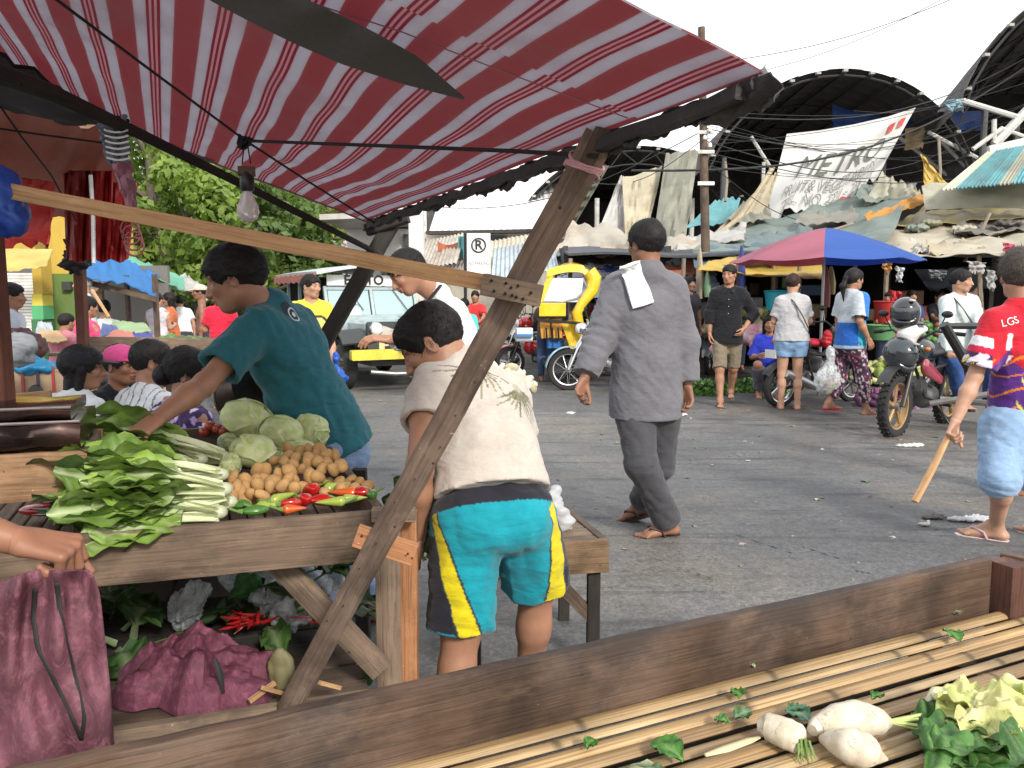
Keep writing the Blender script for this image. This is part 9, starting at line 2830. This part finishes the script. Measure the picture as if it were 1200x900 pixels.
for i,(lab,px,py,y,yaw,rgb,up_)in enumerate(CR):
 q=P(px,py,y)
 if up_:std(lab,(q.x,q.y),yaw,max(1.35 if 'boy' not in lab else .9,min(1.7,q.z+.10)),q='far',top=rgb,bottom=(.03,.04,.08)if 'jeans' not in lab else(.05,.08,.16),seed=60+i,arms=random.choice(['bent','down','reach']))
 else:sit_front(lab,px,py,y,yaw,q='far',top=rgb,seed=60+i)
#  produce heaps, tables, bags and litter in the background
def pile(name,label,c,w,d,h,size,cols,n,seed,cat='produce',elong=1.0):
 rg=random.Random(seed)
 mb=MB()
 for i in range(n):
  a,r=rg.random()*6.28,rg.random()**.5
  x,y=r*math.cos(a),r*math.sin(a)
  z=h*max(0,1-r*r)*rg.uniform(.7,1.05)
  R=Matrix.Rotation(rg.random()*6,3,'Z')@Matrix.Rotation(rg.random()*2-1,3,'Y')
  s_=size*rg.uniform(.7,1.15)
  mb.ell(Vector(c)+Vector((x*w/2,y*d/2,z+s_*.4)),(s_*elong,s_,s_*.85),R,7,5,c=rg.choice(cols))
 o=mk(name,mb,m_plain('produce_skin',(1,1,1),.45,attr=True,var=.3),label=label,cat=None,kind='stuff')
 return o
def leafpile(name,label,c,w,d,h,size,cols,n,seed):
 rg=np.random.RandomState(seed)
 a=rg.rand(n)*6.28;r=rg.rand(n)**.5
 p=np.stack([c[0]+w/2*r*np.cos(a),c[1]+d/2*r*np.sin(a),c[2]+h*(1-r*r)*rg.uniform(.3,1.05,n)],1)
 t1=rg.normal(size=(n,3));t1/=np.linalg.norm(t1,axis=1)[:,None];t2=np.cross(t1,rg.normal(size=(n,3)));t2/=np.linalg.norm(t2,axis=1)[:,None]
 s_=size*rg.uniform(.6,1.2,(n,1))
 V=np.stack([p-t1*s_,p+t2*s_*.5,p+t1*s_,p-t2*s_*.5],1).reshape(-1,3)
 C=np.repeat(A(cols)[rg.randint(0,len(cols),n)],4,0)
 o=mk_np(name,[(V,np.arange(len(V)).reshape(-1,4),C)],LEAFM,None,loc=tuple(c));o['label']=label;o['kind']='stuff'
 return o
YG=[(.42,.46,.16),(.55,.55,.28),(.30,.38,.10)];PU=[(.16,.05,.13),(.25,.10,.20),(.12,.03,.08)];GR=[(.08,.20,.04),(.15,.30,.06),(.05,.12,.03)];CRM=[(.60,.55,.40),(.50,.46,.30),(.66,.62,.50)];RD=[(.45,.05,.04),(.55,.12,.05)]
pile('chayote_heap','heap of pale green chayote on the ground behind the colour-block woman',G(1050,452),1.3,.9,.42,.075,YG,150,1,elong=1.2)
pile('eggplant_heap','heap of purple eggplants at the foot of the chayote heap',G(1045,476),1.0,.5,.16,.055,PU,70,2,elong=2.0)
pile('cabbage_heap','heap of pale cabbages behind the seated woman in blue',(P(880,370,12.9).x,12.9,.75),1.5,.6,.35,.10,CRM+YG,60,3)
leafpile('greens_heap','heap of loose greens on the ground between the man in black and the scooter',G(884,458),1.2,.7,.16,.06,GR+[(.3,.42,.15)],900,4)
leafpile('greens_heap','heap of greens beside the legs of the man in black',G(826,462),.8,.6,.20,.06,GR+[(.3,.42,.15)],600,5)
leafpile('banana_leaf_heap','pale green banana-like heap behind the yellow tricycle',(P(705,372,12.6).x,12.6,.55),1.2,.6,.45,.10,YG+CRM,700,6)
pile('root_crop_heap','cream root crops on the ground behind the white shirt',(P(588,412,11).x,11,.02),.9,.6,.35,.07,CRM,90,7,elong=1.6)
pile('root_crop_heap','cream root crops beside the man in the white shirt',(P(552,400,10.6).x,10.6,.05),.7,.6,.50,.07,CRM,80,17,elong=1.6)
pile('mixed_heap','mixed red and green produce on the counter in the market shade',(P(1075,390,12.6).x,12.6,.64),1.2,.6,.3,.06,RD+GR,90,8)
pile('mixed_heap','pinkish bagged produce beside the seated woman in blue',(P(878,395,11.6).x,11.6,.52),1.0,.5,.3,.10,[(.60,.30,.38),(.66,.45,.48)],60,9)
for i,(px,py,y,w,h_,rgb,lab)in enumerate(((852,357,12.6,.34,.30,(.02,.36,.46),None),(853,352,12.4,.34,.34,(.05,.38,.44),'turquoise plastic tub on the counter behind the man in black'),(1040,368,11.9,.4,.35,(.45,.03,.03),'red plastic basin under the blue half of the umbrella'),(1032,390,11.6,.45,.2,(.10,.25,.10),'green crate under the umbrella'))):
 if not lab:continue
 c=P(px if px!=853 else 853+0,py,y)
 if px==853:c=P(848+0,318+46,12.4);c=P(853,356,12.4);
 mb=MB();mb.lathe([(.001,-h_/2),(w*.38,-h_/2),(w*.5,h_/2),(w*.54,h_/2+.01),(w*.5,h_/2+.02),(w*.46,h_/2)],c,Z,18);mk('tub',mb,m_plain('tub_plastic',rgb,.35),label=lab,cat='tub')
c=P(915,352,11.9)
mb=MB();mb.lathe([(.001,-.14),(.20,-.14),(.24,.12),(.26,.13),(.24,.15),(.22,.13)],c,Z,18);mk('tub',mb,m_plain('tub_plastic2',(.03,.40,.50),.35),label='turquoise tub beside the head of the woman in the grey shirt',cat='tub')
rg=random.Random(12)
HG=[(1050,340,14,26,(.48,.03,.04),'red plastic bag hanging from the stall post under the umbrella'),(1040,303,12,16,(.55,.30,.10),'orange cloth tied under the umbrella edge'),(1055,312,9,20,(.60,.62,.62),'clear bag hanging just right of the umbrella edge'),(1100,316,20,12,(.20,.21,.22),'grey rag hanging under the cream tarp'),(1146,306,22,14,(.55,.53,.50),'white rag tied at the stall post above the rider'),(1163,316,12,26,(.50,.50,.48),'small white rag hanging beside the post above the rider'),(1183,284,14,14,(.55,.12,.18),'pink rag at the right edge')]
for i,(px,py,w,h_,rgb,lab)in enumerate(HG):
 patch('hanging_rag',lab,[(px-w/2,py,11.9),(px+w/2,py+2,11.9),(px+w*.3,py+h_,11.9),(px-w*.4,py+h_-3,11.9)],m_tarp('rag_%d'%i,rgb,.25,dirt=.3,scale=3),8,8,.0,.05,seed=700+i,cat='rag')
for i in range(26):
 px,py=rg.uniform(650,1190),rg.uniform(330,385);y=rg.uniform(13.6,16)
 rgb=rg.choice([(.20,.10,.06),(.06,.10,.20),(.30,.25,.15),(.10,.20,.10),(.35,.10,.08),(.3,.3,.3)])
 mb=MB();mb.box(P(px,py,y),rg.uniform(.25,.5),.3,rg.uniform(.2,.4),rg.uniform(-.3,.3),.15);mk('stacked_goods',mb,m_plain('goods',rgb,.6,dirt=.3),label=(['brown','navy','tan','green','dull red','grey'][[(.20,.10,.06),(.06,.10,.20),(.30,.25,.15),(.10,.20,.10),(.35,.10,.08),(.3,.3,.3)].index(rgb)]+' box of goods in the dark stalls under the tarps'),cat='goods',group='goods stacked in the dark stalls')
for i,(px,py,y)in enumerate(((1075,268,15.2),(1088,262,15.4),(1060,285,14.6),(1180,262,14.4),(1130,270,14.6))):
 blob_thing('tarp_rubbish',['grey-green rubbish lying on the cream tarp roof','second rubbish clump on the cream tarp roof','white folded plastic on the cream tarp roof','dark rag on the cream tarp roof at the right','pale rag in the middle of the cream tarp roof'][i],'rubbish',[(P(px,py,y),(.22,.2,.06))],m_tarp('rubbish_%d'%i,[(.25,.30,.26),(.3,.3,.2),(.62,.6,.55),(.10,.09,.08),(.5,.45,.35)][i],.1,dirt=.4,scale=4),.025,.06,10,200+i)
lt=thing('plank_table','long grey plank market table with mixed goods behind the seated people','market table',P(170,420,7))
def lb(name,a,b,w,h,mat,d=None):
 mb=MB();mb.bar(a,b,w,h,Z,.08,4,.001);return mk(name,mb,mat,lt)
a_,b_=P(60,415,7.0),P(330,418,7.4)
for k in range(5):lb('plank',a_+Vector((0,.16*k,0)),b_+Vector((0,.16*k,0)),.15,.03,W_grey)
lb('front_rail',P(95,403,6.9),P(300,405,7.3),.04,.13,W_grey)
for x in(0.05,.5,.95):
 q=a_.lerp(b_,x);lb('leg',Vector((q.x,q.y,q.z)),Vector((q.x,q.y,0)),.07,.07,W_dark)
for k in range(16):
 q=P(60+17*k,428+k*.3,6.6);mb=MB();mb.bar(q,q+Vector((0,.5,.02)),.09,.02,Z,.1,1);mk('slat',mb,W_grey if k%3 else W_light,lt)
TBL=[(140,395,7.2,.35,.12,[(.66,.20,.14),(.75,.62,.5)],'orange and cream cloth heap on the plank table'),(165,398,7.2,.32,.08,[(.03,.05,.30)],'dark blue cloth on the plank table'),(128,388,7.4,.22,.14,[(.10,.16,.40),(.6,.62,.66)],'blue and white bundle on the plank table'),(60,395,7.4,.35,.10,[(.62,.40,.18),(.66,.52,.26)],'brown paper bundles on the plank table by the red-brown post'),(52,385,7.8,.20,.10,[(.42,.48,.50)],'pale grey-blue bundle at the child'),(205,404,8.5,.45,.10,GR,'greens on the far part of the plank table'),(240,404,9.5,.5,.10,GR,'greens by the thin man'),(150,384,9.4,.5,.1,[(.30,.42,.22),(.4,.3,.2)],'green tray goods behind the wooden board')]
for i,(px,py,y,w,h_,cols,lab)in enumerate(TBL):
 c=P(px,py+6,y)
 if len(cols)<3:
  patch('table_cloth',lab,[(px-w*55,py+8,y-.2),(px+w*55,py+5,y-.1),(px+w*40,py-5,y+.3),(px-w*35,py-7,y+.3)],m_tarp('table_cloth_%d'%i,cols[0],.1,dirt=.3,scale=2),20,10,-.04,.012,th=.01,seed=900+i,cat='cloth')
 elif len(cols)>2:pile('goods_heap',lab,c,w*1.6,.5,h_,.06,cols,50,300+i)
 else:blob_thing('cloth_heap',lab,'cloth',[(c+Vector((0,0,h_*.5)),(w*.6,.22,h_*.6)),(c+Vector((w*.3,0,h_*.4)),(w*.4,.2,h_*.5))],m_tarp('table_cloth_%d'%i,cols[0],.1,dirt=.2,scale=4),.018,.05,9,300+i,.05)
blob_thing('cloth_heap','dark maroon cloth heap at the left post','cloth',[(P(20,408,5.6),(.17,.2,.09)),(P(8,400,5.6),(.14,.2,.10))],m_tarp('maroon_cloth',(.12,.04,.04),.05,dirt=.2,scale=3),.018,.04,9,401,.05)
blob_thing('plastic_bag','grey-white plastic bag beside the left post','plastic bag',[(P(22,410,4.6),(.09,.09,.10))],m_tarp('grey_bag',(.42,.45,.48),.3,.3,dirt=.1,scale=6),.011,.03,12,402,.05)
blob_thing('plastic_bag','bright blue plastic sheet on the striped box','plastic bag',[(P(38,430,5.1),(.16,.12,.045)),(P(20,426,5.1),(.10,.10,.05))],m_tarp('sky_blue_sheet',(.04,.33,.62),.3,.3,dirt=.1,scale=6),.011,.02,12,403,.05)
bx=thing('striped_box','tan box with dark red vertical stripes left of the seated people','box',P(60,480,5.2))
a_,b_=P(8,452,5.1),P(112,456,5.3)
mb=MB();mb.bar(a_,b_,.3,.27,Z,.04,6);mk('body',mb,m_plain('tan_board',(.45,.32,.21),.7,dirt=.3),bx)
for i,(px,rgb)in enumerate(((15,(.35,.05,.04)),(27,(.30,.06,.05)),(45,(.06,.06,.10)),(63,(.40,.06,.05)),(98,(.25,.1,.08)))):
 q=P(px,453,4.94+.0019*(px));mb=MB();mb.bar(q-Z*.13,q+Z*.13,.018,.008,Vector((0,-1,0)),.1,1);mk('stripe',mb,m_plain('stripe_%d'%i,rgb,.7),bx)
mb=MB();mb.lathe([(.001,-.01),(.045,-.008),(.05,0),(.045,.01),(.001,.012)],P(42,460,4.92),(0,-1,.1),20);mk('dark_disc',mb,BLACK_P,bx)
mb=MB();mb.bar(P(-20,470,2.9),P(60,462,2.95),.02,.03,Z,.1,2);mk('pale_stick',mb,W_light,label='pale stick lying behind the tin boxes',cat='stick')
blob_thing('blue_bundle','bright blue plastic bundle tied round the left end of the pale beam','bundle',[(P(4,226,1.76),(.036,.036,.056)),(P(14,250,1.76),(.026,.032,.036)),(P(-8,250,1.76),(.04,.032,.048))],m_tarp('royal_blue_plastic',(.025,.10,.50),.3,.35,dirt=.1,scale=6),.009,.022,13,501,.04)
blob_thing('black_knot','black knotted bundle on top of the red-brown stall post','bundle',[(P(90,298,6.1),(.10,.1,.13)),(P(86,312,6.1),(.06,.06,.08))],m_tarp('black_rag',(.015,.013,.015),.0,.6,dirt=.1,scale=4),.016,.05,12,502,.04)
for i in range(4):
 mb=MB();mb.tube([P(150+2*i,268+7*i,4.3)+Vector((.05*math.cos(a+i),.02,.05*math.sin(a*1.0+i)))for a in[k*.6 for k in range(11)]],.006,5);mk('cord_loop',mb,m_plain('dark_red_cord',(.12,.03,.03),.7),label='dark cord loops beside the folded red umbrella',cat='cord',group='cord loops beside the red umbrella')
bs=thing('metal_basin','dark round metal basin standing on edge under the arm of the man in teal','basin',P(300,480,3.4))
c=P(291,455,3.15)
mb=MB();mb.lathe([(.001,.05),(.10,.045),(.14,.0),(.155,-.012),(.148,-.016),(.13,.0),(.10,.035),(.001,.04)],c,Vector((.75,-.6,.25)),30);mk('bowl',mb,m_plain('dull_dark_metal',(.10,.08,.07),.25,.8),bs)
mb=MB();mb.tube([c+Vector((.155*math.cos(a)*.62,.155*math.cos(a)*.78,.155*math.sin(a)))for a in[k*PI/14 for k in range(29)]],.006,6);mk('rim',mb,CHROME,bs)
mb=MB();mb.tube([c+Vector((-.05,0,.02)),P(286,478,3.15),P(292,520,3.15)],.008,6);mk('stand',mb,STEEL,bs)
rg=random.Random(77)
for i in range(230):
 px=rg.uniform(380,1200);py=(440+rg.random()**1.3*240)if i<130 else rg.uniform(462,540)
 c=G(px,py,.012)
 s_=rg.uniform(.012,.035)
 kind=rg.random()
 mb=MB()
 a=rg.random()*6
 if kind<.5:
  mb.sheet(lambda u,v:c+Vector((math.cos(a)*(u-.5)-math.sin(a)*(v-.5),math.sin(a)*(u-.5)+math.cos(a)*(v-.5),.15*math.sin(u*5+i)*math.sin(v*4)))*s_*(1.8 if i%5==0 else 1),4,3,.001)
  mk('litter_scrap',mb,m_tarp('scrap_%d'%(i%4),[(.55,.53,.50),(.30,.26,.18),(.10,.16,.06),(.42,.30,.26)][i%4],.1,dirt=.2,scale=9),label='small flat scrap of litter lying on the asphalt',cat='litter',group='scraps scattered on the road')
 else:
  mb.ell(c,(s_*.5,s_*.4,s_*.3),None,6,4,disp=lambda q:.2*math.sin(q.x*5+i));mk('pebble',mb,m_plain('pebble_stone',(.16,.15,.14),.9),label='small stone lying on the asphalt',cat='stone',group='stones scattered on the road')
for i,(px,py,w,lab,rgb)in enumerate(((1135,608,.28,'torn white and brown plastic litter near the slipper of the jersey man',(.50,.50,.52)),(1095,606,.16,'dark flattened rag left of the white plastic litter',(.10,.09,.085)),(1083,614,.10,'pale paper scrap on the road below the wooden stick',(.5,.48,.44)),(798,486,.16,'white scrap of plastic on the road near the man in black',(.68,.68,.66)),(1065,522,.30,'thin white plastic strip on the road by the front tyre',(.62,.62,.60)),(668,484,.12,'white paper scrap on the road right of the beige shirt',(.68,.68,.66)))):
 c=G(px,py,.02)
 blob_thing('litter',lab,'litter',[(c,(w*.45,w*.16,.008)),(c+Vector((w*.3,.05,0)),(w*.25,w*.10,.008))],m_tarp('litter_%d'%i,rgb,.1,dirt=.3,scale=8),.008,.012,30,600+i,.02)
for i,(a,b)in enumerate((((860,625),(928,648)),((940,640),(985,655)),((795,665),(835,678)),((1000,668),(1022,672)),((735,575),(790,590)),((665,570),(735,588)))):
 q,w=G(*a,.0165),G(*b,.0165)
 mb=MB();n_=10
 L=[]
 for k in range(n_+1):
  p_=q.lerp(w,k/n_);s_=.001+.011*max(0,math.sin(k*2.1+i))**2;L.append((p_,s_))
 vs=[p_+Vector((0,s_,0))for p_,s_ in L]+[p_-Vector((0,s_,0))for p_,s_ in L]
 mb.add(vs,[[k,k+1,n_+2+k,n_+1+k]for k in range(n_)]);mk('road_crack',mb,m_plain('tar_crack',(.03,.03,.03),.9),kind='structure')
